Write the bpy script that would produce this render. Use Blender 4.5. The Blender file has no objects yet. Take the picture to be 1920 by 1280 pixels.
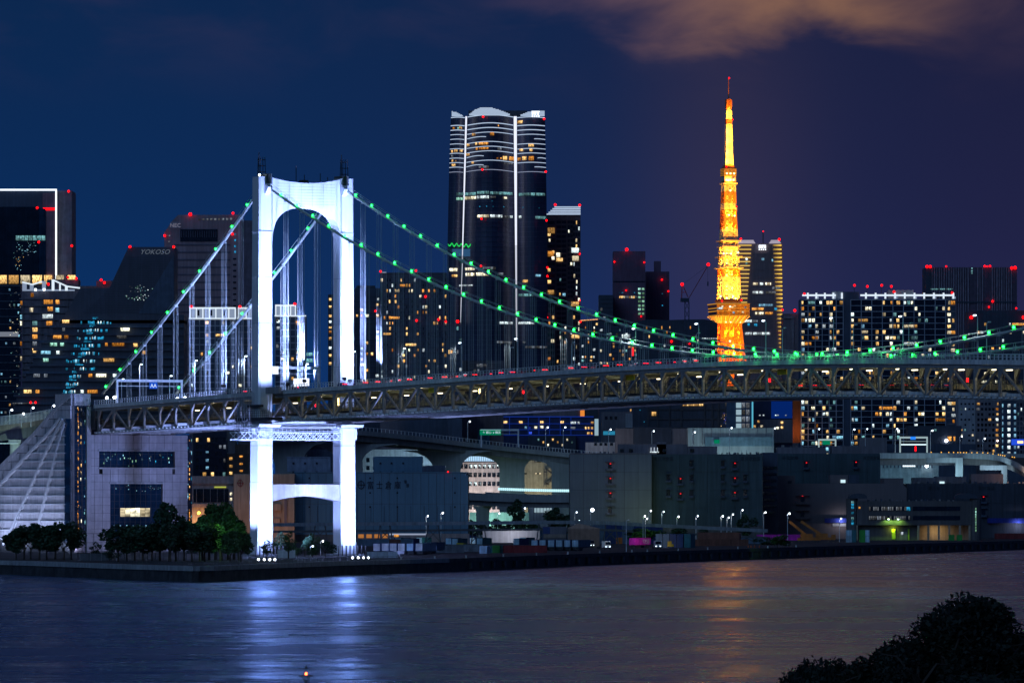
import bpy, math, random
import numpy as np
from mathutils import Vector, Matrix
R = math.radians
F, H, YH = 10667.0, 23.0, 933.0          # focal length in photo pixels, eye height, horizon row
G = 4.0                                  # height of the reclaimed land above the water
sc = bpy.context.scene
COL = sc.collection
rng = random.Random(7)

# ------------------------------------------------------------------ camera, sky, light, exposure
cam_data = bpy.data.cameras.new('camera')
cam = bpy.data.objects.new('camera', cam_data); COL.objects.link(cam)
cam.location = (0, 0, H); cam.rotation_euler = (R(90), 0, 0)
cam_data.sensor_width = 36.0; cam_data.lens = 36.0 * F / 1920.0
cam_data.shift_y = (YH - 640.0) / 1920.0
cam_data.clip_start = 1.0; cam_data.clip_end = 40000.0
sc.camera = cam

world = bpy.data.worlds.new('World'); sc.world = world; world.use_nodes = True
wt = world.node_tree; wt.nodes.clear()
class NT:
    """tiny helper to wire shader nodes"""
    def __init__(s, tree): s.t = tree
    def n(s, kind, **kw):
        nd = s.t.nodes.new(kind)
        for k, v in kw.items():
            if k.startswith('i_'):
                key = k[2:]; key = int(key) if key.isdigit() else key.replace('_', ' ')
                nd.inputs[key].default_value = v
            else: setattr(nd, k, v)
        return nd
    def l(s, a, b): s.t.links.new(a, b)
    def val(s, nd, i, v):
        if hasattr(v, 'is_linked') or hasattr(v, 'links'): s.l(v, nd.inputs[i])
        else: nd.inputs[i].default_value = v
    def m(s, op, a, b=0.0, c=0.0, clamp=False):
        nd = s.n('ShaderNodeMath', operation=op, use_clamp=clamp)
        s.val(nd, 0, a); s.val(nd, 1, b); s.val(nd, 2, c)
        return nd.outputs[0]
    def mix(s, f, a, b, mode='MIX'):
        nd = s.n('ShaderNodeMix', data_type='RGBA', blend_type=mode)
        s.val(nd, 0, f); s.val(nd, 6, a); s.val(nd, 7, b)
        return nd.outputs[2]
    def ss(s, x, a, b):
        nd = s.n('ShaderNodeMapRange', interpolation_type='SMOOTHSTEP')
        s.val(nd, 0, x); nd.inputs[1].default_value = a; nd.inputs[2].default_value = b
        return nd.outputs[0]
w = NT(wt)
tc = w.n('ShaderNodeTexCoord'); sep = w.n('ShaderNodeSeparateXYZ'); w.l(tc.outputs['Generated'], sep.inputs[0])
dx, dy, dz = sep.outputs
azi = w.m('ARCTAN2', dx, dy)                           # 0 straight ahead, positive to the right
az_t = w.m('SUBTRACT', azi, 0.045)
glow_az = w.m('EXPONENT', w.m('MULTIPLY', w.m('MULTIPLY', az_t, az_t), -160.0))
wide_az = w.m('EXPONENT', w.m('MULTIPLY', w.m('MULTIPLY', w.m('SUBTRACT', azi, 0.10), w.m('SUBTRACT', azi, 0.10)), -120.0))
elev = w.m('MAXIMUM', dz, 0.0)
low = w.m('EXPONENT', w.m('MULTIPLY', elev, -22.0))     # brighter towards the horizon
blue = w.mix(low, (0.0042, 0.0178, 0.060, 1), (0.0016, 0.043, 0.20, 1))
purp = w.mix(low, (0.0095, 0.0125, 0.042, 1), (0.025, 0.024, 0.095, 1))
sky = w.mix(wide_az, blue, purp)
# long-exposed clouds, lit from below by the city
mp = w.n('ShaderNodeMapping'); mp.inputs['Scale'].default_value = (36.0, 36.0, 85.0); mp.inputs['Location'].default_value = (3.3, 1.2, 0.35)
w.l(tc.outputs['Generated'], mp.inputs['Vector'])
nz = w.n('ShaderNodeTexNoise', i_Scale=1.0, i_Detail=5.0, i_Roughness=0.5, i_Distortion=0.35); w.l(mp.outputs[0], nz.inputs['Vector'])
cl = w.ss(nz.outputs[0], 0.40, 0.72)
above = w.ss(dz, 0.066, 0.094)
az_c = w.m('SUBTRACT', azi, 0.040)
band = w.m('EXPONENT', w.m('MULTIPLY', w.m('MULTIPLY', az_c, az_c), -450.0))
cover = w.m('MULTIPLY', cl, above)
lump = w.m('MULTIPLY', w.ss(w.m('SUBTRACT', w.m('ADD', dz, w.m('MULTIPLY', nz.outputs[0], 0.034)), w.m('MULTIPLY', w.m('MULTIPLY', az_c, az_c), 2.6)), 0.0925, 0.109), 0.95)
cover = w.m('MAXIMUM', w.m('MULTIPLY', cover, 0.25), w.m('MULTIPLY', lump, band))
warm = w.m('EXPONENT', w.m('MULTIPLY', w.m('MULTIPLY', w.m('SUBTRACT', azi, 0.057), w.m('SUBTRACT', azi, 0.057)), -900.0))
ccol = w.mix(warm, (0.085, 0.055, 0.105, 1), (0.28, 0.14, 0.085, 1))
sky = w.mix(cover, sky, ccol)
# faint orange of the tower's floodlights in the air low over the tower
tz = w.m('SUBTRACT', dz, 0.050)
tg = w.m('EXPONENT', w.m('ADD', w.m('MULTIPLY', w.m('MULTIPLY', w.m('SUBTRACT', azi, 0.038), w.m('SUBTRACT', azi, 0.038)), -4200.0), w.m('MULTIPLY', w.m('MULTIPLY', tz, tz), -600.0)))
tg = w.mix(tg, (0, 0, 0, 1), (0.018, 0.008, 0.003, 1))
sky = w.mix(1.0, sky, tg, 'ADD')
bg = w.n('ShaderNodeBackground', i_Strength=0.97); w.l(sky, bg.inputs[0])
wo = w.n('ShaderNodeOutputWorld'); w.l(bg.outputs[0], wo.inputs[0])

sun_d = bpy.data.lights.new('night_fill_sun', 'SUN'); sun_d.energy = 0.42; sun_d.angle = R(40); sun_d.color = (0.30, 0.58, 1.0)  # added fill with no visible source, stands for ambient city glow
sun_o = bpy.data.objects.new('night_fill_sun', sun_d); COL.objects.link(sun_o)
sun_o.rotation_euler = (R(62), 0, R(-28))

sc.view_settings.view_transform = 'Standard'; sc.view_settings.look = 'None'
sc.view_settings.exposure = 0.0; sc.view_settings.gamma = 1.0; sc.view_settings.use_curve_mapping = False
sc.render.engine = 'CYCLES'
cy = sc.cycles
cy.use_denoising = True; cy.max_bounces = 6; cy.diffuse_bounces = 2; cy.glossy_bounces = 4; cy.transmission_bounces = 2
cy.sample_clamp_indirect = 0.0; cy.caustics_reflective = False; cy.caustics_refractive = False
cy.use_light_tree = True; cy.volume_bounces = 0

# ------------------------------------------------------------------ materials
MATS = {}
def mat(name, col=(0.5, 0.5, 0.5), rough=0.7, metal=0.0, emit=None, es=1.0, var=0.18, scale=0.35, bump=0.0, light=False, spec=0.5, rnd=0.0):
    if name in MATS: return MATS[name]
    m = bpy.data.materials.new(name); m.use_nodes = True
    t = NT(m.node_tree); m.node_tree.nodes.clear()
    out = t.n('ShaderNodeOutputMaterial')
    if emit is not None:
        e = t.n('ShaderNodeEmission', i_Strength=es); e.inputs[0].default_value = (*emit, 1)
        t.l(e.outputs[0], out.inputs[0])
        m.cycles.emission_sampling = 'AUTO' if light else 'NONE'
    else:
        p = t.n('ShaderNodeBsdfPrincipled', i_Roughness=rough, i_Metallic=metal)
        p.inputs['Specular IOR Level'].default_value = spec
        c = t.n('ShaderNodeNewGeometry')
        nz = t.n('ShaderNodeTexNoise', i_Scale=scale, i_Detail=6.0, i_Roughness=0.62); t.l(c.outputs['Position'], nz.inputs['Vector'])
        a = tuple(max(0, x * (1 - var)) for x in col); b = tuple(min(1, x * (1 + var)) for x in col)
        cc = t.mix(t.ss(nz.outputs[0], 0.3, 0.7), (*a, 1), (*b, 1))
        if rnd:
            oi = t.n('ShaderNodeObjectInfo')
            k = t.m('ADD', t.m('MULTIPLY', oi.outputs['Random'], 2 * rnd), 1 - rnd)
            cb = t.n('ShaderNodeCombineColor'); [t.l(k, cb.inputs[i]) for i in range(3)]
            cc = t.mix(1.0, cc, cb.outputs[0], 'MULTIPLY')
        mp = t.n('ShaderNodeMapping'); mp.inputs['Scale'].default_value = (0.9, 0.9, 0.05); t.l(c.outputs['Position'], mp.inputs['Vector'])
        sn = t.n('ShaderNodeTexNoise', i_Scale=1.0, i_Detail=3.0, i_Roughness=0.6); t.l(mp.outputs[0], sn.inputs['Vector'])   # run-off streaks
        sk = t.m('ADD', t.m('MULTIPLY', t.ss(sn.outputs[0], 0.40, 0.66), min(0.28, var * 1.3)), 1 - min(0.28, var * 1.3))
        cb2 = t.n('ShaderNodeCombineColor'); [t.l(sk, cb2.inputs[i]) for i in range(3)]
        cc = t.mix(1.0, cc, cb2.outputs[0], 'MULTIPLY')
        t.l(cc, p.inputs['Base Color'])
        if bump:
            bp = t.n('ShaderNodeBump', i_Strength=bump, i_Distance=0.1); t.l(nz.outputs[0], bp.inputs['Height']); t.l(bp.outputs[0], p.inputs['Normal'])
        t.l(p.outputs[0], out.inputs[0])
    MATS[name] = m
    return m

def window_mat(name, col, es, fine=2.2):
    """a lit room behind curtains: brightness differs per window and across it"""
    m = bpy.data.materials.new(name); m.use_nodes = True
    t = NT(m.node_tree); m.node_tree.nodes.clear()
    out = t.n('ShaderNodeOutputMaterial')
    oi = t.n('ShaderNodeObjectInfo'); c = t.n('ShaderNodeTexCoord'); mp = t.n('ShaderNodeMapping')
    mp.inputs['Scale'].default_value = (fine, 0.2, fine * 0.35)
    t.l(c.outputs['Object'], mp.inputs['Vector'])
    nz = t.n('ShaderNodeTexNoise', noise_dimensions='4D', i_Scale=1.0, i_Detail=2.0); t.l(mp.outputs[0], nz.inputs['Vector'])
    t.l(t.m('MULTIPLY', oi.outputs['Random'], 37.0), nz.inputs['W'])
    k = t.m('MULTIPLY', t.ss(nz.outputs[0], 0.30, 0.66), 1.0)
    k = t.m('ADD', t.m('MULTIPLY', k, 0.85), 0.15)
    sp_ = t.n('ShaderNodeSeparateXYZ'); t.l(c.outputs['Generated'], sp_.inputs[0])
    k = t.m('MULTIPLY', k, t.m('ADD', t.m('MULTIPLY', sp_.outputs[2], 0.75), 0.55))         # brighter under the ceiling lamp
    k = t.m('MULTIPLY', k, t.m('ADD', t.m('MULTIPLY', oi.outputs['Random'], 1.3), 0.25))
    cc = t.mix(oi.outputs['Random'], (*col, 1), (min(1, col[0] * 1.05), min(1, col[1] * 1.22 + .02), min(1, col[2] * 1.5 + .04), 1))
    e = t.n('ShaderNodeEmission'); t.l(cc, e.inputs[0]); t.l(t.m('MULTIPLY', k, es * 1.0), e.inputs[1])
    t.l(e.outputs[0], out.inputs[0]); m.cycles.emission_sampling = 'NONE'
    MATS[name] = m
    return m
WIN = {'warm': window_mat('warm_window', (1, 0.50, 0.13), 1.5), 'amber': window_mat('amber_window', (1, 0.34, 0.035), 1.2),
       'pale': window_mat('pale_window', (1, 0.80, 0.48), 1.7), 'white': window_mat('white_window', (0.78, 0.90, 1.0), 1.5),
       'cool': window_mat('cool_window', (0.30, 0.62, 1.0), 1.0), 'cyan': window_mat('cyan_window', (0.03, 0.42, 0.75), 0.8),
       'dim': window_mat('dim_window', (0.55, 0.55, 0.55), 0.28), 'green': window_mat('green_window', (0.45, 1.0, 0.55), 0.9),
       'blue': window_mat('blue_window', (0.05, 0.10, 1.0), 1.2), 'teal': window_mat('teal_window', (0.35, 0.75, 0.8), 0.5)}
concrete = mat('concrete', (0.36, 0.36, 0.37), 0.85, bump=0.2, scale=0.25)
pale_conc = mat('pale_concrete', (0.52, 0.52, 0.54), 0.8, scale=0.2)
dark_conc = mat('dark_concrete', (0.12, 0.12, 0.13), 0.85)
steel_w = mat('white_painted_steel', (0.82, 0.83, 0.85), 0.5, var=0.07, scale=0.12)
steel_g = mat('grey_painted_steel', (0.34, 0.315, 0.31), 0.5, var=0.12, scale=0.5)
steel_d = mat('dark_steel', (0.06, 0.06, 0.07), 0.5, metal=0.3)
asphalt = mat('asphalt', (0.05, 0.05, 0.052), 0.85, scale=0.6, bump=0.1)
glass_d = mat('dark_glass', (0.010, 0.016, 0.028), 0.16, var=0.4, scale=0.2)
glass_b = mat('blue_glass', (0.012, 0.035, 0.07), 0.12, var=0.4, scale=0.2)
lamp_w = mat('lamp_white', emit=(0.72, 0.88, 1.0), es=5)
lamp_wl = mat('lamp_white_strong', emit=(0.80, 0.88, 1.0), es=9)
lamp_y = mat('lamp_warm', emit=(1.0, 0.72, 0.30), es=4)
lamp_r = mat('aviation_red', emit=(1.0, 0.0025, 0.004), es=4)
lamp_g = mat('cable_lamp_green', emit=(0.010, 1.0, 0.06), es=17, light=True)
tail_r = mat('tail_light_red', emit=(1.0, 0.006, 0.01), es=5)

# ------------------------------------------------------------------ mesh helpers
def P(px, py, Y): return Vector(((px - 960) / F * Y, Y, H + (YH - py) / F * Y))
def gy(py, z=G): return F * (H - z) / (py - YH)         # distance of a point of ground seen at photo row py

class MB:
    def __init__(s): s.v = []; s.f = []
    def box(s, x0, x1, y0, y1, z0, z1):
        n = len(s.v)
        s.v += [(x0, y0, z0), (x1, y0, z0), (x1, y1, z0), (x0, y1, z0), (x0, y0, z1), (x1, y0, z1), (x1, y1, z1), (x0, y1, z1)]
        s.f += [tuple(n + i for i in q) for q in ((0, 3, 2, 1), (4, 5, 6, 7), (0, 1, 5, 4), (1, 2, 6, 5), (2, 3, 7, 6), (3, 0, 4, 7))]
        return s
    def hull8(s, a):                                    # 8 corners in the order of box()
        n = len(s.v); s.v += [tuple(p) for p in a]
        s.f += [tuple(n + i for i in q) for q in ((0, 3, 2, 1), (4, 5, 6, 7), (0, 1, 5, 4), (1, 2, 6, 5), (2, 3, 7, 6), (3, 0, 4, 7))]
        return s
    def loft(s, rings, cap=True):
        n = len(s.v); k = len(rings[0])
        for r in rings: s.v += [tuple(p) for p in r]
        for i in range(len(rings) - 1):
            for j in range(k):
                a = n + i * k + j; b = n + i * k + (j + 1) % k
                s.f.append((a, b, b + k, a + k))
        if cap:
            s.f.append(tuple(n + j for j in reversed(range(k)))); s.f.append(tuple(n + (len(rings) - 1) * k + j for j in range(k)))
        return s
    def prism(s, poly, y0, y1):                         # polygon in x,z pushed along y
        return s.loft([[(x, y0, z) for x, z in poly], [(x, y1, z) for x, z in poly]])
    def prismz(s, poly, z0, z1):
        return s.loft([[(x, y, z0) for x, y in poly], [(x, y, z1) for x, y in poly]])
    def beam(s, p, q, wd, ht=None, up=(0, 0, 1)):
        p, q = Vector(p), Vector(q); ht = ht or wd; d = (q - p).normalized(); up = Vector(up)
        if abs(d.dot(up)) > 0.98: up = Vector((0, 1, 0))
        a = d.cross(up).normalized() * wd / 2; b = a.cross(d).normalized() * ht / 2
        return s.loft([[p - a - b, p + a - b, p + a + b, p - a + b], [q - a - b, q + a - b, q + a + b, q - a + b]])
    def tube(s, pts, r, k=8):
        pts = [Vector(p) for p in pts]; rings = []
        for i, p in enumerate(pts):
            d = (pts[min(i + 1, len(pts) - 1)] - pts[max(i - 1, 0)]).normalized()
            u = Vector((0, 0, 1)) if abs(d.z) < 0.95 else Vector((0, 1, 0))
            a = d.cross(u).normalized(); b = a.cross(d).normalized(); rr = r[i] if isinstance(r, (list, tuple)) else r
            rings.append([p + (a * math.cos(2 * math.pi * j / k) + b * math.sin(2 * math.pi * j / k)) * rr for j in range(k)])
        return s.loft(rings)
    def ball(s, c, r, k=8, m=5, sz=1.0):
        c = Vector(c); rings = []
        for i in range(m + 1):
            th = math.pi * (0.04 + 0.92 * i / m)
            rings.append([c + Vector((math.sin(th) * math.cos(2 * math.pi * j / k), math.sin(th) * math.sin(2 * math.pi * j / k), math.cos(th) * sz)) * r for j in range(k)])
        return s.loft(rings[::-1])
    def mesh(s, name, mt):
        me = bpy.data.meshes.new(name); me.from_pydata(s.v, [], s.f)
        if mt: me.materials.append(mt)
        me.update(); return me
    def build(s, name, mt, parent=None, stuff=False, smooth=False, kind=None):
        me = s.mesh(name, mt)
        if smooth: me.polygons.foreach_set('use_smooth', [True] * len(me.polygons))
        o = bpy.data.objects.new(name, me); COL.objects.link(o)
        if parent: o.parent = parent
        if stuff: o['kind'] = 'stuff'
        if kind: o['kind'] = kind
        return o
def put(name, me, parent=None, loc=(0, 0, 0), rz=0.0, scale=None):
    o = bpy.data.objects.new(name, me); COL.objects.link(o)
    if parent: o.parent = parent
    o.location = loc
    if rz: o.rotation_euler = (0, 0, rz)
    if scale: o.scale = scale
    return o
def thing(name, label, cat, loc=(0, 0, 0), rz=0.0, group=None):
    o = bpy.data.objects.new(name, None); COL.objects.link(o); o.empty_display_size = 1
    o.location = loc; o.rotation_euler = (0, 0, rz); o['label'] = label; o['category'] = cat
    if group: o['group'] = group
    return o
def copy_tree(o, loc, rz, label, group=None):
    r = o.copy(); COL.objects.link(r); r.location = loc; r.rotation_euler = (0, 0, rz); r['label'] = label
    if group: r['group'] = group
    def rec(src, dst):
        for ch in src.children:
            c = ch.copy(); COL.objects.link(c); c.parent = dst; c.location = ch.location; rec(ch, c)
    rec(o, r); return r
def light(kind, loc, energy, col, parent=None, target=None, size=0.5, angle=60, blend=0.5, name='lamp_light'):
    if kind == 'POINT' and target is None and energy >= 200 and name in ('lamp_light', 'park_light', 'yard_light'):
        kind = 'SPOT'; target = Vector(loc) + Vector((0, 8, -1.2)); angle = 168; blend = 0.4     # shielded towards the water
    d = bpy.data.lights.new(name, kind); d.energy = energy; d.color = col
    if kind == 'AREA': d.size = size
    else: d.shadow_soft_size = size
    if kind == 'SPOT': d.spot_size = R(angle); d.spot_blend = blend
    o = bpy.data.objects.new(name, d); COL.objects.link(o)
    if parent: o.parent = parent
    o.location = loc
    if target is not None:
        o.rotation_euler = (Vector(target) - Vector(loc)).to_track_quat('-Z', 'Y').to_euler()
    return o
def text(name, s, size, mt, parent, loc, rot=(R(90), 0, 0), ext=0.05, shear=0.0, align='CENTER', sx=1.0):
    cu = bpy.data.curves.new(name, 'FONT'); cu.body = s; cu.size = size; cu.extrude = ext; cu.align_x = align; cu.shear = shear; cu.resolution_u = 2
    tmp = bpy.data.objects.new(name, cu); COL.objects.link(tmp)
    me = bpy.data.meshes.new_from_object(tmp.evaluated_get(bpy.context.evaluated_depsgraph_get()))
    bpy.data.objects.remove(tmp); me.materials.clear(); me.materials.append(mt)
    o = put(name, me, parent, loc); o.rotation_euler = rot; o.scale = (sx, 1, 1)
    return o
ORD = 'first second third fourth fifth sixth seventh eighth ninth tenth eleventh twelfth thirteenth fourteenth fifteenth sixteenth seventeenth eighteenth nineteenth'.split()
TENS = {2: 'twent', 3: 'thirt', 4: 'fort', 5: 'fift', 6: 'sixt'}
def nth(i):
    if i <= 19: return ORD[i - 1]
    a, b = divmod(i, 10)
    return TENS[a] + 'ieth' if b == 0 else TENS[a] + 'y-' + ORD[b - 1]
_mc = {}
def cached(key, fn):
    if key not in _mc: _mc[key] = fn()
    return _mc[key]
def pane_mesh(wd, ht, m):
    wd = round(wd, 1); ht = round(ht, 1)
    return cached(('pane', wd, ht, m.name), lambda: MB().box(-wd / 2, wd / 2, -0.12, 0, -ht / 2, ht / 2).mesh('window', m))
def red_mesh(r): return cached(('red', r), lambda: MB().ball((0, 0, 0), r * .62).mesh('aviation_light', lamp_r))

# ------------------------------------------------------------------ water, land, quay
def water_mat():
    m = bpy.data.materials.new('bay_water'); m.use_nodes = True; t = NT(m.node_tree); m.node_tree.nodes.clear()
    out = t.n('ShaderNodeOutputMaterial'); p = t.n('ShaderNodeBsdfPrincipled', i_Roughness=0.25, i_IOR=1.33)
    c = t.n('ShaderNodeTexCoord')
    def noise(scale, sx, sy, det=2.0):
        mp = t.n('ShaderNodeMapping'); mp.inputs['Scale'].default_value = (sx, sy, 1); mp.inputs['Rotation'].default_value = (0, 0, 0.12)
        t.l(c.outputs['Object'], mp.inputs['Vector'])
        n = t.n('ShaderNodeTexNoise', i_Scale=scale, i_Detail=det, i_Roughness=0.55); t.l(mp.outputs[0], n.inputs['Vector']); return n.outputs[0]
    big = noise(0.020, 1.0, 1.0, 3.0); mid = noise(0.11, 1.0, 0.8, 4.0); fine = noise(0.9, 1.0, 0.6, 3.0)
    cc = t.mix(big, (0.004, 0.090, 0.110, 1), (0.006, 0.130, 0.120, 1)); t.l(cc, p.inputs['Base Color'])
    slick = noise(0.012, 0.35, 1.0, 4.0)
    rg = t.m('ADD', t.m('ADD', t.m('MULTIPLY', t.ss(mid, 0.35, 0.65), 0.08), t.m('MULTIPLY', t.ss(slick, 0.35, 0.65), 0.14)), 0.14); t.l(rg, p.inputs['Roughness'])
    h = t.m('ADD', t.m('MULTIPLY', mid, 0.42), t.m('MULTIPLY', fine, 0.03)); h = t.m('ADD', h, t.m('MULTIPLY', big, 2.6))
    b = t.n('ShaderNodeBump', i_Strength=1.0, i_Distance=1.0); t.l(h, b.inputs['Height']); t.l(b.outputs[0], p.inputs['Normal'])
    g = t.n('ShaderNodeBsdfGlossy', distribution='GGX'); g.inputs['Color'].default_value = (0.42, 0.58, 0.80, 1)   # murky blue-green bay; tint also cools and dims the mirrored light
    t.l(rg, g.inputs['Roughness']); t.l(b.outputs[0], g.inputs['Normal'])
    ms = t.n('ShaderNodeMixShader'); ms.inputs[0].default_value = 0.82; t.l(p.outputs[0], ms.inputs[1]); t.l(g.outputs[0], ms.inputs[2])
    t.l(ms.outputs[0], out.inputs[0]); return m
sheet = MB(); sheet.v = [(-16000, -3000, 0), (16000, -3000, 0), (16000, 16000, 0), (-16000, 16000, 0)]; sheet.f = [(0, 1, 2, 3)]
sheet.build('water', water_mat(), kind='structure')

QP = [(-1500, 1900), (-300, 1780), (24, 1705), (100, 1669), (230, 1610), (360, 1566), (400, 1572), (480, 1612), (640, 1692), (760, 1738), (880, 1791), (1100, 1932), (1350, 2085), (1580, 2250), (1920, 2529), (2300, 2900), (3200, 4200)]
quay_pts = [((px - 960) / F * Y, Y) for px, Y in QP]
land = [(x, y + 0.6) for x, y in quay_pts] + [(9000, 15500), (-9000, 15500), (-9000, 2600)]
lb = MB(); lb.v = [(x, y, G) for x, y in land]; lb.f = [tuple(range(len(land)))]
lb.build('ground', mat('yard_ground', (0.055, 0.056, 0.060), 0.8, scale=0.08, var=0.4), kind='structure')
quay = thing('quay_wall', 'long dark concrete quay wall along the water below the white bridge tower', 'quay wall', (0, 0, 0))
cope_m = mat('quay_coping', (0.42, 0.42, 0.44), 0.8, scale=0.5); face_m = mat('quay_face', (0.055, 0.052, 0.055), 0.75, scale=0.3, var=0.5, bump=0.3)
def along(pts, step):
    out = []; 
    for (x0, y0), (x1, y1) in zip(pts[:-1], pts[1:]):
        n = max(1, int(math.hypot(x1 - x0, y1 - y0) / step))
        out += [((x0 + (x1 - x0) * i / n, y0 + (y1 - y0) * i / n), (x0 + (x1 - x0) * (i + 1) / n, y0 + (y1 - y0) * (i + 1) / n)) for i in range(n)]
    return out
for k, (a, b) in enumerate(along(quay_pts[1:-1], 16.0)):
    d = Vector((b[0] - a[0], b[1] - a[1], 0)); L = d.length; d.normalize(); n = Vector((d.y, -d.x, 0))
    ang = math.atan2(d.y, d.x); rt = (a[0], a[1], 0)
    f = MB().box(0.06, L - 0.06, 0, 2, -1.5, 2.9).build('wall_panel', face_m, quay); f.location = rt; f.rotation_euler = (0, 0, ang)
    prom = a[0] < -25
    c = MB().box(0.03, L - 0.03, -0.35, 2.4, 2.9, 4.25 if prom else 4.12).build('coping', cope_m if prom else face_m, quay); c.location = rt; c.rotation_euler = (0, 0, ang)
# fenders on the working quay
fen = cached('fender', lambda: MB().box(-0.7, 0.7, -0.9, 0, 0.8, 2.8).mesh('fender', steel_d))
for k, (a, b) in enumerate(along(quay_pts[10:16], 13.0)):
    put('fender', fen, quay, (a[0], a[1] - 0.05, 0), math.atan2(b[1] - a[1], b[0] - a[0]))
# bollards with pale tops
bol = thing('bollard', 'small pale bollard on the container quay, nearest the bridge tower', 'bollard', (0, 0, 0), group='bollards along the container quay')
put('post', MB().tube([(0, 0, 0), (0, 0, 0.7), (0, 0, 0.9)], [0.28, 0.22, 0.42]).mesh('post', mat('bollard_paint', (0.75, 0.75, 0.72), 0.5)), bol)
for i, px in enumerate([752, 815, 874, 944, 1006, 1065, 1125, 1185, 1214, 1272, 1327, 1384, 1440, 1493]):
    for (a, b), in zip(zip(quay_pts[:-1], quay_pts[1:])):
        k = (px - 960) / F; q = (a[0] - k * a[1]) * (b[0] - k * b[1])
        if q <= 0 and b[0] > a[0]:
            s = (a[0] - k * a[1]) / ((a[0] - k * a[1]) - (b[0] - k * b[1])); pos = (a[0] + s * (b[0] - a[0]), a[1] + s * (b[1] - a[1]) + 1.2, 4.12)
    if i == 0: bol.location = pos
    else: copy_tree(bol, pos, 0, 'small pale bollard on the container quay, %s rightwards from the bridge tower' % nth(i + 1), 'bollards along the container quay')

# wooded shore in the foreground, below the frame's lower right corner
sh = MB(); n = 14
for j in range(n + 1):
    for i in range(n + 1):
        u, v = i / n, j / n; x = 2 + 60 * u; y = 190 + 110 * v
        e = min(1, 4 * min(u, 1 - u), 4 * min(v, 1 - v)); sh.v.append((x, y, -1.0 + 9.5 * e ** 0.6 + 0.5 * math.sin(i * 1.7 + j)))
for j in range(n):
    for i in range(n): a = j * (n + 1) + i; sh.f.append((a, a + 1, a + n + 2, a + n + 1))
sh.build('shore_ground', mat('dark_soil', (0.03, 0.028, 0.02), 0.95), kind='structure', smooth=True)

# ------------------------------------------------------------------ the suspension bridge
AL, BY0, BX0, HS = 1.09, 1804.787, -34.927, 13.909
ca, sa = math.cos(AL), math.sin(AL)
def BR(t, v, z): return Vector((BX0 + ca * t + sa * v, BY0 - sa * t + ca * v, z))
def t_at(px, v):
    k = (px - 960) / F; return (k * (BY0 + ca * v) - (BX0 + sa * v)) / (ca + k * sa)
def px_of(t, v, z): p = BR(t, v, z); return 960 + F * p.x / p.y, YH - F * (p.z - H) / p.y
_bt = [-240, -177, -102, -9, 74, 128, 201, 264, 327, 386, 500]; _bz = [53.6, 54.8, 56.1, 57.4, 58.5, 59.3, 60.0, 59.8, 58.6, 57.0, 53.6]
_ts = np.linspace(-240, 500, 371); _zs = np.interp(_ts, _bt, _bz); _zs = np.convolve(np.pad(_zs, 30, mode='edge'), np.ones(61) / 61, mode='same')[30:-30]
def zb(t): return float(np.interp(t, _ts, _zs)) + (0.15 if 100 < t < 300 else 0)
def zb(t): return float(np.interp(t, _ts, _zs))
TT = -73.0; TC = -70.0
_ct = [-206, -202.8, -190.4, -176.9, -163.6, -150.3, -137.1, -124, -110.9, -98, -86, -70]; _cz = [60.2, 61.67, 67.3, 73.2, 79.5, 85.9, 92.5, 99.0, 105.9, 112.8, 119.5, 128.6]
def zc(t): return (float(np.interp(t, _ct, _cz)) if t < TC else 62.137 + 40.703 * ((t - 285) / 285) ** 2) - 0.9
T0, T1 = -212.0, 450.0
bridge = thing('suspension_bridge', 'double-deck suspension bridge with floodlit white tower and green lamps on its cables', 'bridge', (BX0, BY0, 0), -AL)
tower_m = mat('tower_white_paint', (0.78, 0.79, 0.82), 0.45, var=0.05, scale=0.15)
def octa(cx, cy, hx, hy, z, c=0.55):
    return [(cx - hx + c, cy - hy, z), (cx + hx - c, cy - hy, z), (cx + hx, cy - hy + c, z), (cx + hx, cy + hy - c, z), (cx + hx - c, cy + hy, z), (cx - hx + c, cy + hy, z), (cx - hx, cy + hy - c, z), (cx - hx, cy - hy + c, z)]
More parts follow.
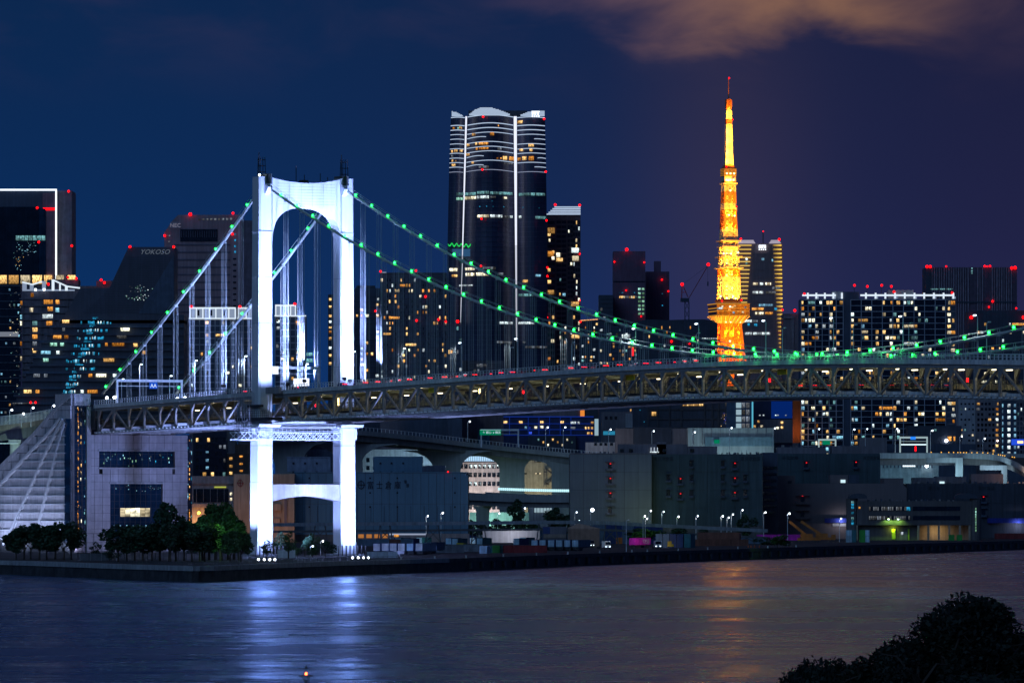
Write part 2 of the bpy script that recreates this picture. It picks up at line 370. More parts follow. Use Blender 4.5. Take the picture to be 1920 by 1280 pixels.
for s in (-1, 1):
    lower = MB().loft([octa(TT, s * 15.3, 3.6, 2.8, 1.5), octa(TT, s * 15.1, 3.5, 2.7, 12), octa(TT, s * 15.0, 3.4, 2.65, 45.8)])
    lower.build('pylon_leg', tower_m, bridge)
    MB().loft([octa(TT, s * 14.9, 3.2, 2.5, 45.9), octa(TT, s * 14.8, 3.1, 2.5, 90), octa(TT, s * 14.7, 3.0, 2.45, 124), octa(TT, s * 14.7, 3.0, 2.45, 128.0)]).build('pylon_leg', tower_m, bridge)
    for zz in (12.5, 28, 40, 66, 80, 95, 110): MB().loft([octa(TT, s * (15.03 if zz < 46 else 14.8), 3.56 if zz < 46 else 3.22, 2.78 if zz < 46 else 2.58, zz + q_) for q_ in (0, .14)]).build('joint_ring', mat('joint_grey', (0.5, 0.5, 0.53), 0.6), bridge)
    MB().box(TT - 5.2, TT + 5.2, s * 15 - 5.0, s * 15 + 5.0, 2.2, 4.6).build('footing', concrete, bridge)
    for k in range(8):                                   # pickets of the fender round the footing
        MB().box(TT + 5.5, TT + 5.8, s * 15 - 4.9 + k * 1.4, s * 15 - 4.6 + k * 1.4, 3.8, 7.4).build('picket', steel_d, bridge)
    # saddle housing where the cable leaves the tower
    MB().box(TT - 3.2, TT + 3.6, s * HS - 1.0, s * HS + 1.0, 125.6, 128.9).build('cable_saddle', mat('saddle_dark', (0.09, 0.10, 0.11), 0.6), bridge)
    MB().hull8([(TT + 3.0, s * HS - 1.5, 122.2), (TT + 4.0, s * HS - 1.5, 122.4), (TT + 4.0, s * HS + .2, 122.4), (TT + 3.0, s * HS + .2, 122.2), (TT + 3.0, s * HS - 1.5, 126), (TT + 6.0, s * HS - 1.5, 124.4), (TT + 6.0, s * HS + .2, 124.4), (TT + 3.0, s * HS + .2, 126)]).build('saddle_hood', tower_m, bridge)
    an = MB()
    for q in ((-1, -1), (1, -1), (1, 1), (-1, 1)): an.beam((TT + q[0], s * 15 + q[1], 128), (TT + q[0] * .8, s * 15 + q[1] * .8, 134.5), 0.16)
    for zz in (129.5, 131.5, 133.5): an.box(TT - 1.05, TT + 1.05, s * 15 - 1.05, s * 15 + 1.05, zz, zz + 0.14)
    an.build('antenna_frame', steel_d, bridge)
    MB().box(TT + .6, TT + .85, s * 15 - 1.4, s * 15 - 1.2, 128, 136.0).build('antenna', steel_d, bridge)
for v_, h_ in ((-2.5, 5.5), (0.5, 2.6), (6.3, 3.2), (9.0, 2.0)): MB().box(TT - .1, TT + .1, v_ - .1, v_ + .1, 125.4, 126.5 + h_).build('antenna', steel_d, bridge)
MB().box(TT - 1, TT + 1, -0.9, 1.5, 126.2, 127.3).build('beacon_box', steel_d, bridge)
put('beacon_lamp', MB().ball((0, 0, 0), 0.45).mesh('beacon_lamp', lamp_w), bridge, (TT + 1.4, -16.4, 128.5))
# upper portal beam with its rounded opening, in courses of panels
def arch(v): return 106.5 + 11.6 * max(0.0, 1 - abs(v / 12.35) ** 2.7) ** (1 / 2.5)
def ctop(v): return 126.2 + 1.5 * (abs(v) / 12.4) ** 2
vs = [-12.35 + 24.7 * (0.5 - 0.5 * math.cos(math.pi * i / 44)) for i in range(45)]
ub = MB(); rings = []
for v_ in vs:
    v_ = max(-12.349, min(12.349, v_)); rings.append([(TT - 2.8, v_, arch(v_)), (TT + 2.8, v_, arch(v_)), (TT + 2.8, v_, ctop(v_)), (TT - 2.8, v_, ctop(v_))])
ub.loft(rings); ub.build('portal_beam', tower_m, bridge)
seam = mat('joint_grey'); sm = MB()
for zz in np.arange(119.2, 126.0, 0.95): sm.box(TT + 2.8, TT + 2.83, -10.4, 10.4, zz, zz + 0.10)
for v_ in (-6.2, -2, 2, 6.2): sm.box(TT + 2.8, TT + 2.84, v_ - .05, v_ + .05, 118.5, 125.6)
sm.build('panel_joint', seam, bridge, stuff=True)
# lower strut
rings = []
for i in range(17):
    v_ = -12.3 + 24.6 * i / 16; q = abs(v_) / 12.3; rings.append([(TT - 2.2, v_, 23.6 - 1.7 * q ** 1.6), (TT + 2.2, v_, 23.6 - 1.7 * q ** 1.6), (TT + 2.2, v_, 27.4), (TT - 2.2, v_, 27.4)])
MB().loft(rings).build('strut_beam', mat('strut_steel', (0.30, 0.27, 0.27), 0.35, var=0.15), bridge)
# deck support beam and lattice walkway between and beside the legs
MB().box(TT - 2.0, TT + 2.0, -12.2, 12.2, 45.9, 47.3).build('deck_bearer', steel_w, bridge)
def lattice(name, x, v0, v1, z0, z1, cells, parent, r=0.20, m=None):
    l = MB(); st = (v1 - v0) / cells
    l.box(x - r, x + r, v0, v1, z0 - r, z0 + r); l.box(x - r, x + r, v0, v1, z1 - r, z1 + r)
    for i in range(cells):
        a, b = v0 + i * st, v0 + (i + 1) * st
        l.beam((x, a, z0), (x, b, z1), r * 1.5, r * 1.5, (1, 0, 0)); l.beam((x, a, z1), (x, b, z0), r * 1.5, r * 1.5, (1, 0, 0))
    return l.build(name, m or steel_w, parent)
for x in (TT - 4.2, TT + 4.2):
    lattice('walkway_truss', x, -24.5, 12.2, 42.0, 44.4, 15, bridge, .13)
MB().box(TT - 3.4, TT + 3.4, -24.5, -18, 41.7, 41.9).build('walkway_floor', steel_w, bridge)
rl = MB()
for zz in (44.9, 45.5): rl.box(TT + 4.1, TT + 4.24, -24.5, 12.2, zz, zz + .12)
for v_ in np.arange(-24.5, 12.3, 1.5): rl.box(TT + 4.1, TT + 4.24, v_, v_ + .12, 44.4, 45.6)
rl.build('walkway_railing', steel_w, bridge, stuff=True)
for s in (-1, 1):
    MB().box(TT - 1.2, TT + 1.2, s * 15 - (4.1 if s < 0 else -2.9), s * 15 + (4.1 if s > 0 else -2.9), 42.2, 45.7).build('bearing_box', steel_w, bridge)
    MB().hull8([(TT - 5.8, s * 15 - 4, 46.1), (TT + 5.8, s * 15 - 4, 46.1), (TT + 5.8, s * 15 + 4, 46.1), (TT - 5.8, s * 15 + 4, 46.1), (TT - 7, s * 15 - 4, 47.0), (TT + 7, s * 15 - 4, 47.0), (TT + 7, s * 15 + 4, 47.0), (TT - 7, s * 15 + 4, 47.0)]).build('leg_collar', steel_w, bridge)
# scaffold and dark service platforms round the near leg at deck height
sf = MB()
for t_ in np.arange(-84, -72.4, 1.9):
    for v_ in (-19.6, -18.2): sf.beam((t_, v_, 42.2), (t_, v_, 57.5), 0.13)
for zz in np.arange(43.5, 58, 2.0): sf.box(-84.1, -73.0, -19.66, -19.54, zz, zz + .12); sf.box(-84.1, -73.0, -18.2, -18.1, zz, zz + .12)
for i in range(5): sf.beam((-84 + 1.9 * i, -19.7, 43.5 + (i % 2) * 4), (-82 + 1.9 * i, -19.7, 47.5 + (i % 2) * 4), 0.12)
sf.build('scaffold', mat('scaffold_grey', (0.45, 0.45, 0.5), 0.5), bridge, stuff=True)
MB().box(-84, -58, -19.4, -14.5, 48.2, 49.2).build('service_platform', steel_d, bridge)
MB().box(-76, -66, -19.0, -17.6, 52.6, 53.4).build('service_platform', steel_d, bridge)
MB().box(-66.5, -56.5, -16.6, -15.6, 56.9, 59.0).build('expansion_cover', steel_g, bridge)
pr = MB()
for t_ in np.arange(-84, -57, 1.5): pr.box(t_, t_ + .1, -19.5, -19.4, 49.2, 51.4)
for zz in (49.8, 50.6, 51.3): pr.box(-84, -58, -19.5, -19.4, zz, zz + .1)
pr.build('platform_railing', steel_d, bridge, stuff=True)

def sweep(name, ta, tb, v0, v1, f0, f1, m, step=8.0, stuff=False):
    n_ = max(2, int((tb - ta) / step)); rings = []
    for i in range(n_ + 1):
        t_ = ta + (tb - ta) * i / n_; a, b = zb(t_) + f0, zb(t_) + f1
        rings.append([(t_, v0, a), (t_, v0, b), (t_, v1, b), (t_, v1, a)])
    return MB().loft(rings).build(name, m, bridge, stuff=stuff)
deck_m = mat('deck_concrete_grey', (0.17, 0.17, 0.17), 0.7, scale=0.4)
under_m = mat('lower_deck_underside', (0.55, 0.56, 0.60), 0.55, scale=0.4)
for nm, f0, f1, hv, m in (('road_deck', 0.55, 1.1, 14.3, deck_m),):
    sweep(nm, T0, -75.5, -hv, hv, f0, f1, m); sweep(nm, -75.4, -64.6, -11.9, 11.9, f0, f1, m); sweep(nm, -64.5, T1, -hv, hv, f0, f1, m)
sweep('lower_deck', T0, -75.5, -11.8, 11.8, -7.0, -6.5, asphalt); sweep('lower_deck', -75.4, T1, -11.8, 11.8, -7.0, -6.5, asphalt)
sweep('road_surface', T0, T1, -11.6, 11.6, 1.11, 1.14, asphalt)
edge_m = mat('edge_beam_grey', (0.78, 0.76, 0.75), 0.55, var=0.15, scale=0.25)
for s in (-1, 1):
    for a, b in ((T0, -76.0), (-64.0, T1)):
        e0, e1 = sorted((s * 14.31, s * 14.75)); sweep('edge_beam', a, b, e0, e1, 0.0, 1.25, edge_m)
        e0, e1 = sorted((s * 14.45, s * 14.62)); sweep('guard_rail', a, b, e0, e1, 2.72, 2.86, steel_w); sweep('guard_rail', a, b, e0, e1, 2.02, 2.12, steel_w)
        ps = MB()
        for t_ in np.arange(a + .5, b, 2.0):
            z_ = zb(t_); ps.box(t_, t_ + .16, e0, e1, z_ + 1.26, z_ + 2.72)
        ps.build('guard_post', steel_w, bridge, stuff=True)
        e0, e1 = sorted((s * 13.45, s * 14.3)); sweep('top_chord', a, b, e0, e1, -1.05, -0.05, steel_g); sweep('bottom_chord', a, b, e0, e1, -9.0, -8.15, steel_g)
        # small outriggers of the inspection rail below the bottom chord
        og = MB()
        for t_ in np.arange(a + 1, b, 3.0): z_ = zb(t_); og.box(t_, t_ + 1.3, s * 14.31 if s > 0 else -14.9, 14.9 if s > 0 else -14.31, z_ - 8.75, z_ - 8.35)
        og.build('rail_bracket', steel_w, bridge, stuff=True)
    sweep('inspection_rail', -64, T1, *sorted((s * 14.95, s * 15.1)), -9.15, -8.95, steel_g)
posts_main = [-56.5 + 11.965 * k for k in range(43)]; posts_side = [-78.5 - 13.1 * k for k in range(0, 11)]
post_me = cached('post', lambda: MB().box(-0.36, 0.36, -0.34, 0.34, -8.15, -1.05).mesh('truss_post', steel_g))
brk_me = cached('brk', lambda: MB().hull8([(0.42, -.3, -3.4), (.5, -.3, -3.4), (.5, .3, -3.4), (.42, .3, -3.4), (.42, -.3, -1.06), (2.3, -.3, -1.06), (2.3, .3, -1.06), (.42, .3, -1.06)]).mesh('knee_bracket', steel_g))
def member(name, a, b, wd, m=steel_g): return MB().beam(a, b, wd, wd * .8).build(name, m, bridge)
for series, dt in ((posts_main, 11.965), (posts_side, -13.1)):
    for k, t_ in enumerate(series):
        z_ = zb(t_)
        for s in (-1, 1):
            p = put('truss_post', post_me, bridge, (t_, s * 13.9, z_)); put('knee_bracket', brk_me, p, (0, 0, 0))
            top = (k % 2 == 0) if dt > 0 else (k % 2 == 1)
            if top:
                for q in (-1, 1):
                    tn = t_ + q * abs(dt)
                    if (dt > 0 and tn > T1) or (dt < 0 and not -213 < tn < -75): continue
                    member('truss_diagonal', (t_ + q * .5, s * 13.9, z_ - 1.0), (tn - q * .4, s * 13.9, zb(tn) - 8.2), 0.6)
        MB().box(-0.35, 0.35, -13.4, 13.4, -8.9, -7.05).build('floor_beam', under_m, bridge).location = (t_, 0, z_)
        MB().box(-0.3, 0.3, -13.4, 13.4, -0.9, 0.54).build('deck_beam', mat('deck_beam_grey', (0.24, 0.24, 0.23), 0.6), bridge).location = (t_, 0, z_)
        if k % 2 == 0 and dt > 0: MB().beam((t_, -13.4, z_ - 8.6), (t_ + 11.9, 13.4, zb(t_ + 11.9) - 8.6), 0.5).build('lateral_brace', under_m, bridge)
for v_ in (-9.5, -5.5, -1.5, 1.5, 5.5, 9.5):
    sweep('stringer', T0, -75.5, v_ - .2, v_ + .2, -7.9, -7.02, under_m); sweep('stringer', -64, T1, v_ - .2, v_ + .2, -7.9, -7.02, under_m)
    sweep('deck_stringer', -64, T1, v_ - .2, v_ + .2, -0.4, 0.54, steel_g)
sweep('pale_strip', -64, T1, -12.15, -12.0, -8.5, -7.3, mat('pale_strip_white', (0.82, 0.84, 0.90), 0.5))  # added pale strip, its whiteness stands for blue light on the underside
# lower deck furniture: guideway walls, railings, lamp posts
pale_y = mat('guideway_pale', (0.20, 0.19, 0.15), 0.6)
for v_ in (-4.2, 4.2): sweep('guideway_wall', T0, -76, v_ - .25, v_ + .25, -6.49, -5.2, pale_y); sweep('guideway_wall', -64, T1, v_ - .25, v_ + .25, -6.49, -5.2, pale_y)
for v_ in (-12.9, -8.9, 8.9, 12.9):
    for h_ in (-5.6, -4.9, -4.0): sweep('hand_rail', T0, -76, v_ - .06, v_ + .06, h_, h_ + .12, pale_y); sweep('hand_rail', -64, T1, v_ - .06, v_ + .06, h_, h_ + .12, pale_y)
    g = MB()
    for t_ in np.arange(-62, T1, 2.6): g.box(t_, t_ + .14, v_ - .07, v_ + .07, zb(t_) - 6.49, zb(t_) - 3.9)
    g.build('hand_rail_post', pale_y if abs(v_) > 10 else steel_d, bridge, stuff=True)
MB().box(-.2, .2, -.2, .2, -.2, .2)
lf = cached('lf', lambda: MB().box(-1.1, 1.1, -0.35, 0.35, -0.28, 0).mesh('deck_lamp', mat('deck_lamp_glow', emit=(1.0, 0.86, 0.55), es=3.5)))
pole_l = cached('polel', lambda: MB().beam((0, 0, -6.5), (0, 0, -2.5), .18).beam((0, 0, -2.5), (1.6, 0, -1.7), .16).mesh('lamp_bracket', pale_y))
for i, t_ in enumerate(np.arange(-44.6, T1, 23.85)):
    for s in (-1, 1):
        o = put('deck_lamp', lf, bridge, (t_ + 4.5, s * 9.8, zb(t_) - 1.3)); put('lamp_bracket', pole_l, o, (-2.4, 0, 0.9))
    light('POINT', (t_ + 4.5, -8.6, zb(t_) - 1.9), 420 + 200 * (t_ > 180), (1.0, 0.95, 0.55), bridge, size=0.4, name='deck_lamp_light')
    if i % 2 == 0: light('POINT', (t_ - 7, 5.5, zb(t_) - 2.4), 340, (0.95, 1.0, 0.6), bridge, size=0.4, name='deck_lamp_light')
for t_ in (-183, -157, -130.9, -104):
    for s in (-1, 1): put('deck_lamp', lf, bridge, (t_ + 4.5, s * 9.8, zb(t_) - 1.3))
    light('POINT', (t_ + 4.5, -8.0, zb(t_) - 2.2), 400, (1.0, 0.86, 0.55), bridge, size=0.4, name='deck_lamp_light')
ysign = mat('yellow_sign', (0.75, 0.55, 0.02), 0.6)
for px_ in (724, 566, 1183, 812, 1468):
    t_ = t_at(px_, -12.5); put('sign_board', cached('ysb', lambda: MB().box(-2.6, 2.6, -.1, .1, -1.5, 0).mesh('sign_board', ysign)), bridge, (t_, -12.7, zb(t_) - 1.2))
for px_, m_ in ((637, lamp_y), (595, tail_r), (984, tail_r), (902, lamp_y), (1817, tail_r), (1446, tail_r)):
    t_ = t_at(px_, -9); put('signal_lamp', cached(('sgl', m_.name), lambda: MB().box(-.22, .22, -.2, .2, -1.2, 1.2 if m_ is lamp_y else -.2).mesh('signal_lamp', m_)), bridge, (t_, -9.5, zb(t_) - 3.4))

# main cables, hand ropes, hangers, cable lamps
cab_m = mat('cable_white', (0.62, 0.66, 0.64), 0.5, var=0.1)
for s in (-1, 1):
    for seg in (np.linspace(-206, TT - 1.0, 14), np.linspace(TC + .5, T1 + 40, 60)):
        MB().tube([(t_, s * HS, zc(t_)) for t_ in seg], 0.44, 10).build('main_cable', cab_m, bridge, smooth=True)
        for dv in (-.5, .5):
            MB().tube([(t_, s * HS + dv, zc(t_) + 1.5) for t_ in seg], 0.055, 4).build('hand_rope', cab_m, bridge)
    hk = [t_ for t_ in posts_main if t_ < T1] + [t_ for t_ in posts_side[1:9]]
    for t_ in hk:
        z1, z0 = zc(t_), zb(t_) - 0.05
        if z1 - z0 < 1.0: continue
        hm = MB(); hm.box(t_ - .75, t_ + .75, s * HS - .62, s * HS + .62, z1 - .62, z1 - .5)
        hm.tube([(t_ - .45, s * HS, z1), (t_ + .45, s * HS, z1)], 0.60, 8)
        for a in (-.55, .55): hm.box(t_ + a * .9 - .04, t_ + a * .9 + .04, s * HS - .5, s * HS - .42, z1, z1 + 1.5)
        h = hm.build('cable_clamp', cab_m, bridge)
        for da, dv in ((-.75, -.5), (-.28, .5), (.28, -.5), (.75, .5)):
            put('hanger_rope', cached('rope', lambda: MB().tube([(0, 0, -1), (0, 0, 0)], 0.05, 4).mesh('hanger_rope', cab_m)), h, (t_ + da, s * HS + dv, z1 - .5), scale=(1, 1, z1 - .5 - z0))
        MB().box(t_ - .9, t_ + .9, s * HS - .6, s * HS + .6, z0, z0 + .3).build('hanger_socket', steel_g, bridge)
gl = cached('gl', lambda: MB().ball((0, 0, 0), 0.37).mesh('cable_lamp', lamp_g))
near_t = [-59.692 + 11.858 * k for k in range(28)] + [271.6, 284.9] + [298.109 + 11.858 * k for k in range(9)]
far_t = [-61.5 + 11.858 * k for k in range(26)] + [247 - 0.8 + 0] + [261.986 + 13.0 + 11.5 * k for k in range(12)]
side_t = [-86.05, -98, -110.9, -124, -137.1, -150.3, -163.6, -176.9, -190.4, -202.8]
for s, lst in ((-1, near_t + side_t), (1, far_t + side_t)):
    for t_ in lst:
        if t_ > T1: continue
        put('cable_lamp', gl, bridge, (t_, s * HS - 0.25, zc(t_) + 0.9))
for t_ in np.arange(222, 335, 9.5): light('POINT', (t_, -15.6, zc(t_) + 0.2), 75, (.05, 1, .22), bridge, size=.2, name='cable_lamp_light')
for s in (-1, 1):                                         # white lamps where the cable comes down at the anchorage
    for t_ in (-203.5, -197): put('cable_foot_lamp', cached('cfl', lambda: MB().ball((0, 0, 0), .55).mesh('cable_foot_lamp', lamp_wl)), bridge, (t_, s * 13.4, zb(t_) + 3.4))

# floodlights that light the tower
FC = (0.31, 0.43, 1.0)
def BRl(t, v, z): return BR(t, v, z)
flood = thing('floodlight', 'floodlight bank on the quay in front of the near tower leg', 'floodlight', BR(-30, -19, G), 0, 'floodlight banks round the tower foot')
fl_box = MB().box(-1.6, 1.6, -0.3, 0.3, 0.9, 1.9).box(-.15, .15, -.15, .15, 0, .9).mesh('housing', steel_d)
fl_len = MB().box(-1.45, 1.45, -0.36, -0.31, 1.0, 1.8).mesh('lens', mat('flood_lens', emit=(0.85, 0.9, 1.0), es=14))
put('housing', fl_box, flood); put('lens', fl_len, flood, rz=math.pi)
spots = [  # t, v, z, target(t,v,z), power, cone
    (-30, -17, 4.5, (TT, -15, 26), 680e3, 60), (-34, 16, 4.5, (TT, 15, 26), 680e3, 60),
    (TT, -40, 4.5, (TT, -16, 26), 230e3, 50), (TT + 4, -8, 4.5, (TT, 12, 28), 46e3, 70)]
labs = ['floodlight bank on the quay in front of the near tower leg', 'floodlight bank on the quay in front of the far tower leg', 'floodlight bank on the grass to the near leg\'s outer side', 'floodlight bank on the ground between the two tower legs']
for i, (t_, v_, z_, tg, en, an) in enumerate(spots):
    o = flood if i == 0 else copy_tree(flood, BR(t_, v_, G), 0, labs[i], 'floodlight banks round the tower foot')
    o.location = BR(t_, v_, G)
    l = light('SPOT', (t_, v_, z_ + 1.6), en, FC, bridge, tg, 0.6, an, 0.7, 'floodlight_beam')
for t_, v_, z_, tg, en, an in ((-36, -17.2, 61, (TT, -13, 104), 900e3, 44), (-36, 17.2, 61, (TT, 13, 104), 900e3, 44), (-98, -17, 60.5, (TT, -17.3, 84), 24e3, 60), (-40, -1, 62, (TT, 0, 121), 330e3, 36),
                               (-62.5, 12, 62, (TT, 14, 90), 50e3, 80), (-48, -17.5, 60, (TT, -15, 75), 190e3, 70), (-48, 17.5, 60, (TT, 15, 75), 190e3, 70), (-90, -10, 62, (-120, -14, 84), 260e3, 110), (-90, 10, 62, (-120, 14, 84), 260e3, 110)):
    light('SPOT', (t_, v_, z_ + .7), en, FC, bridge, tg, 0.5, an, 0.8, 'floodlight_beam')
    q = (Vector(tg) - Vector((t_, v_, z_))).normalized()
    MB().beam(Vector((t_, v_, z_)) - q * .9, Vector((t_, v_, z_)) - q * .2, 1.2, .8).beam((t_, v_, z_ - 1.6), (t_, v_, z_ - .3), .2).build('floodlight_housing', steel_d, bridge)
for k_, (px_, Y_, lab_) in enumerate(((500, 1668, 'row of glaring floodlamps on the promenade at the near tower foot'), (676, 1722, 'row of glaring floodlamps on the promenade at the far tower foot'))):
    fr_ = thing('floodlamp_row', lab_, 'floodlight', (P(px_, 0, Y_).x, Y_, 4.2)); MB().box(-2.9, 2.9, -.08, .08, .3, .42).box(-2.8, -2.7, -.08, .08, 0, .3).box(2.7, 2.8, -.08, .08, 0, .3).build('rack', steel_d, fr_)
    for q_ in (-2.4, -.7, .9, 2.4): put('lamp', cached('frl', lambda: MB().ball((0, 0, 0), .34).mesh('lamp', lamp_wl)), fr_, (q_, 0, .75))
    light('POINT', (0, 1.5, 1.6), 1800, FC, fr_, size=.5)
light('SPOT', P(700, 1020, 1822), 70e3, FC, None, P(860, 1030, 1960), .5, 60, .8, 'yard_floodlight')
# light washing the underside of the deck from the tower foot
light('SPOT', (-20, -8, 6), 500e3, FC, bridge, (30, 0, 49), 0.8, 80, 0.9, 'floodlight_beam'); light('SPOT', (-110, 0, 6), 300e3, FC, bridge, (-120, -4, 47), 0.8, 90, 0.9, 'floodlight_beam')
light('SPOT', (-52, 0, 6), 24e3, FC, bridge, (TT, 0, 44), 0.8, 70, 0.9, 'floodlight_beam')

# ------------------------------------------------------------------ anchorage block at the landward end of the side span
wall_l = mat('anchorage_cladding', (0.50, 0.48, 0.52), 0.7, var=0.12, scale=0.3, rnd=0.05)
AT, AV = -213.0, -24.5                                     # outer corner in bridge coordinates
anchor = thing('bridge_anchorage', 'pale clad anchorage block with ribbed sloping wall and tall glass slots', 'building', BR(AT, AV, G), -AL)
def apx(px):                                               # local v of a photo column on the face that looks along the bridge
    return t_v(px, AT) - AV
def t_v(px, t):
    k = (px - 960) / F; return (BX0 + ca * t - k * (BY0 - sa * t)) / (k * ca - sa)
def t_along(px, v):
    return t_at(px, v)
def az(py, px, t=AT, v=None):
    v = t_v(px, t) if v is None else v; return H + (YH - py) / F * BR(t, v, 0).y - G
V0, V1 = apx(163), apx(352); TOPZ = az(815, 200)
MB().box(-30, -1.75, V0, V1, 0, TOPZ).build('core_wall', dark_conc, anchor)
# front cladding panels leaving the two window openings free
W1 = (apx(186), apx(328), az(876, 250), az(846, 250)); W2 = (apx(207), apx(305), az(1010, 250), az(907, 250))
ps = {}
nv, nz_ = 13, 15; sv, szz = (V1 - V0) / nv, TOPZ / nz_
for j in range(nz_):
    for i in range(nv):
        a, b, c, d = V0 + i * sv, V0 + (i + 1) * sv, j * szz, (j + 1) * szz
        for (q0, q1, r0, r1) in (W1, W2):                  # trim a panel to the opening's edge
            if a < q1 - .05 and b > q0 + .05 and c < r1 - .05 and d > r0 + .05:
                if q0 > a + 0.4: b = q0
                elif q1 < b - 0.4: a = q1
                elif r1 < d - 0.3: c = r1
                elif r0 > c + 0.3: d = r0
                else: a = b
                break
        if b - a > .3 and d - c > .2: MB().box(-0.3, 0.0, a + .05, b - .05, c + .04, d - .04).build('cladding_panel', wall_l, anchor)
for k, (q0, q1, r0, r1) in enumerate((W1, W2)):
    wn = MB().box(-1.7, -1.2, q0, q1, r0, r1).build('window', glass_b, anchor)
    m_ = MB(); n_ = 12 if k == 0 else 10
    for i in range(n_ + 1): x = q0 + (q1 - q0) * i / n_; m_.box(-1.2, -1.1, x - .06, x + .06, r0, r1)
    for i in range(3 if k == 0 else 8): z_ = r0 + (r1 - r0) * (i + .5) / (3 if k == 0 else 8); m_.box(-1.2, -1.12, q0, q1, z_ - .05, z_ + .05)
    m_.build('window_frame', steel_d, wn)
    MB().box(-0.2, 0.5, q0 - .5, q1 + .5, r1 + .02, r1 + .6).build('lintel', pale_conc, anchor); 
    if k == 0: MB().box(-0.2, 0.4, q0 - .3, q1 + .3, r0 - .5, r0 - .02).build('sill', pale_conc, anchor)
def face_lit(parent, px0, px1, py0, py1, kind, off=-1.05, n=1):
    for i in range(n):
        a = px0 + (px1 - px0) * i / n; b = px0 + (px1 - px0) * (i + 1) / n - (0.6 if n > 1 else 0)
        MB().box(off - .05, off, apx(a), apx(b), az(py1, 250), az(py0, 250)).build('glow_pane', WIN[kind] if isinstance(kind, str) else kind[i % len(kind)], parent)
face_lit(anchor, 228, 284, 952, 968, 'pale', n=6)
for _ in range(34): x = rng.uniform(188, 326); y = rng.uniform(848, 874); face_lit(anchor, x, x + 1.4, y, y + rng.uniform(1, 5), rng.choice(['cool', 'teal', 'cyan', 'green', 'dim']))
for _ in range(26): x = rng.uniform(209, 303); y = rng.uniform(908, 920); face_lit(anchor, x, x + 1.1, y, y + 1.4, rng.choice(['cool', 'teal', 'dim']))
for i in range(7): face_lit(anchor, 215 + i * 12, 217 + i * 12, 984, 996, 'cool')
# glass slots with reflections of city lights put on as glowing panes
for a_, b_, t0_, n_ in ((133.5, 162.5, 760, 90), (352.5, 361, 815, 40)):
    va, vb = apx(a_), apx(b_)
    zt = az(t0_, a_)
    gs = MB().box(-6, -0.8, va, vb, 0, zt).build('glass_slot', glass_b, anchor)
    fr = MB()
    for i in range(5): x = va + (vb - va) * i / 4; fr.box(-.8, -.65, x - .07, x + .07, 0, zt)
    for z_ in np.arange(1.8, zt, 1.8): fr.box(-.8, -.7, va, vb, z_ - .04, z_ + .04)
    fr.build('slot_frame', steel_d, gs)
    for _ in range(n_):
        u_ = rng.choice([.16, .5, .5, .5, .68, .93]); x = va + (vb - va) * (u_ + rng.uniform(-.03, .03)); z_ = rng.uniform(3, zt - 1); kd = {.5: ['amber', 'warm', 'amber'], .68: ['warm', 'dim', 'pale']}.get(u_, ['cyan', 'cool', 'teal'])
        MB().box(-.64, -.6, x - .12, x + .12, z_, z_ + rng.uniform(.3, 1.3)).build('glow_pane', WIN[rng.choice(kd)], gs)
# cap above the slot and the side cheek
ZC = az(738, 150)
MB().hull8([(-14, apx(133), az(760, 150)), (0, apx(133), az(760, 150)), (0, apx(170), az(760, 150)), (-14, apx(170), az(760, 150)), (-14, apx(133), ZC), (0, apx(133), ZC), (0, apx(170), ZC), (-14, apx(170), ZC)]).build('cap', wall_l, anchor)
MB().box(-8, -.1, apx(163.2), apx(171), 0, az(762, 165)).build('cheek_wall', wall_l, anchor)
# long sloping side wall with three fanned ribs and ledges
VS = apx(133)                                              # plane of the side wall, local v
def sl(px): return t_along(px, AV + VS) - AT              # local x (along the bridge) for a photo column on that wall
def szp(px, py): return H + (YH - py) / F * BR(AT + sl(px), AV + VS, 0).y - G
side = [(sl(133), 0), (sl(-90), 0), (sl(-90), szp(-90, 955)), (sl(0), szp(0, 872)), (sl(60), szp(60, 814)), (sl(110), szp(110, 757)), (sl(130), szp(130, 739)), (sl(133), szp(133, 738))]
MB().loft([[(x, VS + .5, z) for x, z in side], [(x, VS + 1.3, z) for x, z in side]]).build('side_wall', dark_conc, anchor)
# parapet band along the slope and cladding rows
def seg(px_a, py_a, px_b, py_b, wd, d0, d1, name, m):
    a = Vector((sl(px_a), 0, szp(px_a, py_a))); b = Vector((sl(px_b), 0, szp(px_b, py_b))); u = (b - a).normalized(); n = Vector((-u.z, 0, u.x)) * wd / 2
    q = [a - n, b - n, b + n, a + n]
    return MB().loft([[(p.x, VS + d0, p.z) for p in q], [(p.x, VS + d1, p.z) for p in q]]).build(name, m, anchor)
rib_m = mat('rib_white', (0.66, 0.66, 0.70), 0.5, var=0.06)
def slope_y(px): return float(np.interp(px, [-90, 0, 60, 110, 133], [955, 872, 814, 757, 738]))
rows = [785 + 16.0 * i for i in range(-3, 15)]
def inner_left(py): return float(np.interp(py, [785, 812, 840, 872, 905], [115, 93, 62, 30, 0])) if py < 905 else -60
for i in range(len(rows) - 1):
    ya, yb = rows[i], rows[i + 1]; ym = (ya + yb) / 2
    xl = max(-90, float(np.interp(yb, [738, 757, 814, 872, 955], [133, 110, 60, 0, -90]))) + 1
    xs = list(np.arange(132.5, xl, -16.0)) + [xl]
    for a, b in zip(xs[:-1], xs[1:]):
        ta, tb = max(ya, slope_y(a)), max(ya, slope_y(b))
        q = [(sl(a - .4), szp(a, yb - .4)), (sl(b), szp(b, yb - .4)), (sl(b), szp(b, min(tb, yb - 1) + .4)), (sl(a - .4), szp(a, min(ta, yb - 1) + .4))]
        d = 0.0 if (b > 122 or a < inner_left(ym) + 3 or ym < 785) else 0.38
        MB().loft([[(x, VS + d, z) for x, z in q], [(x, VS + .52, z) for x, z in q]]).build('cladding_panel', wall_l, anchor)
